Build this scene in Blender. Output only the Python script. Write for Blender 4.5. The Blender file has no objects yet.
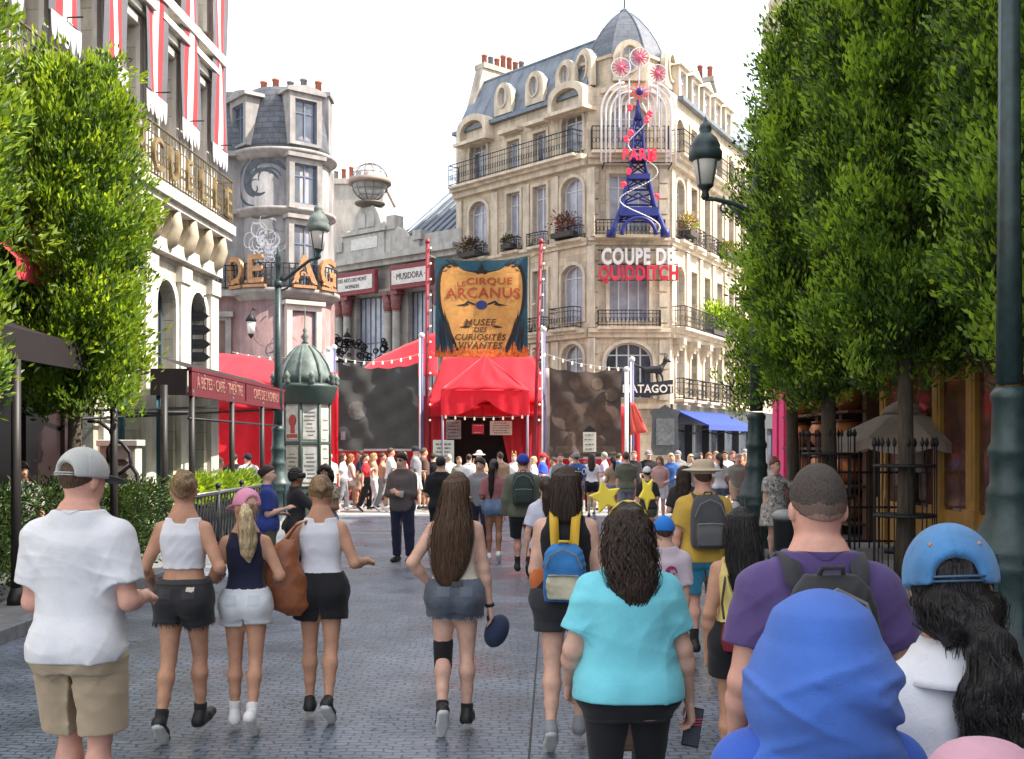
import bpy, bmesh, math, random
import numpy as np
from mathutils import Vector, Matrix
from mathutils.bvhtree import BVHTree
from mathutils.geometry import tessellate_polygon
R = math.radians
PI = math.pi
SC = bpy.context.scene
COL = SC.collection
# ------------------------------------------------------------------ camera, sky, sun, exposure
FPX, CX, HY, EYE = 1100.0, 512.0, 445.0, 1.9
cam = bpy.data.objects.new('camera', bpy.data.cameras.new('camera'))
COL.objects.link(cam)
cam.location = (0, 0, EYE)
cam.rotation_euler = (R(90), 0, 0)
cam.data.sensor_width = 36
cam.data.lens = 36 * FPX / 1024
cam.data.shift_y = (HY - 379.5) / 1024
cam.data.clip_start = 0.05
cam.data.clip_end = 3000
SC.camera = cam
SUNV = Vector((0.95, -0.13, 1.12)).normalized()
SUN_EL = math.asin(SUNV.z)
SUN_AZ = math.atan2(SUNV.x, SUNV.y)
world = bpy.data.worlds.new('World')
SC.world = world
world.use_nodes = True
wn = world.node_tree
wn.nodes.clear()
w_out = wn.nodes.new('ShaderNodeOutputWorld')
w_bg = wn.nodes.new('ShaderNodeBackground')
w_sky = wn.nodes.new('ShaderNodeTexSky')
w_sky.sky_type = 'NISHITA'
w_sky.sun_disc = False
w_sky.sun_elevation = SUN_EL
w_sky.sun_rotation = SUN_AZ
w_sky.air_density = 1.0
w_sky.dust_density = 3.0
w_sky.ozone_density = 1.0
w_bg.inputs['Strength'].default_value = 0.14
# thin bright summer cloud mixed over the sky
w_tc = wn.nodes.new('ShaderNodeTexCoord')
w_no = wn.nodes.new('ShaderNodeTexNoise')
w_no.inputs['Scale'].default_value = 2.2
w_no.inputs['Detail'].default_value = 5
w_rp = wn.nodes.new('ShaderNodeValToRGB')
w_rp.color_ramp.elements[0].position = 0.30
w_rp.color_ramp.elements[0].color = (0.25, 0.25, 0.25, 1)
w_rp.color_ramp.elements[1].position = 0.62
w_rp.color_ramp.elements[1].color = (0.72, 0.72, 0.72, 1)
w_mx = wn.nodes.new('ShaderNodeMix')
w_mx.data_type = 'RGBA'
wn.links.new(w_tc.outputs['Generated'], w_no.inputs['Vector'])
wn.links.new(w_no.outputs['Fac'], w_rp.inputs['Fac'])
wn.links.new(w_rp.outputs['Color'], w_mx.inputs[0])
wn.links.new(w_sky.outputs['Color'], w_mx.inputs[6])
w_mx.inputs[7].default_value = (6.9, 7.0, 7.15, 1)
wn.links.new(w_mx.outputs[2], w_bg.inputs['Color'])
wn.links.new(w_bg.outputs['Background'], w_out.inputs['Surface'])
sl = bpy.data.lights.new('sun', 'SUN')
sl.energy = 4.0
sl.angle = R(0.5)
sl.color = (1.0, 0.93, 0.82)
sun = bpy.data.objects.new('sun', sl)
COL.objects.link(sun)
sun.rotation_euler = (-SUNV).to_track_quat('-Z', 'Y').to_euler()
SC.view_settings.view_transform = 'Standard'
SC.view_settings.look = 'None'
SC.view_settings.gamma = 1
SC.view_settings.use_curve_mapping = False
SC.view_settings.exposure = 1.45
try:
 SC.cycles.max_bounces = 6
 SC.cycles.transparent_max_bounces = 6
except Exception:
 pass
def at(px, py, Y):
 return Vector(((px - CX) / FPX * Y, Y, EYE + (HY - py) / FPX * Y))
def gx(px, Y):
 return (px - CX) / FPX * Y
def gz(py, Y):
 return EYE + (HY - py) / FPX * Y
# ------------------------------------------------------------------ materials
MATS = {}
def node(nt, kind, **kw):
 n = nt.nodes.new(kind)
 for k, v in kw.items():
  n.inputs[k].default_value = v
 return n
def M(name, col=None, rough=0.6, metal=0.0, var=0.14, vs=2.5, bump=0.0, bs=40, spec=0.4, stretch=None,
      emit=None, es=1.0, sheen=0.0, brick=None, transl=None, sub=0.0, dirt=0.0, col2=None, alpha=None):
 if name in MATS:
  return MATS[name]
 m = bpy.data.materials.new(name)
 MATS[name] = m
 m.use_nodes = True
 nt = m.node_tree
 b = nt.nodes['Principled BSDF']
 L = nt.links.new
 b.inputs['Roughness'].default_value = rough
 b.inputs['Metallic'].default_value = metal
 b.inputs['Specular IOR Level'].default_value = spec
 if sheen:
  b.inputs['Sheen Weight'].default_value = sheen
 if sub:
  b.inputs['Subsurface Weight'].default_value = sub
  b.inputs['Subsurface Radius'].default_value = (0.012, 0.005, 0.003)
  b.inputs['Subsurface Scale'].default_value = 1.0
 geo = nt.nodes.new('ShaderNodeTexCoord')
 vec = geo.outputs['Object']
 if stretch:
  mp = nt.nodes.new('ShaderNodeMapping')
  mp.inputs['Scale'].default_value = stretch
  L(vec, mp.inputs['Vector'])
  nvec = mp.outputs['Vector']
 else:
  nvec = vec
 no = node(nt, 'ShaderNodeTexNoise', Scale=vs, Detail=5.0, Roughness=0.6)
 L(nvec, no.inputs['Vector'])
 c = Vector(col[:3])
 rp = nt.nodes.new('ShaderNodeValToRGB')
 lo = c * (1 - var)
 hi = Vector(col2) if col2 else c * (1 + var)
 rp.color_ramp.elements[0].position = 0.32
 rp.color_ramp.elements[1].position = 0.68
 rp.color_ramp.elements[0].color = (*lo, 1)
 rp.color_ramp.elements[1].color = (*[min(1, x) for x in hi], 1)
 L(no.outputs['Fac'], rp.inputs['Fac'])
 colout = rp.outputs['Color']
 height = None
 if brick:
  # brick = (width, row height, mortar, mortar darkness, plane)
  bw, bh, mo, md, plane = brick
  sx = nt.nodes.new('ShaderNodeSeparateXYZ')
  cb = nt.nodes.new('ShaderNodeCombineXYZ')
  L(vec, sx.inputs[0])
  L(sx.outputs['X'], cb.inputs[0])
  L(sx.outputs['Z' if plane == 'xz' else 'Y'], cb.inputs[1])
  bvec = cb.outputs[0]
  if plane == 'xy' and bw < .2:
   dn = node(nt, 'ShaderNodeTexNoise', Scale=3.5, Detail=3.0)
   L(vec, dn.inputs['Vector'])
   va = nt.nodes.new('ShaderNodeVectorMath')
   va.operation = 'MULTIPLY_ADD'
   L(dn.outputs['Color'], va.inputs[0])
   va.inputs[1].default_value = (.16, .16, 0)
   L(cb.outputs[0], va.inputs[2])
   bvec = va.outputs[0]
   rr = nt.nodes.new('ShaderNodeMapRange')
   rr.inputs[3].default_value = rough - .14
   rr.inputs[4].default_value = rough + .22
   rn = node(nt, 'ShaderNodeTexNoise', Scale=.9, Detail=6.0, Roughness=.7)
   L(vec, rn.inputs['Vector'])
   L(rn.outputs['Fac'], rr.inputs[0])
   rr.inputs[1].default_value = .35
   rr.inputs[2].default_value = .65
   L(rr.outputs[0], b.inputs['Roughness'])
  br = nt.nodes.new('ShaderNodeTexBrick')
  br.inputs['Scale'].default_value = 1.0
  br.inputs['Brick Width'].default_value = bw
  br.inputs['Row Height'].default_value = bh
  br.inputs['Mortar Size'].default_value = mo
  br.inputs['Mortar Smooth'].default_value = 0.3
  br.inputs['Color1'].default_value = (1.12, 1.11, 1.1, 1)
  br.inputs['Color2'].default_value = (0.86, 0.86, 0.87, 1)
  br.inputs['Mortar'].default_value = (md, md, md, 1)
  L(bvec, br.inputs['Vector'])
  mu = nt.nodes.new('ShaderNodeMix')
  mu.data_type = 'RGBA'
  mu.blend_type = 'MULTIPLY'
  mu.inputs[0].default_value = 1
  L(colout, mu.inputs[6])
  L(br.outputs['Color'], mu.inputs[7])
  colout = mu.outputs[2]
  height = br.outputs['Fac']
 if dirt:
  n2 = node(nt, 'ShaderNodeTexNoise', Scale=1.3, Detail=6.0, Roughness=0.7)
  mp2 = nt.nodes.new('ShaderNodeMapping')
  mp2.inputs['Scale'].default_value = (2.2, 2.2, 0.5)
  L(vec, mp2.inputs['Vector'])
  L(mp2.outputs['Vector'], n2.inputs['Vector'])
  r2 = nt.nodes.new('ShaderNodeValToRGB')
  r2.color_ramp.elements[0].position = 0.36
  r2.color_ramp.elements[1].position = 0.6
  r2.color_ramp.elements[0].color = (1 - dirt, 1 - dirt, 1 - dirt * 0.95, 1)
  r2.color_ramp.elements[1].color = (1, 1, 1, 1)
  L(n2.outputs['Fac'], r2.inputs['Fac'])
  mu = nt.nodes.new('ShaderNodeMix')
  mu.data_type = 'RGBA'
  mu.blend_type = 'MULTIPLY'
  mu.inputs[0].default_value = 1
  L(colout, mu.inputs[6])
  L(r2.outputs['Color'], mu.inputs[7])
  colout = mu.outputs[2]
 L(colout, b.inputs['Base Color'])
 if bump or height is not None:
  bp = nt.nodes.new('ShaderNodeBump')
  bp.inputs['Strength'].default_value = bump if bump else 0.3
  bp.inputs['Distance'].default_value = 0.02
  if height is not None:
   bp.invert = True
   L(height, bp.inputs['Height'])
  else:
   n3 = node(nt, 'ShaderNodeTexNoise', Scale=bs, Detail=4.0)
   L(nvec, n3.inputs['Vector'])
   L(n3.outputs['Fac'], bp.inputs['Height'])
  L(bp.outputs['Normal'], b.inputs['Normal'])
 if emit:
  b.inputs['Emission Color'].default_value = (*emit, 1)
  b.inputs['Emission Strength'].default_value = es
 if alpha is not None:
  b.inputs['Alpha'].default_value = alpha
 if transl:
  tr = nt.nodes.new('ShaderNodeBsdfTranslucent')
  tm = nt.nodes.new('ShaderNodeMix')
  tm.data_type = 'RGBA'
  tm.blend_type = 'MULTIPLY'
  tm.inputs[0].default_value = 1
  L(colout, tm.inputs[6])
  tm.inputs[7].default_value = (*transl[1], 1)
  L(tm.outputs[2], tr.inputs['Color'])
  ms = nt.nodes.new('ShaderNodeMixShader')
  ms.inputs['Fac'].default_value = transl[0]
  L(b.outputs['BSDF'], ms.inputs[1])
  L(tr.outputs['BSDF'], ms.inputs[2])
  L(ms.outputs['Shader'], nt.nodes['Material Output'].inputs['Surface'])
 return m
# ------------------------------------------------------------------ objects
def tag(o, label=None, cat=None, group=None, kind=None):
 if label:
  o['label'] = label
 if cat:
  o['category'] = cat
 if group:
  o['group'] = group
 if kind:
  o['kind'] = kind
 return o
def empty(name, label, cat, loc=(0, 0, 0), rz=0.0, group=None):
 o = bpy.data.objects.new(name, None)
 o.empty_display_size = 0.2
 COL.objects.link(o)
 o.location = loc
 o.rotation_euler = (0, 0, rz)
 return tag(o, label, cat, group)
def link_mesh(name, me, parent=None, loc=(0, 0, 0), rz=0.0):
 o = bpy.data.objects.new(name, me)
 COL.objects.link(o)
 o.location = loc
 o.rotation_euler = (0, 0, rz)
 if parent is not None:
  o.parent = parent
 return o
def copy_tree(o, parent=None):
 c = o.copy()
 COL.objects.link(c)
 c.parent = parent
 for ch in [x for x in COL.objects if x.parent == o]:
  copy_tree(ch, c)
 return c
def np_mesh(name, V, Fq, mats, mi=None, smooth=True):
 """mesh from numpy verts and an (n,k) face array"""
 me = bpy.data.meshes.new(name)
 V = np.asarray(V, dtype=np.float32)
 Fq = np.asarray(Fq, dtype=np.int32)
 n, k = Fq.shape
 me.vertices.add(len(V))
 me.vertices.foreach_set('co', V.ravel())
 me.loops.add(n * k)
 me.loops.foreach_set('vertex_index', Fq.ravel())
 me.polygons.add(n)
 me.polygons.foreach_set('loop_start', np.arange(0, n * k, k, dtype=np.int32))
 me.polygons.foreach_set('loop_total', np.full(n, k, dtype=np.int32))
 if mi is not None:
  me.polygons.foreach_set('material_index', np.asarray(mi, dtype=np.int32))
 me.polygons.foreach_set('use_smooth', np.full(n, smooth))
 for m in (mats if isinstance(mats, (list, tuple)) else [mats]):
  me.materials.append(m)
 me.update(calc_edges=True)
 return me
class MB:
 """collects shapes into one mesh"""
 def __init__(s):
  s.v, s.f, s.m, s.s = [], [], [], []
  s.cur = 0
  s.sm = False
 def add(s, vs, fs, smooth=None):
  o = len(s.v)
  s.v.extend([tuple(v) for v in vs])
  for f in fs:
   s.f.append(tuple(i + o for i in f))
   s.m.append(s.cur)
   s.s.append(s.sm if smooth is None else smooth)
  return s
 def box(s, x0, x1, y0, y1, z0, z1, T=None):
  vs = [Vector(p) for p in ((x0, y0, z0), (x1, y0, z0), (x1, y1, z0), (x0, y1, z0), (x0, y0, z1), (x1, y0, z1), (x1, y1, z1), (x0, y1, z1))]
  if T is not None:
   vs = [T @ v for v in vs]
  return s.add(vs, [(0, 3, 2, 1), (4, 5, 6, 7), (0, 1, 5, 4), (1, 2, 6, 5), (2, 3, 7, 6), (3, 0, 4, 7)], False)
 def tube(s, pts, r, n=8, caps=True, flat=1.0):
  pts = [Vector(p) for p in pts]
  rr = r if isinstance(r, (list, tuple)) else [r] * len(pts)
  vs, fs = [], []
  up = None
  for i, p in enumerate(pts):
   if i == 0:
    d = pts[1] - p
   elif i == len(pts) - 1:
    d = p - pts[i - 1]
   else:
    d = pts[i + 1] - pts[i - 1]
   d.normalize()
   if up is None:
    a = Vector((0, 0, 1)) if abs(d.z) < 0.9 else Vector((1, 0, 0))
    e1 = d.cross(a).normalized()
   else:
    e1 = (up - d * up.dot(d))
    e1 = e1.normalized() if e1.length > 1e-6 else d.orthogonal().normalized()
   up = e1
   e2 = d.cross(e1)
   for j in range(n):
    t = 2 * PI * j / n
    vs.append(p + (e1 * math.cos(t) + e2 * math.sin(t) * flat) * rr[i])
  for i in range(len(pts) - 1):
   for j in range(n):
    k = (j + 1) % n
    fs.append((i * n + j, i * n + k, (i + 1) * n + k, (i + 1) * n + j))
  s.add(vs, fs, n > 5)
  if caps:
   o = len(s.v) - len(vs)
   for ring, rev in ((0, True), (len(pts) - 1, False)):
    idx = [o + ring * n + j for j in range(n)]
    s.f.append(tuple(reversed(idx)) if rev else tuple(idx))
    s.m.append(s.cur)
    s.s.append(False)
  return s
 def lathe(s, prof, n=24, c=(0, 0, 0), a0=0.0, a1=2 * PI, smooth=True, flute=0, fd=0.0):
  """prof: (r, z) from bottom to top"""
  full = abs(a1 - a0 - 2 * PI) < 1e-6
  nn = n if full else n + 1
  vs, fs = [], []
  for r, z in prof:
   for j in range(nn):
    t = a0 + (a1 - a0) * j / n
    q = r * (1 - fd * (0.5 + 0.5 * math.cos(flute * t))) if flute else r
    vs.append((c[0] + q * math.cos(t), c[1] + q * math.sin(t), c[2] + z))
  for i in range(len(prof) - 1):
   for j in range(n):
    k = (j + 1) % nn
    fs.append((i * nn + j, i * nn + k, (i + 1) * nn + k, (i + 1) * nn + j))
  if full:
   fs.append(tuple(reversed(range(nn))))
   fs.append(tuple((len(prof) - 1) * nn + j for j in range(nn)))
  return s.add(vs, fs, smooth)
 def prism(s, poly, y0, y1, holes=(), caps=(True, True)):
  """polygon in (x, z), extruded from y0 (front, faces -y) to y1"""
  loops = [list(poly)] + [list(h) for h in holes]
  tv = [[Vector((p[0], p[1], 0)) for p in lp] for lp in loops]
  tris = tessellate_polygon(tv)
  flat = [p for lp in loops for p in lp]
  vs = [(p[0], y0, p[1]) for p in flat] + [(p[0], y1, p[1]) for p in flat]
  N = len(flat)
  fs = []
  for t in tris:
   a, b, c = (flat[i] for i in t)
   ar = (b[0] - a[0]) * (c[1] - a[1]) - (c[0] - a[0]) * (b[1] - a[1])
   if abs(ar) < 1e-10:
    continue
   t = tuple(t) if ar > 0 else tuple(reversed(t))
   if caps[0]:
    fs.append(t)
   if caps[1]:
    fs.append(tuple(i + N for i in reversed(t)))
  o = 0
  for li, lp in enumerate(loops):
   n = len(lp)
   ar = sum(lp[i][0] * lp[(i + 1) % n][1] - lp[(i + 1) % n][0] * lp[i][1] for i in range(n))
   for i in range(n):
    a, b = o + i, o + (i + 1) % n
    q = (b, a, a + N, b + N)
    if (ar > 0) != (li == 0):
     q = tuple(reversed(q))
    fs.append(tuple(reversed(q)) if False else q)
   o += n
  return s.add(vs, fs, False)
 def sphere(s, c, r, n=12, m=8, sc=(1, 1, 1)):
  vs, fs = [], []
  for i in range(m + 1):
   p = PI * i / m
   for j in range(n):
    t = 2 * PI * j / n
    vs.append((c[0] + r * sc[0] * math.sin(p) * math.cos(t), c[1] + r * sc[1] * math.sin(p) * math.sin(t), c[2] - r * sc[2] * math.cos(p)))
  for i in range(m):
   for j in range(n):
    k = (j + 1) % n
    fs.append((i * n + j, i * n + k, (i + 1) * n + k, (i + 1) * n + j))
  return s.add(vs, fs, True)
 def quad(s, a, b, c, d):
  return s.add([a, b, c, d], [(0, 1, 2, 3)])
 def build(s, name, mats, parent=None, loc=(0, 0, 0), rz=0.0, bevel=0.0):
  me = bpy.data.meshes.new(name)
  me.from_pydata(s.v, [], s.f)
  for m in (mats if isinstance(mats, (list, tuple)) else [mats]):
   me.materials.append(m)
  me.polygons.foreach_set('material_index', s.m)
  me.polygons.foreach_set('use_smooth', s.s)
  bm = bmesh.new()
  bm.from_mesh(me)
  bmesh.ops.remove_doubles(bm, verts=bm.verts, dist=1e-5)
  if bevel:
   es = [e for e in bm.edges if len(e.link_faces) == 2 and e.calc_face_angle(0) > 0.6]
   bmesh.ops.bevel(bm, geom=es, offset=bevel, segments=1, affect='EDGES', clamp_overlap=True)
  bmesh.ops.recalc_face_normals(bm, faces=bm.faces)
  bm.to_mesh(me)
  bm.free()
  return link_mesh(name, me, parent, loc, rz)
def text_obj(name, body, size, depth, mat, parent=None, loc=(0, 0, 0), rz=0.0, bold=0.0, sx=1.0, align='CENTER', rot=None, space=1.0, shear=0.0, fit=None):
 """writing standing upright in x-z, facing -y"""
 cu = bpy.data.curves.new(name, 'FONT')
 cu.body = body
 cu.size = size
 cu.extrude = depth / 2
 cu.offset = bold
 cu.align_x = align
 cu.align_y = 'CENTER'
 cu.space_character = space
 cu.shear = shear
 cu.resolution_u = 3
 t = bpy.data.objects.new(name, cu)
 COL.objects.link(t)
 dg = bpy.context.evaluated_depsgraph_get()
 me = bpy.data.meshes.new_from_object(t.evaluated_get(dg))
 bpy.data.objects.remove(t)
 bpy.data.curves.remove(cu)
 if fit:
  xs = [v.co.x for v in me.vertices]; ys = [v.co.y for v in me.vertices]
  fx, fy = fit[0] / (max(xs) - min(xs)), fit[1] / (max(ys) - min(ys))
  me.transform(Matrix.Diagonal((fx, fy, 1, 1)) @ Matrix.Translation((-(max(xs) + min(xs)) / 2, -(max(ys) + min(ys)) / 2, 0)))
 else:
  me.transform(Matrix.Diagonal((sx, 1, 1, 1)))
 me.transform(Matrix.Rotation(R(90), 4, 'X'))
 me.materials.clear()
 me.materials.append(mat)
 me.name = name
 o = link_mesh(name, me, parent, loc, rz)
 if rot:
  o.rotation_euler = rot
 return o
# ------------------------------------------------------------------ continuous surfaces: signed distance field + surface nets
def dense(A, n=6):
 # smooth rows: monotone cubic between the given heights
 z = A[:, 0]
 if len(A) < 3:
  return A
 h = np.diff(z)[:, None] + 1e-9
 s = np.diff(A[:, 1:], axis=0) / h
 m = np.zeros_like(A[:, 1:])
 m[1:-1] = np.where(s[:-1] * s[1:] > 0, 2 * s[:-1] * s[1:] / (s[:-1] + s[1:] + 1e-12), 0)
 m[0], m[-1] = s[0], s[-1]
 out = []
 for i in range(len(A) - 1):
  for q in range(n):
   t = q / n
   hh = h[i]
   v = (2 * t ** 3 - 3 * t * t + 1) * A[i, 1:] + (t ** 3 - 2 * t * t + t) * hh * m[i] + (-2 * t ** 3 + 3 * t * t) * A[i + 1, 1:] + (t ** 3 - t * t) * hh * m[i + 1]
   out.append(np.concatenate([[z[i] + t * h[i, 0]], v]))
 out.append(A[-1])
 return np.array(out)
class SDF:
 def __init__(s):
  s.it = []
 def _add(s, fn, lo, hi, k, op):
  s.it.append((fn, np.array(lo, float), np.array(hi, float), k, op))
  return s
 def cone(s, a, b, ra, rb, k=0.02, op='+', cut=None, flat=None):
  """tapered round limb a->b; cut=(t) stops it with a flat end at fraction t"""
  a = np.array(a, float); b = np.array(b, float)
  ba = b - a
  l2 = float(ba @ ba) + 1e-12
  rm = max(ra, rb)
  def fn(X, Y, Z):
   px, py, pz = X - a[0], Y - a[1], Z - a[2]
   t = (px * ba[0] + py * ba[1] + pz * ba[2]) / l2
   tc = np.clip(t, 0, 1)
   d = np.sqrt((px - tc * ba[0]) ** 2 + (py - tc * ba[1]) ** 2 + (pz - tc * ba[2]) ** 2) - (ra + (rb - ra) * tc)
   if cut is not None:
    d = np.maximum(d, (t - cut) * math.sqrt(l2))
   return d
  return s._add(fn, np.minimum(a, b) - rm, np.maximum(a, b) + rm, k, op)
 def ell(s, c, r, k=0.02, op='+', rot=None):
  c = np.array(c, float); r = np.array(r, float)
  Rm = np.array(rot if rot is not None else np.eye(3), float)
  def fn(X, Y, Z):
   x, y, z = X - c[0], Y - c[1], Z - c[2]
   u = (Rm[0, 0] * x + Rm[1, 0] * y + Rm[2, 0] * z) / r[0]
   v = (Rm[0, 1] * x + Rm[1, 1] * y + Rm[2, 1] * z) / r[1]
   w = (Rm[0, 2] * x + Rm[1, 2] * y + Rm[2, 2] * z) / r[2]
   q = np.sqrt(u * u + v * v + w * w)
   return (q - 1) * r.min() if op == '-' else (q - 1) * (r.min() * 0.5 + r.mean() * 0.5)
  m = r.max()
  return s._add(fn, c - m, c + m, k, op)
 def loft(s, rows, k=0.02, p=2.4, op='+', inf=0.0, zlo=None, zhi=None):
  """rows of (z, half width, half depth, centre y[, centre x])"""
  rows = sorted([tuple(r) + (0.0,) * (5 - len(r)) for r in rows])
  A = dense(np.array(rows, float))
  z0 = A[0, 0] if zlo is None else zlo
  z1 = A[-1, 0] if zhi is None else zhi
  def fn(X, Y, Z):
   w = np.interp(Z, A[:, 0], A[:, 1]) + inf
   dd = np.interp(Z, A[:, 0], A[:, 2]) + inf
   cy = np.interp(Z, A[:, 0], A[:, 3]); cx = np.interp(Z, A[:, 0], A[:, 4])
   q = (np.abs((X - cx) / w) ** p + np.abs((Y - cy) / dd) ** p) ** (1 / p)
   d = (q - 1) * np.minimum(w, dd)
   return np.maximum(d, np.maximum(z0 - Z, Z - z1))
  lo = [(A[:, 4] - A[:, 1]).min() - inf, (A[:, 3] - A[:, 2]).min() - inf, z0]
  hi = [(A[:, 4] + A[:, 1]).max() + inf, (A[:, 3] + A[:, 2]).max() + inf, z1]
  return s._add(fn, lo, hi, k, op)
 def plane(s, n, c, k=0.0):
  """keep only n.p < c"""
  n = np.array(n, float)
  n = n / np.linalg.norm(n)
  return s._add(lambda X, Y, Z: n[0] * X + n[1] * Y + n[2] * Z - c, None and 0 or [-9] * 3, [9] * 3, k, '&')
 def func(s, fn, lo, hi, k=0.0, op='+'):
  return s._add(fn, lo, hi, k, op)
 def mesh(s, name, vox, mats, disp=None, mi=None, pad=None, relax=1):
  pos = [i for i in s.it if i[4] == '+']
  lo = np.min([i[1] for i in pos], axis=0); hi = np.max([i[2] for i in pos], axis=0)
  kk = max(i[3] for i in pos)
  lo = lo - kk * 0.3 - vox * 2.5 - (pad or 0); hi = hi + kk * 0.3 + vox * 2.5 + (pad or 0)
  n = np.ceil((hi - lo) / vox).astype(int) + 1
  ax = [lo[i] + vox * np.arange(n[i]) for i in range(3)]
  D = np.full(n, 1.0)
  for fn, l, h, k, op in s.it:
   mg = k * 1.6 + vox * 3
   i0 = [max(0, int((l[i] - mg - lo[i]) / vox)) for i in range(3)]
   i1 = [min(n[i], int((h[i] + mg - lo[i]) / vox) + 2) for i in range(3)]
   if any(i1[i] <= i0[i] for i in range(3)):
    continue
   sl = tuple(slice(i0[i], i1[i]) for i in range(3))
   X = ax[0][sl[0]][:, None, None]; Y = ax[1][sl[1]][None, :, None]; Z = ax[2][sl[2]][None, None, :]
   d = fn(X, Y, Z)
   A = D[sl]
   d = np.broadcast_to(d, A.shape)
   if op == '+':
    if k > 0:
     hh = np.clip(0.5 + 0.5 * (A - d) / k, 0, 1)
     D[sl] = A * (1 - hh) + d * hh - k * hh * (1 - hh)
    else:
     D[sl] = np.minimum(A, d)
   elif op == '-':
    if k > 0:
     hh = np.clip(0.5 - 0.5 * (A + d) / k, 0, 1)
     D[sl] = A * (1 - hh) - d * hh + k * hh * (1 - hh)
    else:
     D[sl] = np.maximum(A, -d)
   else:
    D[sl] = np.maximum(A, d)
  if disp is not None:
   X = ax[0][:, None, None]; Y = ax[1][None, :, None]; Z = ax[2][None, None, :]
   D = D + disp(X, Y, Z)
  D[0], D[-1], D[:, 0], D[:, -1], D[:, :, 0], D[:, :, -1] = [np.maximum(q, 1e-3) for q in (D[0], D[-1], D[:, 0], D[:, -1], D[:, :, 0], D[:, :, -1])]
  V, Fq = surf_nets(D, lo, vox, relax)
  if mi is not None:
   fc = V[Fq].mean(axis=1)
   mis = mi(fc)
  else:
   mis = None
  return np_mesh(name, V, Fq, mats, mis)
def surf_nets(D, lo, vox, relax=1):
 S = D < 0
 nx, ny, nz = D.shape
 acc = np.zeros((nx - 1, ny - 1, nz - 1, 3)); cnt = np.zeros((nx - 1, ny - 1, nz - 1))
 for a in range(3):
  b, c = [q for q in range(3) if q != a]
  for ob in (0, 1):
   for oc in (0, 1):
    s0 = [slice(None)] * 3
    s0[a] = slice(0, -1)
    s0[b] = slice(ob, D.shape[b] - 1 + ob); s0[c] = slice(oc, D.shape[c] - 1 + oc)
    s1 = list(s0)
    s1[a] = slice(1, None)
    d0, d1 = D[tuple(s0)], D[tuple(s1)]
    x = (S[tuple(s0)] != S[tuple(s1)])
    idx = np.nonzero(x)
    t = d0[idx] / (d0[idx] - d1[idx])
    acc[idx + (np.full(len(t), a),)] += t
    if ob:
     acc[idx + (np.full(len(t), b),)] += 1
    if oc:
     acc[idx + (np.full(len(t), c),)] += 1
    cnt[idx] += 1
 m = cnt > 0
 ids = np.full(cnt.shape, -1, dtype=np.int64)
 ii = np.nonzero(m)
 ids[ii] = np.arange(len(ii[0]))
 V = acc[ii] / cnt[ii][:, None] + np.stack(ii, axis=1)
 F = []
 for a in range(3):
  b, c = (a + 1) % 3, (a + 2) % 3
  s0 = [slice(1, -1)] * 3
  s1 = [slice(1, -1)] * 3
  s0[a] = slice(0, -1)
  s1[a] = slice(1, None)
  A, B = S[tuple(s0)], S[tuple(s1)]
  x = np.nonzero(A != B)
  ins = A[x]
  base = [None] * 3
  for q in range(3):
   base[q] = x[q] + (0 if q == a else 1)
  def cell(db, dc):
   k = [base[0].copy(), base[1].copy(), base[2].copy()]
   k[b] = k[b] - db
   k[c] = k[c] - dc
   return ids[tuple(k)]
  q = np.stack([cell(1, 1), cell(0, 1), cell(0, 0), cell(1, 0)], axis=1)
  q[~ins] = q[~ins][:, ::-1]
  F.append(q)
 F = np.concatenate(F)
 F = F[(F >= 0).all(axis=1)]
 for _ in range(relax):
  # one light smoothing pass over quad edges
  acc2 = np.zeros_like(V); c2 = np.zeros(len(V))
  for i in range(4):
   a_, b_ = F[:, i], F[:, (i + 1) % 4]
   np.add.at(acc2, a_, V[b_]); np.add.at(c2, a_, 1)
   np.add.at(acc2, b_, V[a_]); np.add.at(c2, b_, 1)
  V = V * 0.5 + 0.5 * acc2 / np.maximum(c2, 1)[:, None]
 return V * vox + lo, F
def folds(seed, amp, dirs=None, freq=16.0):
 """cloth wrinkles: ridged waves with a warp"""
 rg = np.random.RandomState(seed)
 W = []
 for i in range(5):
  th = rg.uniform(-1.0, 1.0)
  f = 4.2 * freq * rg.uniform(0.5, 1.6)
  W.append((math.sin(th) * f, rg.uniform(-0.4, 0.4) * f, math.cos(th) * f * 0.75, rg.uniform(0, 6.3), rg.uniform(0.4, 1.0)))
 w0 = rg.uniform(0, 6.3, 6)
 def fn(X, Y, Z):
  wx = 0.05 * np.sin(9 * Z + w0[0]) + 0.03 * np.sin(17 * Y + w0[1])
  wz = 0.05 * np.sin(8 * X + w0[2]) + 0.03 * np.sin(13 * X + 7 * Z + w0[3])
  o = 0
  for a, b, c, p, m in W:
   o = o + m * (np.abs(np.sin(0.5 * (a * (X + wx) + b * Y + c * (Z + wz)) + p)) ** 0.7)
  env = np.clip(0.5 + 0.75 * np.sin(9 * X + 7 * Z + w0[4]) * np.sin(8 * Z - 5 * X + w0[5]), .12, 1.2)
  return -amp * 1.5 * np.maximum(1.0 - o / 3.2, -.05) * env
 return fn
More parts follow.
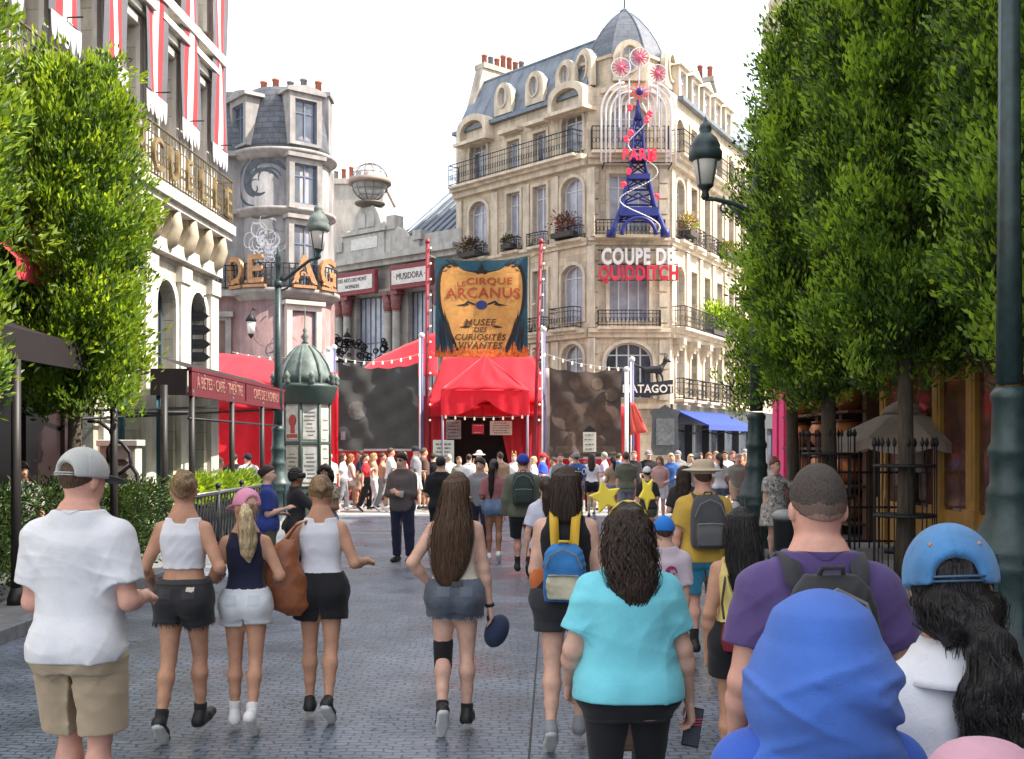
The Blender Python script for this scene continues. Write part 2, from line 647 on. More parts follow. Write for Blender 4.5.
# ------------------------------------------------------------------ people
SKIN = {'fair': (0.60, 0.36, 0.27), 'tan': (0.47, 0.25, 0.16), 'pink': (0.62, 0.33, 0.25), 'brown': (0.27, 0.13, 0.08), 'dark': (0.10, 0.05, 0.035)}
def skin(k):
 return M('skin_' + k, SKIN[k], rough=0.58, var=0.13, vs=13, spec=0.28, bump=0.10, bs=120)
def cloth(name, col, var=0.08, rough=0.85, **kw):
 kw.setdefault('bump', 0.12)
 kw.setdefault('bs', 120)
 return M('cloth_' + name, col, rough=rough, var=var, vs=6, sheen=0.12, spec=0.2, **kw)
def hairm(name, col, col2=None):
 return M('hair_' + name, col, rough=0.42, var=0.6, vs=1.0, stretch=(150, 150, 6), bump=0.7, bs=1.0, spec=0.35, col2=col2)
HAIRC = {'brown': (0.075, 0.04, 0.022), 'blond': (0.36, 0.23, 0.11), 'black': (0.012, 0.010, 0.010), 'darkbrown': (0.035, 0.02, 0.014),
         'ginger': (0.24, 0.09, 0.035), 'grey': (0.35, 0.33, 0.31), 'paleblond': (0.55, 0.42, 0.24), 'lightbrown': (0.17, 0.095, 0.05)}
RUBBER_W = None
ARM = {'down': ((.10, -.06, -1), (.04, .16, -1)), 'out': ((.30, -.05, -1), (.10, .2, -1)), 'swingf': ((.12, .25, -1), (.02, .5, -1)),
       'swingb': ((.16, -.32, -1), (.08, -.02, -1)), 'front': ((.16, -.02, -1), (-.42, .9, .16)), 'hip': ((.62, -.42, -1), (-.62, .42, -.55)),
       'fold': ((.18, .12, -1), (-1, .65, .16)), 'raise': ((.3, .75, -.35), (-.25, .45, .85)), 'bent': ((.24, -.2, -1), (-.22, .95, -.1)),
       'link': ((.34, -.08, -1), (-.25, .85, .05)), 'reach': ((.7, .35, -.42), (.9, .35, .18)), 'hold': ((.12, .05, -1), (-.2, .95, .3)),
       'pocket': ((.22, -.22, -1), (-.02, .35, -.9)), 'spread': ((.55, .0, -.75), (.45, .25, -.8))}
LEG = {'stand': ((.02, .0, -1), (.0, -.03, -1), 0), 'fwd': ((.0, .24, -1), (.0, .02, -1), 8), 'back': ((.0, -.12, -1), (.0, -.42, -1), -38),
       'mid': ((.0, .07, -1), (.0, -.06, -1), 0), 'lift': ((.0, .05, -1), (.0, -.62, -1), -52), 'wide': ((.10, .02, -1), (.02, -.03, -1), 0), 'sit': ((.06, .95, -.12), (0, -.05, -1), 0)}
def _n(v):
 v = np.array(v, float)
 return v / np.linalg.norm(v)
def rotm(yaw, pitch=0.0, roll=0.0):
 m = Matrix.Rotation(R(yaw), 3, 'Z') @ Matrix.Rotation(R(pitch), 3, 'X') @ Matrix.Rotation(R(roll), 3, 'Y')
 return np.array([list(r) for r in m])
class Person:
 def __init__(s, label, X, Y, h, heading=0, sex='f', wt=1.0, skin_='fair', arms=('down', 'down'), legs=('stand', 'stand'), head=(0, 0, 0),
                 group='people in the crowd', belly=0.0, face=False, cat=None, z=0.0, fingers=True, hips=1.0, curl=0.5):
  s.h, s.sex, s.wt, s.X, s.Y = h, sex, wt, X, Y
  s.root = empty('person', label, cat or 'person', (X, Y, z), R(heading), group)
  s.vox = min(0.024, max(0.0065, 0.00125 * Y))
  s.lo = Y > 24
  s.skin = skin(skin_)
  s.topo, s.hemz = None, 9
  s.seed = int(abs(X * 977 + Y * 131)) % 9973
  f = sex == 'f'
  sw = (0.083 if f else 0.095) * (0.6 + 0.4 * wt)
  s.sw = sw
  s.rows = [(r[0] * h, r[1] * h, r[2] * h, r[3] * h) for r in (
   [(.455, .070 * hips * wt, .058 * wt, -.008), (.50, .099 * hips * wt, .072 * wt, -.010), (.54, .098 * hips * wt, .070 * wt, -.006), (.60, .078 * wt, .056 * wt, .002), (.64, .073 * wt, .054 * wt, .004),
             (.70, .083 * wt, .062 * wt, .002), (.75, .088 * wt, .062 * wt, -.002), (.782, .079 * (0.5 + .5 * wt), .050 * wt, -.006), (.803, .067 * (0.5 + .5 * wt), .042, -.008), (.824, .059, .039, -.008), (.844, .048, .036, -.008), (.864, .037, .033, -.006)] if f else
   [(.455, .074 * wt, .060 * wt, -.006), (.50, .094 * wt, .068 * wt, -.006), (.54, .093 * wt, .066 * wt, -.004), (.60, .087 * wt, .062 * wt, .002), (.66, .090 * wt, .064 * wt, .002),
             (.72, .097 * wt, .068 * wt, .0), (.76, .098 * wt, .066 * wt, -.004), (.785, .089 * (0.5 + .5 * wt), .054 * wt, -.008), (.806, .075 * (0.5 + .5 * wt), .046, -.009), (.828, .066, .043, -.009), (.848, .055, .040, -.008), (.868, .042, .036, -.006)])]
  if belly:
   s.rows = [(r[0], r[1] + belly * h * math.exp(-((r[0] / h - .63) / .06) ** 2), r[2] + belly * h * math.exp(-((r[0] / h - .63) / .06) ** 2), r[3]) for r in s.rows]
  # joints
  s.j = {}
  zmin = 9
  for i, sd in ((0, -1), (1, 1)):
   a = arms[i]
   u, fo = ARM[a] if isinstance(a, str) else a
   sh = np.array([sd * sw * h, -.006 * h, .776 * h])
   el = sh + _n((u[0] * sd, u[1], u[2])) * .162 * h
   wr = el + _n((fo[0] * sd, fo[1], fo[2])) * .150 * h
   s.j['sh%d' % i], s.j['el%d' % i], s.j['wr%d' % i] = sh, el, wr
   lg = legs[i]
   t, sn, pit = LEG[lg] if isinstance(lg, str) else lg
   hp = np.array([sd * .047 * h * (hips * 0.5 + 0.5), -.004 * h, .51 * h])
   kn = hp + _n((t[0] * sd, t[1], t[2])) * .238 * h
   an = kn + _n((sn[0] * sd, sn[1], sn[2])) * .232 * h
   Rf = rotm(-6 * sd, pit)
   he = an + Rf @ np.array([0, -.026, -.026]) * h
   to = an + Rf @ np.array([0, .098, -.029]) * h
   s.j['hp%d' % i], s.j['kn%d' % i], s.j['an%d' % i], s.j['he%d' % i], s.j['to%d' % i] = hp, kn, an, he, to
   s.j['Rf%d' % i] = Rf
   zmin = min(zmin, he[2] - .022 * h, to[2] - .020 * h)
  s.dz = -zmin
  s.Rh = rotm(*head)
  s.piv = np.array([0, -.002, .868]) * h
  s.bodyparts(fingers, curl, f, wt)
  if face:
   s.face()
 def H(s, x, y, z):
  """head-frame point (in h units about the head) to body frame"""
  return s.piv + s.Rh @ (np.array([x, y, z]) * s.h - s.piv)
 def put(s, name, me, parent=None):
  o = link_mesh(name, me, parent if parent is not None else s.root)
  if parent is None:
   o.location = (0, 0, s.dz)
  return o
 def tuck(s, inner, outer, zlo, zhi):
  # press what a garment covers just under the garment
  if s.Y > 13:
   return
  me = inner.data
  bvh = BVHTree.FromPolygons([v.co for v in outer.data.vertices], [p.vertices for p in outer.data.polygons])
  co = np.array([v.co for v in me.vertices])
  arm = np.zeros(len(co), bool)
  for i in (0, 1):
   J = [s.j['sh%d' % i], s.j['el%d' % i], s.j['wr%d' % i], s.j['wr%d' % i] + s.j['hd%d' % i] * .12 * s.h]
   for a, b in zip(J[:-1], J[1:]):
    t = np.clip((co - a) @ (b - a) / ((b - a) @ (b - a)), 0, 1)
    arm |= np.linalg.norm(co - a - t[:, None] * (b - a), axis=1) < .05 * s.h
  if inner is not s.body:
   arm[:] = False
  for v in me.vertices:
   if not arm[v.index] and zlo < v.co.z < zhi:
    c, n, i, d = bvh.find_nearest(v.co, .05)
    if c is not None and abs(n.z) < .9 and (v.co - c).dot(n) > -.006:
     v.co = c - n * .008
  me.update()
 def bodyparts(s, fingers, curl, f, wt):
  h, j = s.h, s.j
  B = SDF()
  k = .022 * h
  B.loft(s.rows, k=0.0)
  for i in (0, 1):
   lw = 0.55 + 0.45 * wt
   hp, kn, an = j['hp%d' % i], j['kn%d' % i], j['an%d' % i]
   B.cone(hp, kn, .054 * h * lw, .0295 * h * lw, k=.03 * h)
   B.ell((hp[0] * .92, -.040 * h, .500 * h), np.array([.050, .046, .052]) * h * (.5 + .5 * wt), k=.02 * h)
   mid = kn + (an - kn) * .30 + np.array([0, -.009, 0]) * h
   B.cone(kn, mid, .0265 * h * lw, .0320 * h * lw, k=.012 * h)
   B.cone(mid, kn + (an - kn) * .62, .0320 * h * lw, .0235 * h * lw, k=.012 * h)
   B.cone(kn + (an - kn) * .62, an, .0235 * h * lw, .0168 * h, k=.012 * h)
   B.ell(kn + np.array([0, .012, .004]) * h, np.array([.019, .016, .022]) * h * lw, k=.012 * h)
   B.cone(j['he%d' % i], j['to%d' % i], .0185 * h, .0145 * h, k=.012 * h)
   B.cone(an, j['he%d' % i], .019 * h, .018 * h, k=.012 * h)
   aw = 0.5 + 0.5 * wt
   sh, el, wr = j['sh%d' % i], j['el%d' % i], j['wr%d' % i]
   ra = .0305 if f else .036
   B.cone(sh, el, ra * h * aw, .0225 * h * aw, k=.022 * h)
   m2 = el + (wr - el) * .3
   B.cone(el, m2, .0225 * h * aw, .0235 * h * aw, k=.012 * h)
   B.cone(m2, wr, .0235 * h * aw, .0145 * h, k=.012 * h)
   s.hand(B, i, curl, fingers)
  # neck and head
  nr = .032 if f else .037
  B.cone(np.array([0, -.012, .825]) * h, s.H(0, -.002, .895), nr * h * (0.8 + .2 * wt), nr * .95 * h, k=.02 * h)
  B.ell(s.H(0, -.003, .936), np.array([.0445, .057, .062]) * h, k=.015 * h, rot=s.Rh)
  B.ell(s.H(0, .018, .905), np.array([.037, .040, .044]) * h, k=.02 * h, rot=s.Rh)
  B.cone(s.H(0, .050, .930), s.H(0, .064, .911), .006 * h, .0095 * h, k=.010 * h)
  B.ell(s.H(0, .050, .887), np.array([.015, .010, .007]) * h, k=.01 * h, rot=s.Rh)
  for sd in (-1, 1):
   B.ell(s.H(sd * .047, -.004, .918), np.array([.006, .012, .018]) * h, k=.004 * h, rot=s.Rh)
  s.body = s.put('body', B.mesh('body', s.vox, s.skin))
 def hand(s, B, i, curl, fingers):
  h, j = s.h, s.j
  sd = -1 if i == 0 else 1
  el, wr = j['el%d' % i], j['wr%d' % i]
  d = _n(wr - el)
  inn = np.array([-sd, 0.0, 0.0])
  if abs(d @ inn) > 0.6:
   inn = np.array([0, -1.0, 0.0])
  if abs(d[1]) > 0.75:
   inn = np.array([-sd * 0.6, 0, -0.8])
  nrm = _n(inn - d * (inn @ d))
  lat = np.cross(d, nrm)
  # the thumb points forward on a hanging arm, up on a raised forearm
  ref = np.array([0, 1.0, 0.35])
  if lat @ ref < 0:
   lat = -lat
  p0 = wr + d * .010 * h
  p1 = wr + d * .050 * h
  for q in (-.012, 0, .012):
   B.cone(p0 + lat * q * .75 * h, p1 + lat * q * 1.25 * h, .0105 * h, .0092 * h, k=.006 * h)
  s.j['hand%d' % i] = p1
  s.j['hd%d' % i], s.j['hn%d' % i], s.j['hl%d' % i] = d, nrm, lat
  for n_, (q, ln) in enumerate(((.0165, .040), (.0055, .046), (-.0055, .043), (-.0160, .034))):
   b0 = p1 + lat * q * h
   a1 = curl * 0.8
   d1 = _n(d * math.cos(a1) + nrm * math.sin(a1) + lat * q * 4)
   d2 = _n(d * math.cos(a1 * 2.1) + nrm * math.sin(a1 * 2.1))
   b1 = b0 + d1 * ln * .55 * h
   b2 = b1 + d2 * ln * .5 * h
   B.cone(b0, b1, .0053 * h, .0048 * h, k=.003 * h)
   B.cone(b1, b2, .0048 * h, .0040 * h, k=.003 * h)
  t0 = wr + d * .016 * h + lat * .013 * h
  t1 = t0 + _n(d * .7 + lat * .75 + nrm * .35) * .026 * h
  t2 = t1 + _n(d * .95 + lat * .15 + nrm * .45) * .022 * h
  B.cone(t0, t1, .0070 * h, .0058 * h, k=.006 * h)
  B.cone(t1, t2, .0056 * h, .0046 * h, k=.003 * h)
 # ---- clothes
 def top(s, mat, hem=.52, sleeve=0.6, e=.012, neck=None, name='shirt', fold=.006, loose=.010, tank=False, neckz=.805, flare=0.0, low=0.0, sleeve_e=None, freq=16, bulk=0.0):
  h, j = s.h, s.j
  B = SDF()
  neck = (.046 if tank else .038 if s.sex == 'f' else .0425)
  neckz = .80 if tank else neckz
  rows = []
  lof = loose * .45
  e = e * .72
  for r in [q for q in s.rows if q[0] < .87 * h]:
   t = max(0, min(1, (.76 * h - r[0]) / (.24 * h)))
   rows.append((r[0], r[1] + (lof * t + bulk) * h, r[2] + (lof * t * 1.3 + bulk) * h, r[3]))
  zl = hem * h
  if zl < rows[0][0]:
   r = rows[1]
   rows = [(zl - .02 * h, r[1] + flare * h, r[2] + flare * .8 * h, r[3])] + [q for q in rows if q[0] > .53 * h]
  B.loft(rows, k=0.0, inf=e * h)
  if tank:
   for i, sd in ((0, -1), (1, 1)):
    sh = j['sh%d' % i]
    B.ell(sh + np.array([sd * .036 * h, 0, -.010 * h]), np.array([.036, .085, .062]) * h, op='-', k=.008 * h)
  else:
   for i in (0, 1):
    sh, el, wr = j['sh%d' % i], j['el%d' % i], j['wr%d' % i]
    aw = 0.5 + 0.5 * s.wt
    ra = (.0305 if s.sex == 'f' else .036) * aw
    se = (sleeve_e * .5 if sleeve_e is not None else e) + .003
    if sleeve <= 1:
     re = ra + (.0225 * aw - ra) * sleeve + se + .006
     B.cone(sh, sh + (el - sh) * 1.15, (ra + se) * h, re * h, k=.03 * h, cut=sleeve / 1.15)
    else:
     B.cone(sh, el, (ra + se) * h, (.0235 * aw + se) * h, k=.03 * h)
     B.cone(el, wr, (.024 * aw + se) * h, (.0165 + se) * h, k=.012 * h, cut=min(1.0, sleeve - 1))
  if hem < .535:
   for i in (0, 1):
    B.ell((j['hp%d' % i][0] * .92, -.040 * h, .500 * h), (np.array([.050, .046, .052]) * (.5 + .5 * s.wt) + .019) * h, k=.03 * h)
  B.plane((0, 0, -1), -zl)
  B.plane((0, 0, 1), (.821 if tank else .850) * h)
  nh, nz = neck * h, neckz * h
  c0 = -.010 * h
  def nf(X, Y, Z):
   rr = np.sqrt(X ** 2 + (Y - c0) ** 2) - nh
   return np.maximum(rr, nz - Z)
  B.func(nf, (-nh, c0 - nh, nz), (nh, c0 + nh, h), op='-', k=.012 if tank else .006)
  if low:
   B.ell(np.array([0, -.05 * h, .835 * h]), np.array([.048, .06, low]) * h, op='-', k=.004 * h)
  o = s.put(name, B.mesh(name, max(s.vox * (.7 if tank else .9), .006), mat, disp=folds(s.seed, fold * (1.0 if not s.lo else .5) * h / 1.65, freq=freq)))
  s.tuck(s.body, o, hem * h + .012, .80 * h)
  s.topo, s.hemz = o, hem * h
  return o
 def patch(s, name, o, cond, mat, off=.003):
  # a thin raised piece sewn on a garment: the faces picked by cond(centres, normals)
  me = o.data
  n = len(me.polygons)
  fc = np.empty(n * 3); me.polygons.foreach_get('center', fc); fc = fc.reshape(-1, 3)
  nn = np.empty(n * 3); me.polygons.foreach_get('normal', nn); nn = nn.reshape(-1, 3)
  k = cond(fc / s.h, nn)
  if k.sum() < 2:
   return None
  Fq = np.empty(n * 4, dtype=np.int32); me.polygons.foreach_get('vertices', Fq); Fq = Fq.reshape(-1, 4)[k]
  vv = np.empty(len(me.vertices) * 3); me.vertices.foreach_get('co', vv); vv = vv.reshape(-1, 3)
  vn = np.empty(len(me.vertices) * 3); me.vertices.foreach_get('normal', vn); vn = vn.reshape(-1, 3)
  ids, inv = np.unique(Fq.ravel(), return_inverse=True)
  return s.put(name, np_mesh(name, vv[ids] + vn[ids] * off, inv.reshape(-1, 4), mat), o)
 def pockets(s, o, mat, z0=.515, z1=.555, x0=.022, x1=.070, band=None, wz=None):
  for sd in (-1, 1):
   s.patch('pocket', o, lambda f, n: (f[:, 0] * sd > x0) & (f[:, 0] * sd < x1) & (f[:, 2] > z0) & (f[:, 2] < z1) & (n[:, 1] < -.2), mat)
  if wz:
   s.patch('waistband', o, lambda f, n: (f[:, 2] > wz) & (np.abs(n[:, 2]) < .8), band or mat, .004)
 def rib(s, o, mat, r=.051):
  s.patch('collar_rib', o, lambda f, n: (np.hypot(f[:, 0], f[:, 1] + .010) < r) & (f[:, 2] > .834), mat, .003)
 def bottom(s, mat, hem=.5, kind='shorts', e=.013, name='shorts', waist=.595, fold=.004, flare=.006, fray=None):
  h, j = s.h, s.j
  lw = 0.55 + 0.45 * s.wt
  B = SDF()
  rows = [(r[0], r[1], r[2], r[3]) for r in s.rows if r[0] < .66 * h]
  if kind == 'skirt':
   r = s.rows[1]
   B.loft([(hem * h, r[1] + flare * h, r[2] + flare * h, r[3])] + [q for q in rows if q[0] > .48 * h], k=0.0, inf=e * h)
   B.plane((0, 0, -1), -hem * h)
  else:
   B.loft(rows, k=0.0, inf=e * h)
   for i in (0, 1):
    hp, kn, an = j['hp%d' % i], j['kn%d' % i], j['an%d' % i]
    if hem <= 1:
     B.cone(hp, kn, (.054 * lw + e) * h, ((.031 * lw) + e + flare + .006) * h, k=.024 * h, cut=hem)
     B.ell((hp[0] * .92, -.040 * h, .500 * h), (np.array([.050, .046, .052]) * (.5 + .5 * s.wt) + e * .8) * h, k=.02 * h)
    else:
     B.cone(hp, kn, (.054 * lw + e) * h, (.033 * lw + e + flare) * h, k=.03 * h)
     B.cone(kn, an, (.033 * lw + e + flare) * h, (.022 + e + flare) * h, k=.012 * h, cut=min(1, hem - 1))
  B.plane((0, 0, 1), waist * h)
  if kind != 'skirt':
   B.func(lambda X, Y, Z: np.abs(X) - np.clip(.458 * h - Z, 0, .2) * .15 - 0 * Y, (-.03 * h, -.3 * h, .1 * h), (.03 * h, .3 * h, .457 * h), op='-', k=.006)
  o = s.put(name, B.mesh(name, max(s.vox * .9, .006), mat, disp=folds(s.seed + 3, fold * h, freq=14)))
  s.tuck(s.body, o, ((.51 - .238 * min(hem, 1) - .23 * max(0, hem - 1)) * h) + .02, waist * h - .01)
  if s.hemz < waist * h - .02:
   s.tuck(o, s.topo, s.hemz + .012, h)
  if fray:
   mb = MB()
   rg = random.Random(s.seed)
   VV = [np.array(v.co) for v in o.data.vertices]
   for i in (0, 1):
    hp, kn = j['hp%d' % i], j['kn%d' % i]
    ax = (kn - hp) / np.linalg.norm(kn - hp)
    tl = np.linalg.norm(kn - hp) * hem
    ring = [v for v in VV if abs((v - hp) @ ax - tl) < .012 and (v[0] > 0) == (hp[0] > 0) and np.linalg.norm((v - hp) - ((v - hp) @ ax) * ax) > .045 * h]
    for q in range(100 if ring else 0):
     p = Vector(rg.choice(ring)) + Vector((rg.uniform(-.004, .004), rg.uniform(-.004, .004), .004))
     q2 = p + Vector((rg.uniform(-.006, .006), rg.uniform(-.004, .004), -rg.uniform(.015, .034)))
     mb.tube([p, q2], .0014, 3, False)
   mb.build('frayed_hem', fray, o)
  return o
 def shoes(s, mat, sole, sock=None, sockh=.12, high=0.0, sole_h=.011):
  h, j = s.h, s.j
  for i in (0, 1):
   he, to, an, kn = j['he%d' % i], j['to%d' % i], j['an%d' % i], j['kn%d' % i]
   Rf = j['Rf%d' % i]
   up = Rf @ np.array([0, 0, 1.0])
   fw = Rf @ np.array([0, 1.0, 0])
   B = SDF()
   B.cone(he, he + (to - he) * .55, .0255 * h, .0265 * h, k=.0)
   B.cone(he + (to - he) * .55, to, .0265 * h, .0215 * h, k=.01 * h)
   B.cone(he + up * .01 * h, an + (kn - an) * (.06 + high), .0235 * h, .0235 * h, k=.012 * h, cut=.98)
   base = he - up * .0215 * h
   c = up @ base
   B.plane(tuple(-up), -c)
   bz = c + sole_h * h
   def mi(fc, up=up, bz=bz):
    return ((fc @ up) < bz).astype(np.int32)
   s.put('shoe', B.mesh('shoe', max(s.vox * .75, .006), [mat, sole], mi=mi))
   if sock:
    S = SDF()
    S.cone(an, an + (kn - an) * sockh * 3.5, .0235 * h, .0265 * h, k=0, cut=.9)
    s.put('sock', S.mesh('sock', max(s.vox * .75, .006), sock))
 # ---- hair and hats
 def _hl(s, fn):
  Rt = s.Rh.T
  pv = s.piv
  def g(X, Y, Z):
   x, y, z = X - pv[0], Y - pv[1], Z - pv[2]
   return fn((Rt[0, 0] * x + Rt[0, 1] * y + Rt[0, 2] * z + pv[0]) / s.h, (Rt[1, 0] * x + Rt[1, 1] * y + Rt[1, 2] * z + pv[1]) / s.h,
                      (Rt[2, 0] * x + Rt[2, 1] * y + Rt[2, 2] * z + pv[2]) / s.h)
  return g
 def hair(s, mat, kind='short', rows=None, th=.007, front=.968, nape=.895, puffs=(), tail=None, lump=0.0, strands=0, wob=.004, tailr=None, slen=(.25, .6), sw=.0030):
  h = s.h
  B = SDF()
  C = s.H(0, -.003, .938)
  r = np.array([.0445 + th, .057 + th, .062 + th])
  if th < .0045 and lump < .003 and not rows and not puffs:
   r = r - .001
  B.ell(C, r * h, k=0, rot=s.Rh)
  sl = (front - nape) / .10
  def cutf(x, y, z):
   return (nape + sl * (y + .052) - z) * h * 0.8
  g = s._hl(cutf)
  B.func(g, [-9] * 3, [9] * 3, op='&')
  if rows:
   B.loft([tuple(q * h for q in rw) for rw in rows], k=.02 * h, p=2.2)
   # the hair never covers the face
   fz = s._hl(lambda x, y, z: np.sqrt((x / .040) ** 2 + ((y - .062) / .046) ** 2 + ((z - .905) / .062) ** 2) - 1)
   B.func(lambda X, Y, Z: fz(X, Y, Z) * .04 * h, [-.06 * h, -.03 * h, .8 * h], [.06 * h, .13 * h, .98 * h], op='-')
  for (x, y, z, rr) in puffs:
   B.ell(s.H(x, y, z), np.array([rr, rr * .85, rr * .9]) * h, k=.012 * h)
  if tail:
   pts = [np.array(p) * h for p in tail]
   rs = tailr or [.02] * len(pts)
   for a in range(len(pts) - 1):
    B.cone(pts[a], pts[a + 1], rs[a] * h, rs[a + 1] * h, k=.012 * h)
  rg = np.random.RandomState(s.seed + 5)
  ph = rg.uniform(0, 6.3, 8)
  am = ((.0026 if rows or tail or puffs else .0006) + lump) * h / 1.65
  def disp(X, Y, Z):
   a = np.arctan2(X, Y + .03 * h)
   if lump > .003:
    return am * (np.sin(62 * X + ph[0] + 3 * np.sin(21 * Z)) * np.sin(55 * Z + ph[1] + 2 * np.sin(30 * X)) + .6 * np.sin(80 * Y + ph[2] + 40 * Z)) * .8
   return am * (np.sin(17 * a + ph[0] + 2.2 * np.sin(9 * Z + ph[1])) + .6 * np.sin(31 * a + ph[2] + 3 * np.sin(6 * Z)))
  o = s.put('hair', B.mesh('hair', max(s.vox * .8, .0055), mat, disp=disp))
  if strands and not s.lo:
   s.strands(o, mat, rows, tail, tailr, strands, wob, slen, sw)
  return o
 def strands(s, parent, mat, rows, tail, tailr, n, wob, slen, sw):
  h = s.h
  rg = np.random.RandomState(s.seed + 11)
  V, F = [], []
  def ribbon(P, N, w):
   b = len(V)
   m = len(P)
   for i in range(m):
    t = P[min(i + 1, m - 1)] - P[max(i - 1, 0)]
    sdv = np.cross(t, N[i])
    sdv = sdv / (np.linalg.norm(sdv) + 1e-9) * w * (1 - .75 * (i / (m - 1)) ** 2)
    V.append(P[i] - sdv); V.append(P[i] + sdv)
   for i in range(m - 1):
    F.append((b + 2 * i, b + 2 * i + 1, b + 2 * i + 3, b + 2 * i + 2))
  if rows:
   A = np.array(sorted([tuple(r) + (0,) * (5 - len(r)) for r in rows]))
   z0, z1 = A[0, 0], A[-1, 0]
   for q in range(n):
    a = rg.uniform(-2.3, 2.3) - PI / 2
    zs = z0 + (z1 - z0) * rg.uniform(.2, 1.0)
    ln = (z1 - z0) * rg.uniform(*slen)
    ze = max(z0 - .02, zs - ln)
    m = 9
    ph, f1 = rg.uniform(0, 6.3), rg.uniform(8, 16)
    P, N = [], []
    k = 1.0 + .05 * rg.rand() + .22 * rg.rand() ** 4
    for i in range(m):
     z = zs + (ze - zs) * i / (m - 1)
     w = np.interp(z, A[:, 0], A[:, 1]); d = np.interp(z, A[:, 0], A[:, 2]); cy = np.interp(z, A[:, 0], A[:, 3]); cx = np.interp(z, A[:, 0], A[:, 4])
     aa = a + wob * 14 * math.sin(f1 * (z - zs) * 6 + ph)
     kk = k + wob * 6 * math.sin(f1 * (z - zs) * 5 + ph * 2)
     P.append(np.array([cx + w * kk * math.cos(aa), cy + d * kk * math.sin(aa), z]) * h)
     N.append(np.array([math.cos(aa) * d, math.sin(aa) * w, 0]))
    ribbon(P, N, sw * rg.uniform(.5, 1.2))
  if tail:
   T = [np.array(p) for p in tail]
   rs = tailr or [.02] * len(T)
   m0 = len(T) - 1
   for q in range(n if not rows else n // 2):
    a = rg.uniform(0, 6.3)
    u0 = rg.uniform(0, m0 * .6)
    u1 = min(m0, u0 + rg.uniform(.35, .8) * m0)
    ph, f1 = rg.uniform(0, 6.3), rg.uniform(1.5, 3.5)
    P, N = [], []
    for i in range(9):
     u = u0 + (u1 - u0) * i / 8
     k = min(int(u), m0 - 1)
     t = u - k
     c = T[k] * (1 - t) + T[k + 1] * t
     r = (rs[k] * (1 - t) + rs[k + 1] * t) * (1.02 + .12 * rg.rand() * 0 + wob * 30 * math.sin(f1 * u + ph))
     aa = a + wob * 60 * math.sin(f1 * u + ph)
     o = np.array([math.cos(aa), math.sin(aa), 0])
     P.append((c + o * r) * h)
     N.append(o)
    ribbon(P, N, sw * rg.uniform(.5, 1.2))
  me = np_mesh('hair_strands', V, F, mat)
  return s.put('hair_strands', me, parent)
 def cap(s, mat, brim=None, yaw=0, opening=False, strap=None, panel=None, up=0.0, pitch=0.0, size=1.0):
  """cap; yaw turns it on the head"""
  h = s.h
  Rc = s.Rh @ rotm(yaw, pitch)
  c = s.H(0, -.004, .935 + up)
  def cp(x, y, z):
   return c + Rc @ (np.array([x, y, z]) * h)
  B = SDF()
  z_ = size
  B.ell(cp(0, 0, .006), np.array([.0575 * z_, .071 * z_, .069 * z_]) * h, k=0, rot=Rc)
  nz = Rc @ np.array([0, 0, -1.0])
  B.plane(tuple(nz), float(nz @ cp(0, 0, -.004)))
  if opening:
   B.ell(cp(0, -.075, .006), np.array([.030, .05, .026]) * h, op='-', rot=Rc)
  Rt = Rc.T
  A0 = c
  def disp(X, Y, Z):
   x = Rt[0, 0] * (X - A0[0]) + Rt[0, 1] * (Y - A0[1]) + Rt[0, 2] * (Z - A0[2])
   y = Rt[1, 0] * (X - A0[0]) + Rt[1, 1] * (Y - A0[1]) + Rt[1, 2] * (Z - A0[2])
   a = np.arctan2(x, y)
   return .0026 * np.exp(-(np.abs(np.sin(3 * a)) / .12) ** 2)
  o = s.put('cap', B.mesh('cap', max(.8 * s.vox, .005), mat, disp=disp if not s.lo else None))
  Br = SDF()
  Br.ell(cp(0, .082, -.002), np.array([.050, .056, .0075]) * h, rot=Rc @ rotm(0, -10))
  pl = Rc @ np.array([0, -1.0, 0])
  Br.plane(tuple(pl), float(pl @ cp(0, .045, 0)))
  s.put('cap_brim', Br.mesh('cap_brim', max(.6 * s.vox, .004), brim or mat), o)
  if not s.lo:
   mb = MB()
   mb.sphere(tuple(cp(0, 0, .075)), .008, 10, 6)
   bt = mb.build('cap_button', mat, o)
  if opening:
   mb = MB()
   pts = []
   for q in range(11):
    a = -PI / 2 + (q - 5) * .115
    pts.append(Vector(cp(.0575 * math.cos(a), .0705 * math.sin(a), .000)))
   mb.tube(pts, .0065 * h / 1.6, 6, flat=.45)
   mb.tube([p + Vector((0, 0, .010)) for p in pts], .0065 * h / 1.6, 6, flat=.45)
   mb.build('cap_strap', strap or mat, o)
  return o
 def face(s):
  h = s.h
  iris = M('eye_dark', (0.03, 0.02, 0.015), rough=0.2)
  white = M('eye_white', (0.7, 0.68, 0.65), rough=0.25)
  lip = M('lips', (0.38, 0.14, 0.12), rough=0.5)
  for sd in (-1, 1):
   mb = MB()
   c = s.H(sd * .0185, .0455, .933)
   mb.sphere(tuple(c), .0085 * h, 10, 8)
   e = mb.build('eye', white, s.root, (0, 0, s.dz))
   mb = MB()
   mb.sphere(tuple(s.H(sd * .0185, .0515, .933)), .0048 * h, 8, 6)
   mb.build('iris', iris, e)
   mb = MB()
   mb.tube([s.H(sd * .008, .0535, .944), s.H(sd * .02, .0525, .948), s.H(sd * .031, .0445, .944)], .003 * h, 6)
   mb.build('eyebrow', iris, s.root, (0, 0, s.dz))
  mb = MB()
  mb.tube([s.H(-.016, .0535, .8905), s.H(0, .0595, .8915), s.H(.016, .0535, .8905)], [.002 * h, .0042 * h, .002 * h], 6)
  mb.build('mouth', lip, s.root, (0, 0, s.dz))
 def world(s, p):
  m = Matrix.Translation((s.X, s.Y, s.dz + s.root.location.z)) @ Matrix.Rotation(s.root.rotation_euler.z, 4, 'Z')
  return m @ Vector(p)
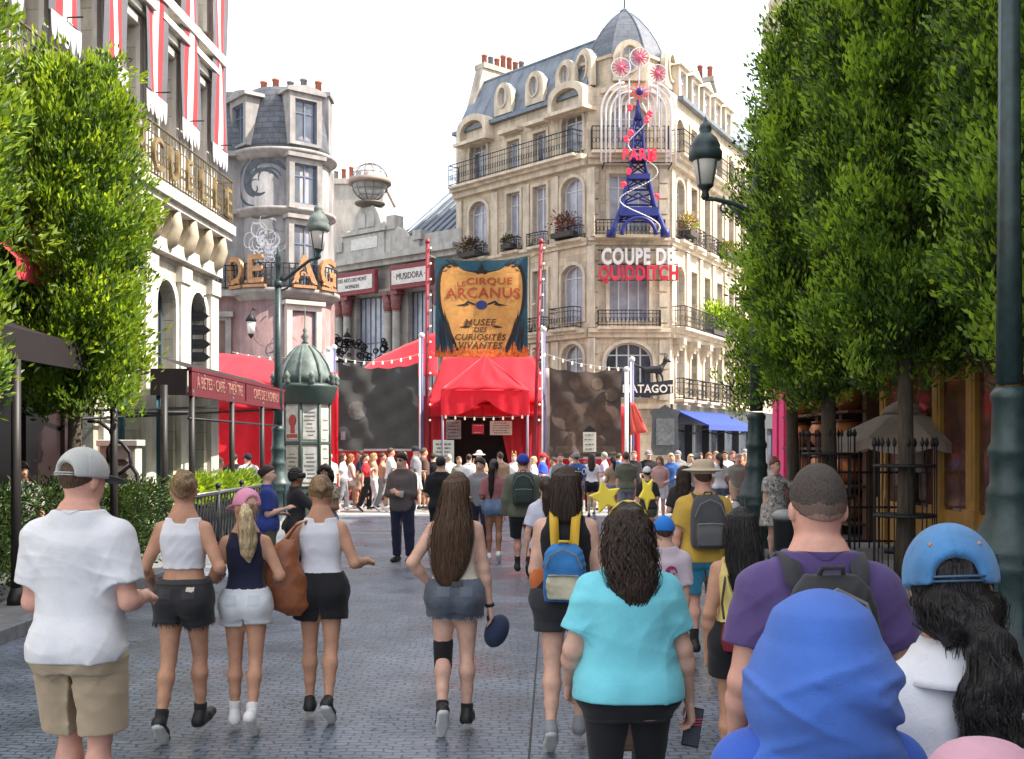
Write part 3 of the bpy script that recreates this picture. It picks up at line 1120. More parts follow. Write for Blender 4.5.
# ------------------------------------------------------------------ the setting: ground, street, pavements
m_pave = M('street_pavers', (0.150, 0.180, 0.225), rough=0.36, var=0.4, vs=0.7, dirt=.3, brick=(0.13, 0.065, 0.008, 0.32, 'xy'), bump=0.6, spec=0.6)
m_plaza = M('plaza_paving', (0.34, 0.33, 0.31), rough=0.75, var=0.12, vs=1.2, brick=(0.6, 0.6, 0.008, 0.7, 'xy'), bump=0.15)
m_walk = M('sidewalk_slabs', (0.20, 0.20, 0.20), rough=0.8, var=0.2, vs=1.5, brick=(0.7, 0.5, 0.008, 0.55, 'xy'), bump=0.2)
m_kerb = M('kerb_granite', (0.17, 0.175, 0.185), rough=0.7, var=0.25, vs=8, bump=0.2)
m_ground = M('ground_earth', (0.22, 0.21, 0.19), rough=0.9)
def sheet(name, x0, x1, y0, y1, z, mat):
 mb = MB()
 mb.quad((x0, y0, z), (x1, y0, z), (x1, y1, z), (x0, y1, z))
 o = mb.build(name, mat)
 return tag(o, kind='structure')
sheet('ground', -400, 400, -400, 400, -0.012, m_ground)
sheet('street', -4.85, 4.25, -30, 30.0, 0.0, m_pave)
sheet('plaza', -40, 40, 30.0, 90, 0.0, m_plaza)
mb = MB(); mb.box(-12, -5.05, -30, 27.0, -0.01, 0.13); tag(mb.build('pavement', m_walk), kind='structure')
mb = MB(); mb.box(4.45, 14, -30, 27.0, -0.01, 0.13); tag(mb.build('pavement', m_walk), kind='structure')
for x0, x1 in ((-5.05, -4.85), (4.25, 4.45)):
 mb = MB()
 y = -12.0
 while y < 27:
  mb.box(x0, x1, y + .006, y + .994, -.01, .145)
  y += 1.0
 tag(mb.build('kerb', m_kerb, bevel=.012), kind='structure')
mb = MB()
mb.tube([(.10, 2, .004), (.10, 6.6, .004), (.29, 11.6, .004), (.42, 18, .004), (.5, 29.9, .004)], .007, 4, flat=.3)
tag(mb.build('drain_channel', M('drain_dark', (.02, .02, .022), rough=.6)), kind='structure')
mb = MB()
for y0 in (17.0, 23.5, 29.4):
 mb.box(-4.84, 4.24, y0, y0 + .35, -.005, .004)
tag(mb.build('paving_band', M('paving_band', (.2, .205, .215), rough=.55, var=.2, vs=3, brick=(.5, .175, .01, .5, 'xy'))), kind='structure')
# ------------------------------------------------------------------ facade tools (local x along the facade, -y outward, z up)
m_glass = M('window_glass', (0.075, 0.085, 0.105), rough=0.08, var=0.5, vs=0.9, spec=0.7)
m_glass_l = M('curtained_glass', (0.30, 0.30, 0.35), rough=0.15, var=0.25, vs=2.2, spec=0.6)
wrg = random.Random(4)
m_glass_m = M('half_curtained_glass', (0.17, 0.175, 0.2), rough=0.1, var=0.7, vs=1.7, spec=0.7)
m_frame = M('white_window_frame', (0.55, 0.54, 0.53), rough=0.55, var=0.08)
m_iron = M('black_iron', (0.018, 0.019, 0.022), rough=0.5, var=0.2, spec=0.25)
m_stone = M('corner_stone', (0.56, 0.465, 0.335), rough=0.8, var=0.14, vs=1.1, brick=(.95, .33, .012, .72, 'xz'), bump=.35, dirt=.36)
m_trim = M('stone_trim', (0.60, 0.505, 0.38), rough=0.75, var=0.14, vs=2.5, bump=.12, bs=25, dirt=.34)
m_zinc = M('zinc_roof', (0.15, 0.175, 0.205), rough=0.5, var=0.22, vs=1.6, metal=.25, dirt=.2)
m_dark = M('dark_inside', (0.012, 0.012, 0.014), rough=0.9)
m_pot = M('terracotta_pot', (0.38, 0.13, 0.08), rough=0.8, var=0.25, vs=3)
m_potg = M('grey_chimney_pot', (0.2, 0.2, 0.21), rough=0.7, var=0.2)
def arch_poly(u0, u1, z0, z1, rise=0.0, n=10):
 """rectangle or round-headed opening, counter clockwise"""
 P = [(u0, z0), (u1, z0)]
 if rise <= 0:
  return P + [(u1, z1), (u0, z1)]
 uc, hw = (u0 + u1) / 2, (u1 - u0) / 2
 for i in range(n + 1):
  t = PI * i / n
  P.append((uc + hw * math.cos(t), z1 - rise + rise * math.sin(t)))
 return P
def inset(u0, u1, z0, z1, rise, d):
 return arch_poly(u0 + d, u1 - d, z0 + d, z1 - d, max(0, rise - d * .3) if rise else 0)
def wall_panel(name, L, z0, z1, ops, mat, parent, loc=(0, 0, 0), rz=0, depth=.28, u0=0.0, lab=None):
 """ops: (u0,u1,z0,z1,rise)"""
 mb = MB()
 mb.prism([(u0, z0), (L, z0), (L, z1), (u0, z1)], 0, depth, [list(reversed(arch_poly(*o))) for o in ops], caps=(True, True))
 return mb.build(name, mat, parent, loc, rz)
def window(parent, u0, u1, z0, z1, rise=0.0, depth=.17, frame=None, glass=None, mull=1, rows=(.72,), loc=(0, 0, 0), rz=0, fw=.07, name='window', bars=.035):
 mb = MB()
 mb.prism(arch_poly(u0, u1, z0, z1, rise), depth, depth + .07, [list(reversed(inset(u0, u1, z0, z1, rise, fw)))])
 for i in range(mull):
  uc = u0 + (u1 - u0) * (i + 1) / (mull + 1)
  mb.box(uc - bars, uc + bars, depth + .005, depth + .065, z0 + fw * .9, z1 - fw * .9)
 for r in rows:
  zc = z0 + (z1 - z0) * r
  mb.box(u0 + fw * .9, u1 - fw * .9, depth + .012, depth + .058, zc - bars * .8, zc + bars * .8)
 w = mb.build(name, frame or m_frame, parent, loc, rz)
 mb = MB()
 mb.prism(inset(u0, u1, z0, z1, rise, fw * .7), depth + .04, depth + .045)
 mb.build('pane', glass or m_glass_l, w)
 return w
def surround(mb, u0, u1, z0, z1, rise=0.0, w=.16, d=.07):
 """raised stone frame round an opening"""
 o = arch_poly(u0 - w, u1 + w, z0, z1 + w, rise + (w if rise else 0))
 i = arch_poly(u0, u1, z0 - .001, z1, rise)
 if rise:
  mb.prism(o, -d, .003, [list(reversed(arch_poly(u0, u1, z0 + .002, z1, rise)))])
 else:
  mb.box(u0 - w, u0, -d, .003, z0, z1 + w)
  mb.box(u1, u1 + w, -d, .003, z0, z1 + w)
  mb.box(u0, u1, -d, .003, z1, z1 + w)
def railing(parent, pts, z, hgt=.85, step=.13, mat=None, name='railing', scroll=True):
 """pts: plan polyline"""
 mb = MB()
 mat = mat or m_iron
 for a, b in zip(pts[:-1], pts[1:]):
  a, b = Vector((*a, 0)), Vector((*b, 0))
  L = (b - a).length
  if L < .02:
   continue
  n = max(1, int(L / step))
  mb.tube([a + Vector((0, 0, z + hgt)), b + Vector((0, 0, z + hgt))], .022, 6)
  mb.tube([a + Vector((0, 0, z + hgt * .80)), b + Vector((0, 0, z + hgt * .80))], .012, 4)
  mb.tube([a + Vector((0, 0, z + .07)), b + Vector((0, 0, z + .07))], .018, 4)
  for i in range(n + 1):
   p = a.lerp(b, i / n)
   mb.tube([p + Vector((0, 0, z)), p + Vector((0, 0, z + hgt))], .011 if i not in (0, n) else .022, 4, False)
  if scroll:
   d = (b - a).normalized()
   for i in range(n):
    c = a.lerp(b, (i + .5) / n) + Vector((0, 0, z + hgt * .42))
    r = step * .42
    mb.tube([c + d * (r * math.cos(t * PI / 4)) + Vector((0, 0, r * 1.7 * math.sin(t * PI / 4))) for t in range(9)], .010, 3, False)
 return mb.build(name, mat, parent)
def xf(o):
 return Matrix.Translation(o.location) @ o.rotation_euler.to_matrix().to_4x4()
def pot(parent, p, r=.11, h=.55, mat=None):
 mb = MB()
 mb.lathe([(r, 0), (r * .92, h * .85), (r * 1.12, h * .86), (r * 1.1, h * .97), (r * .75, h), (r * .75, h * .9)], 10, c=p)
 return mb.build('chimney_pot', mat or m_pot, parent)
# ------------------------------------------------------------------ corner building with the domed turret
A = Vector((-2.55, 50.2, 0)); Bc = Vector((3.04, 44.0, 0)); Cc = Vector((6.32, 44.0, 0)); Dd = Vector((6.32 + .465 * 20, 44 + .885 * 20, 0))
corner = empty('corner_building', 'cream stone corner building with domed turret, mansard roof and iron balconies', 'building', (3.04, 44, 0))
O = Vector((3.04, 44, 0))
def face(a, b):
 return (a - O), math.atan2(b.y - a.y, b.x - a.x), (b - a).length
fl_loc, fl_rz, fl_L = face(A, Bc)
fc_loc, fc_rz, fc_L = face(Bc, Cc)
fr_loc, fr_rz, fr_L = face(Cc, Dd)
LU = [(1.58, .62, True), (3.93, .42, False), (5.57, .42, False), (7.48, .62, True)]
ZT = 15.3
def facade(kind, loc, rz, L):
 ops, wins = [], []
 trim = MB()
 bal = []
 if kind == 'left':
  cols = LU
 elif kind == 'center':
  cols = [(1.64, .80, True)]
 else:
  cols = [(1.15, .50, True), (2.9, .42, False), (4.7, .42, False), (6.5, .42, False), (8.3, .42, False), (10.2, .42, False), (12.0, .42, False), (13.8, .42, False), (15.6, .42, False), (17.4, .42, False), (19.0, .42, False)]
 for u, w, ar in cols:
  # first floor (low), second, third, attic
  if kind == 'center':
   ops.append((u - .95, u + .95, 3.75, 6.0, .75))
  elif kind == 'left':
   ops.append((u - w, u + w, 4.0, 6.0, w * .9 if ar else 0))
  else:
   ops.append((u - w, u + w, 3.95, 5.9, 0))
  ops.append((u - w, u + w, 6.85, 9.2, w * .8 if ar and kind != 'center' else 0))
  ops.append((u - w, u + w, 10.4, 12.75, w * .8 if ar and kind != 'center' else 0))
  if kind == 'left':
   ops.append((u - w * .95, u + w * .95, 13.75, 15.55 if ar else 15.0, w * .9 if ar else 0))
  elif kind == 'right':
   ops.append((u - w * .95, u + w * .95, 13.75, 15.2, w * .9 if ar else 0))
  else:
   ops.append((u - w * .9, u + w * .9, 13.8, 15.5, .5))
 if kind == 'left':
  # wide ground floor doorway
  for u in (1.6, 4.3, 7.1):
   ops.append((u - .85, u + .85, .2, 3.1, .5))
 if kind == 'center':
  ops.append((.75, 2.05, .12, 3.0, .6))
 top = 16.1 if kind != 'center' else 16.2
 z0 = 0 if kind != 'right' else 3.55
 w_ = wall_panel('wall', L, z0, top, ops, m_stone, corner, loc, rz)
 for o in ops:
  tall = o[3] - o[2]
  wide = o[1] - o[0] > 1.2
  window(w_, *o, depth=.2, mull=1 if not wide or kind != 'center' else 3, rows=(.78,) if tall > 2 else (.7,), fw=.06,
               glass=wrg.choice((m_glass, m_glass_m, m_glass_l) if (o[2] < 6.5 or kind == 'right') else (m_glass_l, m_glass_l, m_glass_m)), bars=.03)
 # mouldings
 for (zc, pr, hh) in ((6.55, .30, .16), (10.18, .22, .13), (13.52, .42, .2)):
  trim.box(-.0, L, -pr, .004, zc - hh, zc)
  trim.box(-.0, L, -pr * .55, .003, zc - hh * 2.2, zc - hh)
 trim.box(0, L, -.12, .0035, 3.35, 3.55)
 for o in ops:
  if o[2] > 3.7:
   surround(trim, *o, w=.13, d=.06)
 # shallow pilasters between the bays, keystones and brackets under the balcony
 if kind == 'left':
  for u in (.28, 2.72, 4.75, 6.5, 8.55):
   for (a, b) in ((6.6, 9.85), (10.2, 12.95), (3.6, 6.15)):
    trim.box(u - .19, u + .19, -.07, .0025, a, b)
 if kind == 'right':
  for u in (.2, 2.05, 3.8, 5.6, 7.4, 9.25, 11.6):
   for (a, b) in ((6.6, 9.85), (10.2, 12.95)):
    trim.box(u - .17, u + .17, -.09, .0025, a, b)
  for i in range(7):
   u = .4 + i * 1.75
   trim.box(u, u + .34, -.45, .002, 5.95, 6.2)
   trim.box(u + .03, u + .31, -.28, .0015, 5.72, 5.95)
   trim.box(u + .06, u + .28, -.14, .001, 5.5, 5.72)
 if kind == 'center':
  for a in (.08, L - .43):
   for i in range(15):
    trim.box(a, a + .35, -.055, .0025, 3.7 + i * .62, 3.7 + i * .62 + .55)
 if kind == 'left':
  # segmental hoods over the two arched attic bays, straight hoods over the others
  for u, w, ar in cols:
   if ar:
    uo = arch_poly(u - 1.0, u + 1.0, 15.25, 16.55, .55)
    ui = arch_poly(u - .78, u + .78, 15.26, 16.28, .5)
    trim.prism(uo, -.45, .3, [list(reversed(ui))])
    trim.prism(arch_poly(u - .77, u + .77, 15.43, 16.27, .5), -.12, .3)
    trim.box(u - 1.12, u + 1.12, -.58, .3, 15.28, 15.42)
   else:
    trim.box(u - .62, u + .62, -.4, .2, 15.28, 15.44)
 tr = trim.build('cornice', m_trim, w_)
 return w_
wl = facade('left', fl_loc, fl_rz, fl_L)
wc = facade('center', fc_loc, fc_rz, fc_L)
wr = facade('right', fr_loc, fr_rz, fr_L)
# balconies
def balcony(w, u0, u1, z, d=.55, hgt=.75, slab=True, step=.15, ends=True):
 b = MB()
 b.box(u0, u1, -d, -.002, z - .1, z + .004)
 o = b.build('balcony', m_trim, w)
 railing(o, [(u0 + .03, -.02), (u0 + .03, -d + .04), (u1 - .03, -d + .04), (u1 - .03, -.02)], z, hgt, step)
 return o
balcony(wl, .15, fl_L - .25, 13.55, .62, .95)
balcony(wl, 6.55, fl_L - .35, 6.6, .5, .85)
balcony(wl, .6, 2.6, 6.6, .45, .8)
for u, w, ar in LU:
 balcony(wl, u - w - .12, u + w + .12, 10.2, .34, .55 if not ar else .5)
for u in (3.93, 5.57):
 balcony(wl, u - .55, u + .55, 6.6, .34, .6)
balcony(wc, .35, fc_L - .4, 6.6, .42, .65)
balcony(wc, .1, fc_L - .1, 13.55, .6, .95)
balcony(wc, .25, fc_L - .25, 10.2, .6, .6)
balcony(wr, .05, 19.5, 6.6, .65, .85)
balcony(wr, .05, 19.5, 13.55, .6, .95)
for u in (1.15, 2.9, 4.7, 6.5, 8.3, 10.2):
 balcony(wr, u - .6, u + .6, 10.2, .4, .75)
 balcony(wr, u - .62, u + .62, 3.75, .42, .85)
# roofs
def mansard(w, L, z0, z1, run, u0=0.0, name='roof', seams=.75, mat=None, dp=4.6):
 b = MB()
 prof = [(0.12, z0), (.12 + run * .18, z0 + (z1 - z0) * .3), (.12 + run, z1), (dp, z1 + .25), (dp, z0), (.4, z0)]
 vs = [(u0, p[0], p[1]) for p in prof] + [(L, p[0], p[1]) for p in prof]
 n = len(prof)
 fs = [(i, (i + 1) % n, (i + 1) % n + n, i + n) for i in range(n)] + [tuple(range(n)), tuple(reversed(range(n, 2 * n)))]
 b.add(vs, fs)
 k = int((L - u0) / seams)
 for i in range(1, k):
  u = u0 + (L - u0) * i / k
  b.tube([(u, prof[0][0], prof[0][1]), (u, prof[1][0], prof[1][1]), (u, prof[2][0], prof[2][1])], .028, 4)
 b.tube([(u0, prof[2][0], prof[2][1]), (L, prof[2][0], prof[2][1])], .06, 6)
 b.box(u0, L, -.25, .3, z0 - .1, z0 + .06)
 return b.build(name, mat or m_zinc, w)
rl = mansard(wl, fl_L - .3, 16.05, 18.6, 1.15)
rr_ = mansard(wr, 19.6, 16.05, 18.4, 1.2, .9, dp=2.8)
def oeil(roofp, u, zc, r=.50, dep=1.3, y0=-.02, m=None):
 """round dormer with a stone hood"""
 b = MB()
 n = 20
 body = [(u + (r + .2) * math.cos(2 * PI * i / n), zc + (r * 1.25 + .2) * math.sin(2 * PI * i / n)) for i in range(n)]
 hole = [(u + r * .72 * math.cos(2 * PI * i / n), zc + r * 1.15 * math.sin(2 * PI * i / n)) for i in range(n)]
 foot = arch_poly(u - r - .2, u + r + .2, zc - r * 1.25 - .28, zc + r * 1.25 + .2, r + .3)
 b.prism(foot, y0, y0 + .22, [list(reversed(hole))])
 ring = [(u + r * .9 * math.cos(2 * PI * i / n), zc + r * 1.3 * math.sin(2 * PI * i / n)) for i in range(n)]
 b.prism(ring, y0 - .08, y0 + .002, [list(reversed(hole))])
 d = b.build('dormer', m or m_trim, roofp)
 b = MB()
 b.prism(arch_poly(u - r - .1, u + r + .1, zc - r * 1.2, zc + r * 1.25 + .1, r + .2), y0 + .221, y0 + dep)
 b.build('dormer_roof', m_zinc, d)
 b = MB()
 b.prism(hole, y0 + .12, y0 + .16, [list(reversed([(u + (p[0] - u) * .82, zc + (p[1] - zc) * .86) for p in hole]))])
 b.box(u - .025, u + .025, y0 + .121, y0 + .155, zc - r * 1.05, zc + r * 1.05)
 wn_ = b.build('window', m_frame, d)
 b = MB()
 b.prism([(u + (p[0] - u) * .98, zc + (p[1] - zc) * .98) for p in hole], y0 + .16, y0 + .17)
 b.build('pane', m_glass_l, wn_)
 return d
for u in (3.1, 5.1, 6.95):
 oeil(rl, u, 17.05, .36, 1.5, .08)
def box_dormer(rp, u, z0=16.15, z1=17.25, hw=.36, y0=-.05):
 b = MB()
 b.prism(arch_poly(u - hw - .16, u + hw + .16, z0, z1 + .16), y0, y0 + 1.2, [list(reversed(arch_poly(u - hw, u + hw, z0 + .12, z1)))])
 b.prism([(u - hw - .28, z1 + .16), (u + hw + .28, z1 + .16), (u, z1 + .52)], y0 - .12, y0 + 1.3)
 d = b.build('dormer', m_trim, rp)
 window(d, u - hw, u + hw, z0 + .12, z1, depth=y0 + .12, rows=(.6,), fw=.05, name='casement')
for u in (1.5, 3.1, 4.7, 6.3, 7.9):
 box_dormer(rr_, u)
# party walls with chimney pots
def party(w, u, th, name='chimney_stack', zt=19.4, flip=False, npots=9):
 b = MB()
 prof = [(.03, 13.4), (.05, 15.2), (.35, 16.3), (1.25, zt), (5.2, zt), (5.2, 13.4)]
 vs = [(u, p[0], p[1]) for p in prof] + [(u + th, p[0], p[1]) for p in prof]
 n = len(prof)
 b.add(vs, [(i, (i + 1) % n, (i + 1) % n + n, i + n) for i in range(n)] + [tuple(range(n)), tuple(reversed(range(n, 2 * n)))])
 b.box(u - .08, u + th + .08, 1.2, 5.25, zt - .12, zt + .12)
 o = b.build(name, M('chimney_render', (.46, .40, .32), rough=.85, var=.2, vs=1.2, dirt=.45), w)
 rg = random.Random(int(u * 10))
 for i in range(npots):
  pot(o, (u + th / 2, 1.5 + i * 3.5 / (npots - 1), zt + .1), .13, rg.choice((.55, .62, .75, .5)), m_pot if rg.random() > .25 else m_potg)
 return o
party(wl, -.05, .55, npots=10)
party(wr, 9.7, .55, zt=19.6, npots=8)
# turret over the corner
tb = MB()
tcx, tcy = 1.64, 1.75
for (r, za, zb) in ((2.25, 15.95, 16.15), (2.05, 16.15, 16.35)):
 tb.lathe([(r, za), (r, zb)], 8, (tcx, tcy, 0), a0=PI / 8, a1=2 * PI + PI / 8, smooth=False)
tb.lathe([(1.95, 16.35), (1.95, 17.35), (2.06, 17.37), (2.06, 17.5)], 8, (tcx, tcy, 0), a0=PI / 8, a1=2 * PI + PI / 8, smooth=False)
drum = tb.build('turret', m_stone, wc)
tb = MB()
dprof = [(1.75, 17.5), (1.62, 17.9), (1.35, 18.5), (1.0, 19.05), (.62, 19.5), (.34, 19.75), (.24, 19.82), (.2, 19.95), (.05, 20.05), (.03, 20.6), (.005, 20.9)]
tb.lathe(dprof, 8, (tcx, tcy, 0), a0=PI / 8, a1=2 * PI + PI / 8, smooth=False)
for i in range(8):
 t = PI / 8 + i * PI / 4
 tb.tube([(tcx + r * math.cos(t), tcy + r * math.sin(t), z) for r, z in dprof[:7]], .035, 5)
dome = tb.build('dome', M('slate_dome', (.085, .095, .115), rough=.45, var=.2, vs=4, brick=(.3, .16, .01, .6, 'xz'), bump=.2), drum)
for k, ang in enumerate((-62, 0, 62)):
 hd = bpy.data.objects.new('dormer_holder', None)
 t = R(ang)
 b = MB()
 cx, cy = tcx + 1.9 * math.sin(t), tcy - 1.9 * math.cos(t)
 d = oeil(drum, 0, 17.25, .46, .9, -.14)
 d.location = (cx, cy, 0)
 d.rotation_euler = (0, 0, t)
 bpy.data.objects.remove(hd)
# solid core so that nothing shows through the building
cb = MB()
def core(a, b, c, d, z0, z1):
 vs = [(p.x - O.x, p.y - O.y, z) for z in (z0, z1) for p in (a, b, c, d)]
 cb.add(vs, [(0, 3, 2, 1), (4, 5, 6, 7), (0, 1, 5, 4), (1, 2, 6, 5), (2, 3, 7, 6), (3, 0, 4, 7)])
def off(p, n, d):
 return p + n * d
nl = Vector((.745, .667, 0)); nr_ = Vector((-.885, .465, 0))
core(off(A, nl, .45), off(Bc, nl, .45), off(Bc, nl, 5), off(A, nl, 5), 0, 16.0)
core(off(Cc, nr_, .45), off(Dd, nr_, .45), off(Dd, nr_, 5), off(Cc, nr_, 5), 0, 16.0)
core(Vector((3.3, 44.5, 0)), Vector((6.0, 44.5, 0)), Vector((5.4, 48, 0)), Vector((3.6, 48, 0)), 0, 16.3)
cb.build('inner_core', m_dark, corner)
# shopfront under the right side
sb = MB()
m_shopd = M('black_shopfront', (.02, .021, .026), rough=.4, var=.15)
sb.box(0, 20, -.12, .3, 2.75, 3.54)
for u in (0, 2.3, 4.6, 6.9, 9.2, 11.7, 14, 16.5, 19):
 sb.box(u, u + .3, -.16, .3, 0, 2.75)
sb.box(.3, 20, .05, .3, 0, .6)
shop = sb.build('shopfront', m_shopd, wr)
sb = MB(); sb.box(.3, 19.7, .16, .18, .6, 2.75); sb.build('shop_window', m_glass, shop)
# turquoise plinth of stone on the centre face
sb = MB(); sb.box(0, fc_L, -.08, .002, 0, .5); sb.build('plinth', m_trim, wc)
# blue awning
aw = empty('awning', 'bright blue awning over the dark corner shop', 'awning', (6.32, 44, 0), fr_rz)
b = MB()
b.add([(.3, -.18, 3.30), (7, -.18, 3.30), (7, -1.5, 2.70), (.3, -1.5, 2.70), (.3, -.14, 3.26), (7, -.14, 3.26), (7, -1.47, 2.65), (.3, -1.47, 2.65)],
      [(0, 1, 2, 3), (7, 6, 5, 4), (3, 2, 6, 7), (0, 3, 7, 4), (1, 5, 6, 2)])
b.box(.3, 7, -1.52, -1.49, 2.5, 2.71)
b.build('awning_cloth', cloth('blue_awning', (.018, .045, .25)), aw)
for u in (.5, 3.6, 6.8):
 b = MB()
 b.tube([(u, -.15, 2.5), (u, -.8, 2.35), (u, -1.45, 2.62)], .03, 6)
 b.build('awning_arm', m_iron, aw)
# ------------------------------------------------------------------ museum hall in the middle distance
m_mstone = M('museum_stone', (0.40, 0.375, 0.335), rough=.8, var=.16, vs=1.0, brick=(1.2, .45, .012, .75, 'xz'), bump=.3, dirt=.3)
m_mtrim = M('museum_trim', (0.43, 0.41, 0.37), rough=.8, var=.16, vs=2, dirt=.3)
m_mred = M('dull_red_paint', (.21, .035, .045), rough=.6, var=.25, vs=5)
MA = Vector((-8.9, 55.3, 0)); MBp = Vector((-2.55, 50.0, 0))
mrz = math.atan2(MBp.y - MA.y, MBp.x - MA.x); mL = (MBp - MA).length
museum = empty('museum_building', 'grey stone museum hall with tall barred windows, stepped parapet and a globe on top', 'building', MA, mrz)
def mu(px):   # facade coordinate seen at a column of the picture, used to space the bays
 r = (px - CX) / FPX
 c, s_ = math.cos(mrz), math.sin(mrz)
 return (r * MA.y - MA.x) / (c - r * s_)
ops = []
for a, b in ((356, 386), (408, 437)):
 ops.append((mu(a), mu(b), 3.2, 9.15, 0))
ops.append((.2, .9, 3.2, 9.15, 0))
mw = wall_panel('wall', mL + .3, 0, 11.0, ops, m_mstone, museum, depth=.5)
for o in ops:
 window(mw, *o, depth=.3, frame=M('blue_grey_frame', (.08, .10, .14), rough=.5), glass=M('museum_glass', (.34, .36, .42), rough=.12, var=.3, vs=1.4, spec=.6), mull=5 if o[1] - o[0] > 1 else 1, rows=(.33, .62), fw=.06, bars=.022)
tr = MB()
tr.box(-.4, mL + .3, -.55, .004, 10.75, 11.05)
tr.box(-.3, mL + .3, -.35, .003, 10.5, 10.75)
tr.box(-.3, mL + .3, -.15, .002, 9.25, 9.4)
tr.box(-.2, mL + .3, .0, .5, 11.05, 11.75)
# stepped and scrolled gable over the left bay
uc = (mu(345) + mu(387)) / 2 + .2
g = [(uc - 2.1, 11.05), (uc + 3.6, 11.05), (uc + 3.6, 11.75), (uc + 2.6, 11.9), (uc + 2.25, 12.6), (uc + 1.95, 12.95), (uc + 1.35, 13.0), (uc + 1.3, 13.1), (uc + 1.0, 13.15),
     (uc + .85, 13.9), (uc + .62, 14.45), (uc + .3, 14.75), (uc - .3, 14.75), (uc - .62, 14.45), (uc - .85, 13.9), (uc - 1.0, 13.15), (uc - 1.5, 13.0), (uc - 1.75, 13.3), (uc - 1.75, 12.6), (uc - 2.1, 12.1)]
g = [(x, 11.05 + (z - 11.05) * .69) for x, z in g]
tr.prism(g, -.12, .45)
tr.prism([(uc - 1.5, 11.12), (uc + 1.3, 11.12), (uc + 1.3, 12.15), (uc - 1.5, 12.15)], -.2, -.121)
for du in (-.32, .32):
 tr.prism(arch_poly(uc + du - .26, uc + du + .26, 12.5, 13.3, .26), -.17, -.121)
tr.box(uc - 1.75, uc + 1.45, -.3, .0, 12.2, 12.38)
for u in (uc + 1.75, uc + 3.5, uc - 2.0):
 tr.box(u - .28, u + .28, -.2, .4, 12.2 if u == uc + 1.75 else 11.5, 12.85 if u == uc + 1.75 else 11.95)
tr.build('parapet', m_mtrim, mw)
t = MB(); t.box(uc - 1.0, uc + .85, -.23, -.2, 11.45, 12.0); t.build('name_tablet', M('marble_tablet', (.55, .53, .5), rough=.5, var=.15, vs=6), mw)
# paired columns with red capitals
for px in (347.5, 396.5, 447):
 for dd in (-.27, .27):
  u = mu(px) + dd
  c = MB()
  c.lathe([(.25, 2.9), (.25, 3.1), (.2, 3.15), (.19, 5.5), (.175, 8.2), (.2, 8.25)], 14, (u, -.28, 0))
  col = c.build('column', m_mtrim, mw)
  c = MB(); c.lathe([(.19, 8.2), (.26, 8.5), (.24, 8.6), (.31, 9.0)], 8, (u, -.28, 0)); c.box(u - .3, u + .3, -.57, -.01, 9.0, 9.2)
  c.build('capital', M('capital_red', (.20, .075, .07), rough=.7, var=.4, vs=9), col)
for px0, px1, txt in ((341, 384, ('DES ARTS DES MONT', 'NOMADES')), (399, 440, ('· MUSIDORA ·',))):
 u0, u1 = mu(px0), mu(px1)
 b = MB(); b.box(u0, u1, -.62, -.36, 9.2, 10.32)
 s_ = b.build('sign_board', m_mred, mw, bevel=.03)
 b = MB(); b.box(u0 + .16, u1 - .16, -.65, -.62, 9.42, 10.1)
 p_ = b.build('sign_panel', M('sign_cream', (.62, .59, .54), rough=.6), s_)
 for i, tx in enumerate(txt):
  text_obj('lettering', tx, .26 if len(txt) > 1 else .42, .01, M('letter_dark', (.06, .035, .04), rough=.6), s_, ((u0 + u1) / 2, -.66, 9.76 + (.16 - .32 * i if len(txt) > 1 else 0)), sx=.82)
# glazed metal roof behind
b = MB()
b.add([(mL * .42, .6, 11.6), (mL + .6, .6, 11.6), (mL + .6, 5.0, 15.1), (mL * .42, 5.0, 14.9), (mL * .42, 9, 11.6), (mL + .6, 9, 11.6)], [(0, 1, 2, 3), (3, 2, 5, 4), (0, 3, 4), (1, 5, 2)])
for i in range(11):
 u = mL * .42 + (mL * .58 + .6) * i / 10
 b.tube([(u, .55, 11.62), (u, 5.0, 15.13)], .05, 4)
b.tube([(mL * .42, 5, 15.0), (mL + .6, 5, 15.15)], .08, 5)
b.build('metal_roof', m_zinc, museum)
b = MB(); b.box(-1, mL + .3, .52, 9, 0, 11.5); b.build('inner_core', m_dark, museum)
# the globe
gl = empty('globe', 'open metal globe with a flat ring, crowning the museum gable', 'globe', museum.matrix_basis @ Vector((uc, .1, 13.5)), mrz)
b = MB(); b.lathe([(.35, 0), (.7, .12), (.75, .16), (.75, .24), (.3, .27), (.18, .35)], 16)
b.build('globe_stand', M('bronze_dark', (.10, .085, .07), rough=.5, var=.2), gl)
b = MB()
gr = .92
for i in range(6):
 t = PI * i / 6
 b.tube([(gr * math.cos(a) * math.cos(t), gr * math.cos(a) * math.sin(t), 1.25 + gr * math.sin(a)) for a in [2 * PI * k / 24 for k in range(25)]], .022, 4, False)
for el in (-50, -25, 25, 50):
 r, z = gr * math.cos(R(el)), 1.25 + gr * math.sin(R(el))
 b.tube([(r * math.cos(2 * PI * k / 24), r * math.sin(2 * PI * k / 24), z) for k in range(25)], .018, 4, False)
b.build('globe_cage', M('globe_bars', (.16, .14, .125), rough=.5), gl)
b = MB(); b.lathe([(gr + .02, 1.13), (gr + .13, 1.13), (gr + .13, 1.37), (gr + .02, 1.37)], 28)
b.build('globe_ring', M('globe_band', (.27, .20, .15), rough=.6), gl)
b = MB(); b.sphere((0, 0, 1.25), gr * .93, 24, 16)
b.build('globe_ball', M('globe_glass', (.60, .62, .62), rough=.35, var=.18, vs=1.6, alpha=.45), gl)
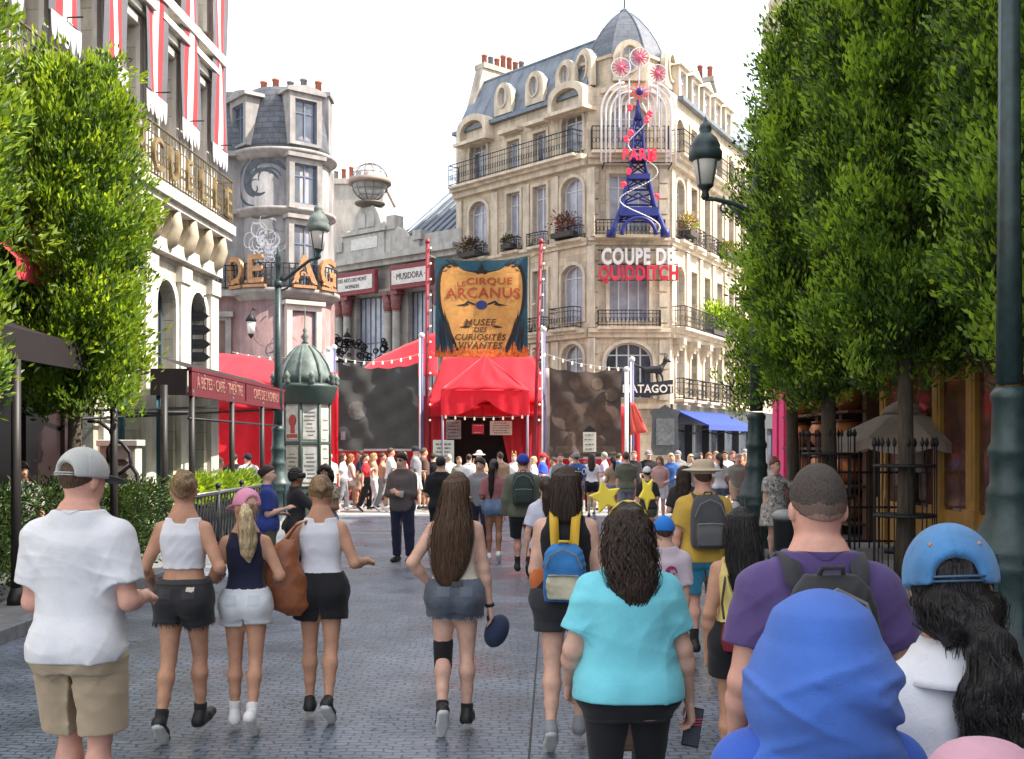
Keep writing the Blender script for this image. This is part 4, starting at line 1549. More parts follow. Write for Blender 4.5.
# plain block behind the museum
pb = empty('apartment_block', 'plain beige rendered block with a row of chimney pots behind the museum', 'building', (-13.5, 60.5, 0))
b = MB(); b.box(0, 6.4, 0, 6, 0, 16.4); b.box(-.1, 6.5, -.1, 6, 16.25, 16.55)
w_ = b.build('wall', M('beige_render', (.50, .45, .39), rough=.9, var=.12, vs=.6, dirt=.4), pb)
for i in range(5):
 pot(w_, (3.75 + i * .42, .5, 16.5), .13, .6 + .12 * (i % 3), m_pot if i % 3 else m_potg)
# ------------------------------------------------------------------ round tower building at the left
TX, TY, TR = -8.32, 40.0, 1.64
m_plast = M('grey_plaster', (.27, .255, .25), rough=.85, var=.18, vs=.9, dirt=.42)
m_bouncepl = M('plaster_bounce_tint', (.30, .19, .185), rough=.85, var=.18, vs=1.4, dirt=.4)  # reddish bounce light is painted into this plaster colour
m_ptrim = M('plaster_trim', (.30, .28, .265), rough=.8, var=.18, vs=2.5, dirt=.3)
m_slate = M('slate_tiles', (.085, .09, .105), rough=.55, var=.25, vs=3, brick=(.42, .2, .014, .5, 'xz'), bump=.5)
tower = empty('tower_building', 'round corner tower house with slate roof, grey murals and painted red bounce light below', 'building', (TX, TY, 0))
b = MB(); b.lathe([(TR, 3.6), (TR, 12.2)], 64)
b.box(-8, -1.1, -1.0, 5, 3.6, 12.2); b.box(-.4, 1.55, .6, 1.9, 3.6, 12.2)
tw = b.build('wall', m_plast, tower)
b = MB(); b.lathe([(TR + .06, 0), (TR + .06, 7.2)], 64); b.box(-8, -1.1, -1.06, 5.0, 0, 7.2)
b.box(-.4, 1.57, .6, 1.9, 0, 7.2)
tg = b.build('ground_floor', m_bouncepl, tower)
b = MB()
for z, d, h in ((12.25, .30, .32), (10.2, .26, .3), (7.35, .40, .42)):
 b.lathe([(TR + .02, z - h), (TR + d * .5, z - h * .6), (TR + d * .55, z - h * .5), (TR + d, z - h * .35), (TR + d, z), (TR - .1, z + .02)], 64)
 b.box(-8, -1.3, -1.0 - d, -.9, z - h * .5, z - .002)
b.build('ledge', m_ptrim, tw)
b = MB()
b.lathe([(TR + .1, 12.26), (TR + .02, 12.6), (TR - .12, 13.4), (TR - .3, 14.2), (TR - .42, 14.55), (.02, 14.75)], 64)
b.add([(-8, -1.05, 12.26), (-1.0, -1.05, 12.26), (-1.0, -.5, 14.55), (-8, -.5, 14.55), (-8, 4, 14.7), (-1.0, 4, 14.7), (-8, 4, 12.2), (-1.0, 4, 12.2)], [(0, 1, 2, 3), (3, 2, 5, 4), (4, 5, 7, 6), (0, 3, 4, 6), (1, 7, 5, 2)])
rf = b.build('roof', m_slate, tower)
b = MB(); b.box(-3.2, 1.5, .9, 1.7, 12, 14.85); b.box(-3.3, 1.58, .8, 1.8, 14.85, 15.0)
ck = b.build('chimney_stack', m_plast, rf)
for i, x in enumerate((-1.0, -.55, .0, .5, 1.05)):
 pot(ck, (x, 1.3, 15.0), .13, .55 + .1 * (i % 2), m_pot if i in (0, 1, 4) else m_potg)
# windows set round the drum
def drum_window(par, ang, z0, z1, hw=.42, dormer=False, mat=None):
 t = R(ang)
 r = TR - .05
 loc = (r * math.sin(t), -r * math.cos(t), 0)
 b = MB()
 b.prism(arch_poly(-hw - .2, hw + .2, z0 - .1, z1 + .22), -.2, .12 if not dormer else .7, [list(reversed(arch_poly(-hw, hw, z0, z1)))])
 if dormer:
  b.prism([(-hw - .35, z1 + .22), (hw + .35, z1 + .22), (hw + .3, z1 + .36), (0, z1 + .5), (-hw - .3, z1 + .36)], -.3, .8)
 else:
  b.box(-hw - .3, hw + .3, -.32, .1, z1 + .2, z1 + .34)
  b.box(-hw - .25, hw + .25, -.28, .1, z0 - .2, z0 - .08)
 f = b.build('window', mat or m_ptrim, par, loc, t)
 window(f, -hw, hw, z0, z1, depth=-.08, mull=1, rows=(.7,), frame=M('blue_shutter', (.10, .13, .21), rough=.5), glass=m_glass, fw=.06, bars=.03, name='casement')
drum_window(rf, 38, 12.5, 14.0, .42, True)
drum_window(tw, 38, 10.35, 11.75, .44)
drum_window(tw, 38, 7.45, 9.6, .46)
drum_window(tg, 36, 4.2, 6.6, .46, mat=M('pale_stone_trim', (.47, .42, .38), rough=.7, dirt=.2))
drum_window(rf, -50, 12.5, 13.9, .42, True)
def flat_window(par, xc, z0, z1, hw=.5, y=-1.06, mat=None, shut=None):
 b = MB()
 b.prism(arch_poly(xc - hw - .2, xc + hw + .2, z0 - .1, z1 + .25), y - .12, y + .02, [list(reversed(arch_poly(xc - hw, xc + hw, z0, z1)))])
 b.box(xc - hw - .3, xc + hw + .3, y - .25, y - .121, z1 + .12, z1 + .3)
 f = b.build('window', mat or m_ptrim, par)
 window(f, xc - hw, xc + hw, z0, z1, depth=y - .06, mull=1, rows=(.33, .66), frame=shut or M('brown_shutter', (.13, .075, .065), rough=.6), glass=shut or M('brown_shutter', (.13, .075, .065)), fw=.07, name='casement')
flat_window(tg, -2.3, 3.0, 6.3, .5)
flat_window(tg, -4.2, 3.0, 6.3, .5)
flat_window(tw, -2.75, 7.6, 9.8, .5, -1.0, shut=M('slat_grey', (.12, .12, .13), rough=.6))
flat_window(tw, -2.75, 10.5, 11.8, .5, -1.0, shut=M('slat_grey', (.12, .12, .13)))
# murals: loose painted curls following the curved wall
def mural(pts, w, off=.006):
 """pts: (angle deg, z) along the drum"""
 V, F = [], []
 n = len(pts)
 for i, (a, z) in enumerate(pts):
  a0, z0 = pts[max(i - 1, 0)]; a1, z1 = pts[min(i + 1, n - 1)]
  dx, dz = R(a1 - a0) * TR, z1 - z0
  l = math.hypot(dx, dz) + 1e-6
  ww = w * (math.sin(PI * (i + .5) / n) ** .6)
  for sg in (-1, 1):
   aa = R(a) + sg * ww * (-dz / l) / TR; zz = z + sg * ww * dx / l
   V.append(((TR + off) * math.sin(aa), -(TR + off) * math.cos(aa), zz))
 for i in range(n - 1):
  F.append((2 * i, 2 * i + 1, 2 * i + 3, 2 * i + 2))
 return V, F
mur = MB()
def swirl(ca, cz, r0, r1, a0, a1, w, n=26):
 return mural([(ca + math.degrees((r0 + (r1 - r0) * i / n) * math.cos(a0 + (a1 - a0) * i / n) / TR), cz + (r0 + (r1 - r0) * i / n) * .9 * math.sin(a0 + (a1 - a0) * i / n)) for i in range(n + 1)], w)
for args in ((-14, 11.1, .95, .62, .5, 4.2, .16), (-16, 11.0, .66, .34, .3, 5.2, .09), (-22, 11.05, 1.0, .85, 1.9, 4.6, .07), (-4, 11.35, .95, .55, 1.2, 2.9, .07), (-26, 10.9, .35, .12, 1, 7, .04), (-10, 10.75, 1.15, .95, 3.4, 5.4, .05), (-8, 11.2, .5, .3, .2, 3.4, .04)):
 mur.add(*swirl(*args))
mur.build('mural', M('mural_slate', (.075, .085, .10), rough=.85, var=.3, vs=5), tw)
mur = MB()
rg = random.Random(5)
for i in range(46):
 a = rg.gauss(-10, 10); z = rg.gauss(8.8, .55)
 z = min(9.75, max(7.7, z))
 mur.add(*swirl(a, z, rg.uniform(.1, .45), rg.uniform(.05, .3), rg.uniform(0, 6), rg.uniform(2, 9), rg.uniform(.012, .035), 12))
mur.build('mural', M('mural_white', (.60, .60, .62), rough=.85, var=.3, vs=5), tw)
mur = MB()
for i in range(26):
 a = rg.gauss(-6, 8); z = min(9.7, max(7.7, rg.gauss(8.7, .5)))
 mur.add(*[q for q in swirl(a, z, rg.uniform(.1, .5), rg.uniform(.05, .3), rg.uniform(0, 6), rg.uniform(2, 7), rg.uniform(.008, .02), 12)])
for i in range(14):
 a = rg.gauss(0, 9); z = rg.uniform(4.3, 6.6)
 V_, F_ = swirl(a, z, rg.uniform(.3, .9), rg.uniform(.1, .5), rg.uniform(0, 6), rg.uniform(1.5, 5), rg.uniform(.01, .03), 14)
 V_ = [(v[0] * 1.036, v[1] * 1.036, v[2]) for v in V_]
 mur.add(V_, F_)
mur.build('mural', M('mural_grey', (.14, .14, .15), rough=.85, var=.3, vs=5), tw)
# balcony rail with the gold letters
b = MB()
ringp = [((TR + .32) * math.sin(R(a)), -(TR + .32) * math.cos(R(a))) for a in range(-48, 95, 6)]
railing(tw, [(-8, -1.36)] + [(-1.75, -1.36)] + ringp, 7.36, .85, .16)
m_gold = M('gold_letters', (.36, .19, .09), rough=.5, var=.3, vs=8, metal=.2)
letters = empty('letter_sign', 'tall copper coloured letters standing along the round tower balcony', 'sign', (TX, TY, 0))
for ch, ang in (('D', -43), ('E', -17), ('L', 0), ('A', 33), ('G', 62)):
 t = R(ang)
 r = TR + .36
 if ang == 0:
  continue
 text_obj('letter', ch, 1.36, .12, m_gold, letters, (r * math.sin(t), -r * math.cos(t), 7.95), t, bold=.03, sx=.95)
 bb = MB()
 bb.box(-.42, .42, -.1, .1, 7.36, 7.46)
 for sx_ in (-.3, .3):
  bb.sphere((sx_, -.08, 7.55), .06, 8, 6)
 bb.build('letter_base', m_gold, letters, (r * math.sin(t), -r * math.cos(t), 0), t)
# ------------------------------------------------------------------ left townhouse with striped hangings
m_cream = M('cream_stone', (.54, .49, .40), rough=.75, var=.12, vs=1.2, brick=(.8, .36, .012, .7, 'xz'), bump=.35, dirt=.36)
m_ctrim = M('cream_trim', (.60, .57, .50), rough=.7, var=.1, vs=2, dirt=.3)
m_teal = M('teal_paint', (.05, .145, .19), rough=.4, var=.15, vs=3)
HA = Vector((-7.44, 8.0, 0)); HB = Vector((-6.455, 23.8, 0))
hrz = math.atan2(HB.y - HA.y, HB.x - HA.x); hL = (HB - HA).length
house = empty('townhouse', 'cream townhouse with arched openings and a corbelled balcony, left of the street', 'building', HA, hrz)
cols = [14.75 - 1.76 * i for i in range(8)]
ops = []
for u in cols:
 ops.append((u - .47, u + .47, .25, 5.05, .47))
 ops.append((u - .42, u + .42, 7.0, 9.4, 0))
 ops.append((u - .42, u + .42, 10.6, 12.6, 0))
hw_ = wall_panel('wall', hL, 0, 14.5, ops, m_cream, house, depth=.4, u0=-6)
tr = MB()
for u in cols:
 window(hw_, u - .47, u + .47, .25, 2.95, depth=.22, frame=m_teal, glass=M('teal_glass', (.06, .13, .17), rough=.12, spec=.6), mull=1, rows=(.3,), fw=.09, name='door')
 window(hw_, u - .47, u + .47, 3.15, 5.05, .47, depth=.22, frame=M('dark_teal', (.05, .08, .10), rough=.5), glass=m_glass, mull=1, rows=(), fw=.07)
 window(hw_, u - .42, u + .42, 7.0, 9.4, depth=.2, mull=1, rows=(.7,))
 window(hw_, u - .42, u + .42, 10.6, 12.6, depth=.2, mull=1, rows=(.7,))
 tr.prism([(u - .47, 2.952), (u + .47, 2.952), (u + .47, 3.148), (u - .47, 3.148)], .1, .35)
 for z0, z1 in ((7.0, 9.4), (10.6, 12.6)):
  surround(tr, u - .42, u + .42, z0, z1, w=.14, d=.08)
  tr.box(u - .72, u + .72, -.28, .002, z1 + .35, z1 + .47)
  tr.box(u - .62, u + .62, -.16, .0015, z1 + .2, z1 + .35)
 surround(tr, u - .47, u + .47, 3.2, 5.05, .47, w=.16, d=.06)
for i in range(9):
 u = 15.63 - 1.76 * i
 tr.box(u - .24, u + .24, -.1, .0025, 0, 5.4)
 tr.box(u - .28, u + .28, -.14, .003, 5.1, 5.4)
 tr.box(u - .22, u + .22, -.08, .0025, 6.8, 10.1)
tr.box(-6, hL, -.2, .0035, 5.5, 5.75)
tr.box(-6, hL, -.3, .0035, 10.05, 10.25)
tr.box(-6, hL, -.5, .0035, 14.2, 14.55)
tr.build('moulding', m_ctrim, hw_)
b = MB(); b.box(-6, hL, .41, 6, 0, 14.4); b.build('inner_core', M('house_core', (.3, .28, .24)), house)
b = MB()
b.box(3, hL + .04, -.48, -.004, 6.42, 6.62); b.box(3, hL + .02, -.40, -.003, 6.3, 6.42)
bal = b.build('balcony', m_ctrim, hw_)
for i in range(12):
 u = 15.4 - i * .88
 b = MB()
 b.prism([(0, 0)] * 0 + [(u - .11, 5.75), (u + .11, 5.75), (u + .11, 6.3), (u - .11, 6.3)], -.28, -.05)
 b.tube([(u, -.06, 5.62), (u, -.22, 5.74), (u, -.33, 6.0), (u, -.31, 6.28)], [.11, .14, .12, .09], 10)
 b.build('corbel', M('corbel_stone', (.40, .34, .25), rough=.8, var=.2, vs=4), bal)
railing(bal, [(3.2, -.42), (hL - .02, -.42), (hL - .02, -.02)], 6.62, .95, .14, mat=M('bronze_rail', (.11, .085, .045), rough=.5, metal=.3))
ls = empty('letter_sign', 'bronze capital letters fixed along the left townhouse balcony rail', 'sign', HA, hrz)
for i, ch in enumerate('ARCUELLE'):
 text_obj('letter', ch, .86, .06, M('bronze_letters', (.24, .17, .075), rough=.45, metal=.35, var=.4, vs=8), ls, (9.9 + i * .78, -.48, 7.0), bold=.0, sx=.85)
# the striped hangings
m_red = M('stripe_red', (.42, .035, .04), rough=.8, var=.1)
m_white = M('stripe_white', (.62, .59, .57), rough=.85, var=.06)
m_grey = M('stripe_grey', (.11, .11, .125), rough=.85, var=.1)
m_lgrey = M('stripe_lightgrey', (.36, .36, .38), rough=.85, var=.06)
for k in range(7):
 u0 = 15.05 - 1.76 * k
 w = .98
 hb = empty('hanging_banner', ('striped red, white and grey hanging banner at the far corner of the left townhouse', 'striped red, white and grey hanging banner second from the townhouse corner', 'striped red, white and grey banner third from the townhouse corner, bottom hidden by the tree',
                                  'striped hanging banner with a scalloped grey hem above the square tree', 'striped red and grey hanging banner partly behind the leftmost tree crown', 'striped hanging banner high on the townhouse behind the leftmost tree', 'striped hanging banner nearest the camera on the left townhouse')[k], 'banner', HA, hrz, 'striped banners on the left townhouse')
 b = MB()
 cols5 = [2, 0, 1, 0, 2]
 ws = [.19, .19, .24, .19, .19]
 x = u0
 nz = 14
 for c, ww in zip(cols5, ws):
  wd = w * ww
  b.cur = c
  for j in range(nz):
   za, zb = 13.6 - (13.6 - 8.25) * j / nz, 13.6 - (13.6 - 8.25) * (j + 1) / nz
   wv = lambda z, xx: -.24 - .03 * math.sin(z * 1.3 + xx * 5 + k)
   b.add([(x, wv(za, x), za), (x + wd, wv(za, x + wd), za), (x + wd, wv(zb, x + wd), zb), (x, wv(zb, x), zb)], [(0, 1, 2, 3)], True)
  # scalloped tab
  n = 8
  pts = [(x, 8.25)] + [(x + wd / 2 - wd / 2 * math.cos(PI * i / n), 8.25 - .12 - .30 * math.sin(PI * i / n) * 1.0) for i in range(n + 1)] + [(x + wd, 8.25)]
  b.cur = {0: 3, 1: 1, 2: 3}[c] if True else c
  b.prism(list(reversed(pts)) if False else pts, -.25, -.242)
  x += wd
 b.build('cloth', [m_red, m_white, m_grey, m_lgrey], hb)
 b = MB()
 b.tube([(u0 - .06, -.24, 13.6), (u0 + w + .06, -.24, 13.6)], .025, 6)
 b.tube([(u0 + w / 2, 0, 13.6), (u0 + w / 2, -.24, 13.6)], .02, 6)
 b.tube([(u0 + w / 2, 0, 8.3), (u0 + w / 2, -.5, 8.3)], .015, 5)
 b.build('rod', m_iron, hb)
b = MB()
b.box(-2, 8.6, -.17, .0, 0, 4.1)
for u in (0, 1.5, 3, 4.5, 6, 7.3, 8.45):
 b.box(u, u + .14, -.24, -.171, 0, 4.1)
b.box(-2, 8.6, -.26, -.172, 3.6, 3.9)
b.build('dark_shopfront', M('dark_maroon_shop', (.022, .012, .013), rough=.45), hw_)
# red shop awning and a pink flag behind the trees
aw2 = empty('awning', 'red shop awning half hidden behind the two left trees', 'awning', HA, hrz)
b = MB()
b.add([(5.6, -.1, 5.0), (8.7, -.1, 5.0), (8.7, -1.0, 4.2), (5.6, -1.0, 4.2), (5.6, -1.0, 3.95), (8.7, -1.0, 3.95)], [(0, 1, 2, 3), (3, 2, 5, 4)])
b.build('awning_cloth', cloth('red_awning', (.52, .04, .06)), aw2)
for u in (6.3,):
 fl = empty('banner', 'narrow red banner on the townhouse wall behind the square tree', 'banner', HA, hrz)
 b = MB(); b.box(u + 2.3, u + 2.9, -.14, -.12, 1.6, 4.2); b.build('cloth', cloth('red_flag', (.5, .03, .07)), fl)
 b = MB(); b.tube([(u + 2.2, -.13, 4.22), (u + 3.0, -.13, 4.22)], .02, 6); b.build('rod', m_iron, fl)
# ------------------------------------------------------------------ right hand shops
m_rwall = M('right_wall_stone', (.36, .31, .25), rough=.8, var=.15, vs=1, brick=(.8, .36, .012, .7, 'xz'), bump=.3)
RA = Vector((6.75, 29.0, 0)); 
rrz = R(-90)
def right_building(name, label, y0, y1, h, mat, x=6.75, depth=9, cornice=True):
 e = empty(name, label, 'building', (x, y1, 0), rrz)
 L = y1 - y0
 n = int(L / 2.2)
 ops = []
 for i in range(n):
  u = (i + .5) * L / n
  z = 5.0
  while z + 2.2 < h - .6:
   ops.append((u - .5, u + .5, z, z + 1.9, 0))
   z += 3.1
 w = wall_panel('wall', L, 4.2, h, ops, mat, e, depth=.35)
 for o in ops:
  window(w, *o, depth=.2, mull=1, rows=(.7,), glass=m_glass)
 t = MB()
 t.box(-.1, L + .1, -.4, .002, h - .3, h + .1)
 t.box(0, L, -.2, .0025, 4.2, 4.45)
 t.build('cornice', m_trim, w)
 b = MB(); b.box(0, L, .36, depth, 0, h + .05); b.build('inner_core', m_dark, e)
 b = MB(); b.add([(0, .0, h + .1), (L, .0, h + .1), (L, 2.2, h + 2.0), (0, 2.2, h + 2.0), (L, depth, h + 2.0), (0, depth, h + 2.0), (0, depth, h), (L, depth, h)], [(0, 1, 2, 3), (3, 2, 4, 5), (0, 3, 5, 6), (1, 7, 4, 2)])
 b.build('roof', m_zinc, w)
 return e, w, L
rb1, rw1, rL1 = right_building('shop_building', 'right side shop building with golden and pink shopfronts behind the trees', 14.2, 27.7, 12.0, m_rwall)
rb2, rw2, rL2 = right_building('shop_building', 'tall dark building with ochre columns at the right edge of the street', -16, 14.0, 14.6, M('dark_wall', (.2, .18, .16), rough=.8, var=.2))
m_goldp = M('ochre_paint', (.42, .24, .06), rough=.45, var=.2, vs=3, bump=.08)
m_brownp = M('brown_paint', (.075, .035, .022), rough=.5, var=.2)
m_pinkp = M('pink_paint', (.72, .06, .20), rough=.5, var=.08)
def u_(y):
 return 27.7 - y
# pink shop
b = MB()
for y in (27.6, 26.9, 25.9):
 b.box(u_(y), u_(y) + .45, -.22, .3, 0, 3.7)
b.box(0, 2.1, -.25, .3, 3.5, 4.19)
b.box(0, 2.1, .05, .3, 0, .6)
ps = b.build('pink_shopfront', m_pinkp, rw1)
b = MB(); b.box(.2, 2.1, .2, .22, .6, 3.5); b.build('shop_window', M('warm_glass', (.32, .16, .12), rough=.1, var=.5, vs=1.5), ps)
# shelf shop with copper pots
b = MB()
b.box(u_(25.4), u_(20.2), -.25, .34, 3.45, 4.19)
for y in (25.4, 23.7, 22.0, 20.5):
 b.box(u_(y), u_(y) + .22, -.22, .34, 0, 3.45)
for z in (.45, 1.15, 1.85, 2.55):
 b.box(u_(25.2), u_(20.3), -.55, .34, z - .05, z)
b.box(u_(25.2), u_(20.3), .30, .345, 0, 3.45)
ss = b.build('shelf_shopfront', m_brownp, rw1)
# golden shop
b = MB()
for y in (20.0, 18.75, 17.5, 16.2, 14.9):
 b.box(u_(y), u_(y) + .32, -.07, .3, 0, 3.7)
 b.box(u_(y) - .05, u_(y) + .37, -.11, .3, 0, .95)
 b.box(u_(y) - .05, u_(y) + .37, -.11, .3, 3.3, 3.6)
 b.box(u_(y) + .08, u_(y) + .24, -.085, -.069, 1.1, 3.2)
b.box(u_(20.1), u_(14.3), -.32, .3, 3.7, 4.19)
b.box(u_(20.0), u_(14.4), -.03, .3, 0, .9)
gs = b.build('golden_shopfront', m_goldp, rw1)
b = MB(); b.box(u_(19.9), u_(14.4), .0, .02, .9, 3.7); b.build('shop_window', M('brown_glass', (.10, .04, .03), rough=.1, var=.6, vs=2), gs)
# dark shop with ochre columns near the camera
b = MB()
for i in range(9):
 u = .1 + i * 2.0
 b.lathe([(.2, 0), (.2, .4), (.15, .45), (.14, 3.5), (.2, 3.6), (.2, 3.9)], 12, (u + .3, -.15, 0))
b.box(0, 18, -.25, .3, 3.9, 4.19)
ds = b.build('dark_shopfront', m_goldp, rw2)
b = MB(); b.box(0, 18, .1, .12, 0, 3.9); b.build('shop_window', M('very_dark_glass', (.02, .02, .02), rough=.12), ds)
# small roof statue
st = empty('statue', 'weathered winged figure on the roof edge behind the right trees', 'statue', (gx(782, 27.2), 27.2, 12.0))
b = MB()
b.box(-.4, .4, -.4, .4, 0, .5)
b.lathe([(.3, .5), (.35, .8), (.25, 1.1)], 12)
b.build('plinth', m_trim, st)
S_ = SDF()
S_.ell((0, 0, 1.6), (.28, .25, .42), k=0); S_.ell((0, -.08, 2.15), (.15, .17, .18), k=.08)
S_.cone((.1, .0, 1.75), (.55, .1, 2.2), .1, .05, k=.06); S_.cone((-.1, 0, 1.75), (-.5, .1, 2.15), .1, .05, k=.06)
S_.cone((.12, 0, 1.3), (.12, 0, .95), .12, .1, k=.06); S_.cone((-.12, 0, 1.3), (-.12, 0, .95), .12, .1, k=.06)
link_mesh('figure', S_.mesh('figure', .04, M('weathered_bronze', (.16, .12, .10), rough=.6, var=.3, vs=8)), st)
# ------------------------------------------------------------------ circus tent and its banners
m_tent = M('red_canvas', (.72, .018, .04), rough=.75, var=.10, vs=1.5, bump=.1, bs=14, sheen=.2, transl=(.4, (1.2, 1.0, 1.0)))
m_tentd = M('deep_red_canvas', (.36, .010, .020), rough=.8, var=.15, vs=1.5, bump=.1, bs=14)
m_polered = M('red_pole', (.24, .02, .03), rough=.5, var=.12)
def drape(P, nu=24, nv=10, sag=.0, wr=.02, seed=1, fringe=None):
 """bilinear cloth sheet from four corners (tl, tr, br, bl) with sag and wrinkles, 2 cm thick"""
 rg = random.Random(seed)
 tl, tr, br, bl = [Vector(p) for p in P]
 n = (tr - tl).cross(bl - tl).normalized()
 ph = [rg.uniform(0, 6.3) for _ in range(4)]
 vs = []
 for side in (0, 1):
  for j in range(nv + 1):
   v = j / nv
   for i in range(nu + 1):
    u = i / nu
    p = tl.lerp(tr, u).lerp(bl.lerp(br, u), v)
    p = p + n * (wr * (math.sin(u * 19 + ph[0] + 2 * math.sin(v * 4)) + .6 * math.sin(u * 37 + v * 5 + ph[1])) * (.25 + v) + sag * 4 * u * (1 - u) * v)
    p = p + Vector((0, 0, -1)) * sag * 4 * u * (1 - u) * (1 - v)
    if side:
     p = p + n * .015
    vs.append(p)
 W = nu + 1
 N = W * (nv + 1)
 fs = []
 for j in range(nv):
  for i in range(nu):
   a = j * W + i
   fs.append((a, a + 1, a + W + 1, a + W))
   fs.append((a + N, a + W + N, a + W + 1 + N, a + 1 + N))
 edge = [i for i in range(nu)]
 for i in range(nu):
  fs.append((i, i + N, i + 1 + N, i + 1))
  a = nv * W + i
  fs.append((a, a + 1, a + 1 + N, a + N))
 for j in range(nv):
  a = j * W
  fs.append((a, a + W, a + W + N, a + N))
  a = j * W + nu
  fs.append((a, a + N, a + W + N, a + W))
 return vs, fs
def sheet_part(name, P, mat, parent, **kw):
 b = MB(); b.sm = True
 b.add(*drape(P, **kw))
 return b.build(name, mat, parent)
TYF = 36.0
tent = empty('circus_tent', 'big red circus tent with a pointed entrance porch and scalloped valance', 'tent', (0, 0, 0))
X0, X1 = gx(430, TYF), gx(547, TYF)
XD0, XD1 = gx(447, TYF), gx(527, TYF)
# side wall panels beside the doorway, and the body behind
b = MB()
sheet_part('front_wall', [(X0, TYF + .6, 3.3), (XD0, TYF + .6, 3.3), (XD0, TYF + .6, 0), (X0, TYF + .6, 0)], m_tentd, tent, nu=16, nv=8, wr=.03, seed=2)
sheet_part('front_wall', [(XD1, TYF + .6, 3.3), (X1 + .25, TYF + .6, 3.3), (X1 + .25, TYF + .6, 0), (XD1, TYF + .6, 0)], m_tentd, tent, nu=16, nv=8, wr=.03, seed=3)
b = MB(); b.box(X0 + .05, X1 + .2, TYF + .75, TYF + 5.5, 0, 3.3)
ti = MB()
ti.quad((X0, TYF + 5.4, 0), (X1 + .2, TYF + 5.4, 0), (X1 + .2, TYF + 5.4, 3.8), (X0, TYF + 5.4, 3.8))
ti.quad((X0, TYF + .65, 0), (X0, TYF + 5.4, 0), (X0, TYF + 5.4, 3.6), (X0, TYF + .65, 3.6))
ti.quad((X1 + .2, TYF + .65, 0), (X1 + .2, TYF + 5.4, 0), (X1 + .2, TYF + 5.4, 3.6), (X1 + .2, TYF + .65, 3.6))
ti.quad((XD0, TYF + 1.9, 0), (XD1, TYF + 1.9, 0), (XD1, TYF + 1.9, 3.8), (XD0, TYF + 1.9, 3.8))
ti.build('dark_interior', M('interior_shade', (.012, .009, .01), rough=.95), tent)  # near-black sheets, the shade inside the tent put into their colour
# main roof: four sagging slopes to a ridge
rg_ = gz(352, TYF + 1.5)
zL = gz(408, TYF)
ap = Vector((gx(444, TYF + 2), TYF + 1.9, 4.95)); ap2 = Vector((gx(533, TYF + 2), TYF + 1.9, 4.95))
e0, e1 = X0 - .15, X1 + .35
sheet_part('roof', [ap, ap2, (e1, TYF + .45, 3.25), (e0, TYF + .45, 3.25)], m_tent, tent, nu=30, nv=10, wr=.035, sag=-.12, seed=4)
sheet_part('roof', [ap2, ap2 + Vector((0, .3, 0)), (e1, TYF + 5.5, 3.25), (e1, TYF + .45, 3.25)], m_tent, tent, nu=8, nv=10, wr=.03, seed=5)
sheet_part('roof', [ap + Vector((0, .3, 0)), ap, (e0, TYF + .45, 3.25), (e0, TYF + 5.5, 3.25)], m_tent, tent, nu=8, nv=10, wr=.03, seed=6)
sheet_part('valance', [(e0, TYF + .44, 3.27), (e1, TYF + .44, 3.27), (e1, TYF + .42, 2.85), (e0, TYF + .42, 2.85)], m_tent, tent, nu=30, nv=4, wr=.03, seed=7)
# porch
pa = Vector((gx(485, TYF), TYF - .5, gz(358, TYF)))
p0, p1 = gx(441, TYF - 1.3), gx(529, TYF - 1.3)
yf, yb = TYF - 1.3, TYF + .6
ze = gz(391, TYF - 1.3)
sheet_part('porch_roof', [pa + Vector((-.03, 0, 0)), pa + Vector((.03, 0, 0)), (p1, yf, ze), (p0, yf, ze)], m_tent, tent, nu=20, nv=10, wr=.02, sag=-.10, seed=8)
sheet_part('porch_roof', [pa + Vector((0, -.03, 0)), pa + Vector((0, .5, 0)), (p1, yb, ze), (p1, yf, ze)], m_tent, tent, nu=10, nv=10, wr=.02, sag=-.08, seed=9)
sheet_part('porch_roof', [pa + Vector((0, .5, 0)), pa + Vector((0, -.03, 0)), (p0, yf, ze), (p0, yb, ze)], m_tent, tent, nu=10, nv=10, wr=.02, sag=-.08, seed=10)
# front valance hangs in two scallops that meet in the middle
b = MB(); b.sm = True
n = 30
vs, fs = [], []
for i in range(n + 1):
 u = i / n
 x = p0 + (p1 - p0) * u
 w = (u * 2) % 1.0 if u < 1 else 1.0
 w = u * 2 if u <= .5 else (1 - u) * 2
 drop = .26 + .52 * math.sin(min(1, (1 - w) * 1.35) * PI * .5) ** 1.0 * (1 if w < .98 else .9)
 for j in range(5):
  v = j / 4
  vs.append((x, yf - .02 - .025 * math.sin(u * 40) * v, ze + .02 - drop * v))
for i in range(n):
 for j in range(4):
  a = i * 5 + j
  fs.append((a, a + 5, a + 6, a + 1))
b.add(vs, fs)
b.build('porch_valance', m_tent, tent)
sheet_part('porch_side', [(p1, yf, ze), (p1, yb, ze), (p1, yb, ze - .8), (p1, yf, ze - .8)], m_tent, tent, nu=8, nv=4, wr=.02, seed=11)
sheet_part('porch_side', [(p0, yb, ze), (p0, yf, ze), (p0, yf, ze - .8), (p0, yb, ze - .8)], m_tent, tent, nu=8, nv=4, wr=.02, seed=12)
b = MB()
for x in (p0 + .05, p1 - .05):
 b.tube([(x, yf + .03, 0), (x, yf + .03, ze)], .04, 8)
b.build('porch_post', M('porch_post', (.20, .16, .22), rough=.5), tent)
# tied-back curtain inside the doorway
sheet_part('curtain', [(XD1 - 1.0, TYF + .8, 3.2), (XD1, TYF + .8, 3.2), (XD1, TYF + .8, 0), (XD1 - .35, TYF + .8, 0)], m_tentd, tent, nu=14, nv=8, wr=.05, seed=13)
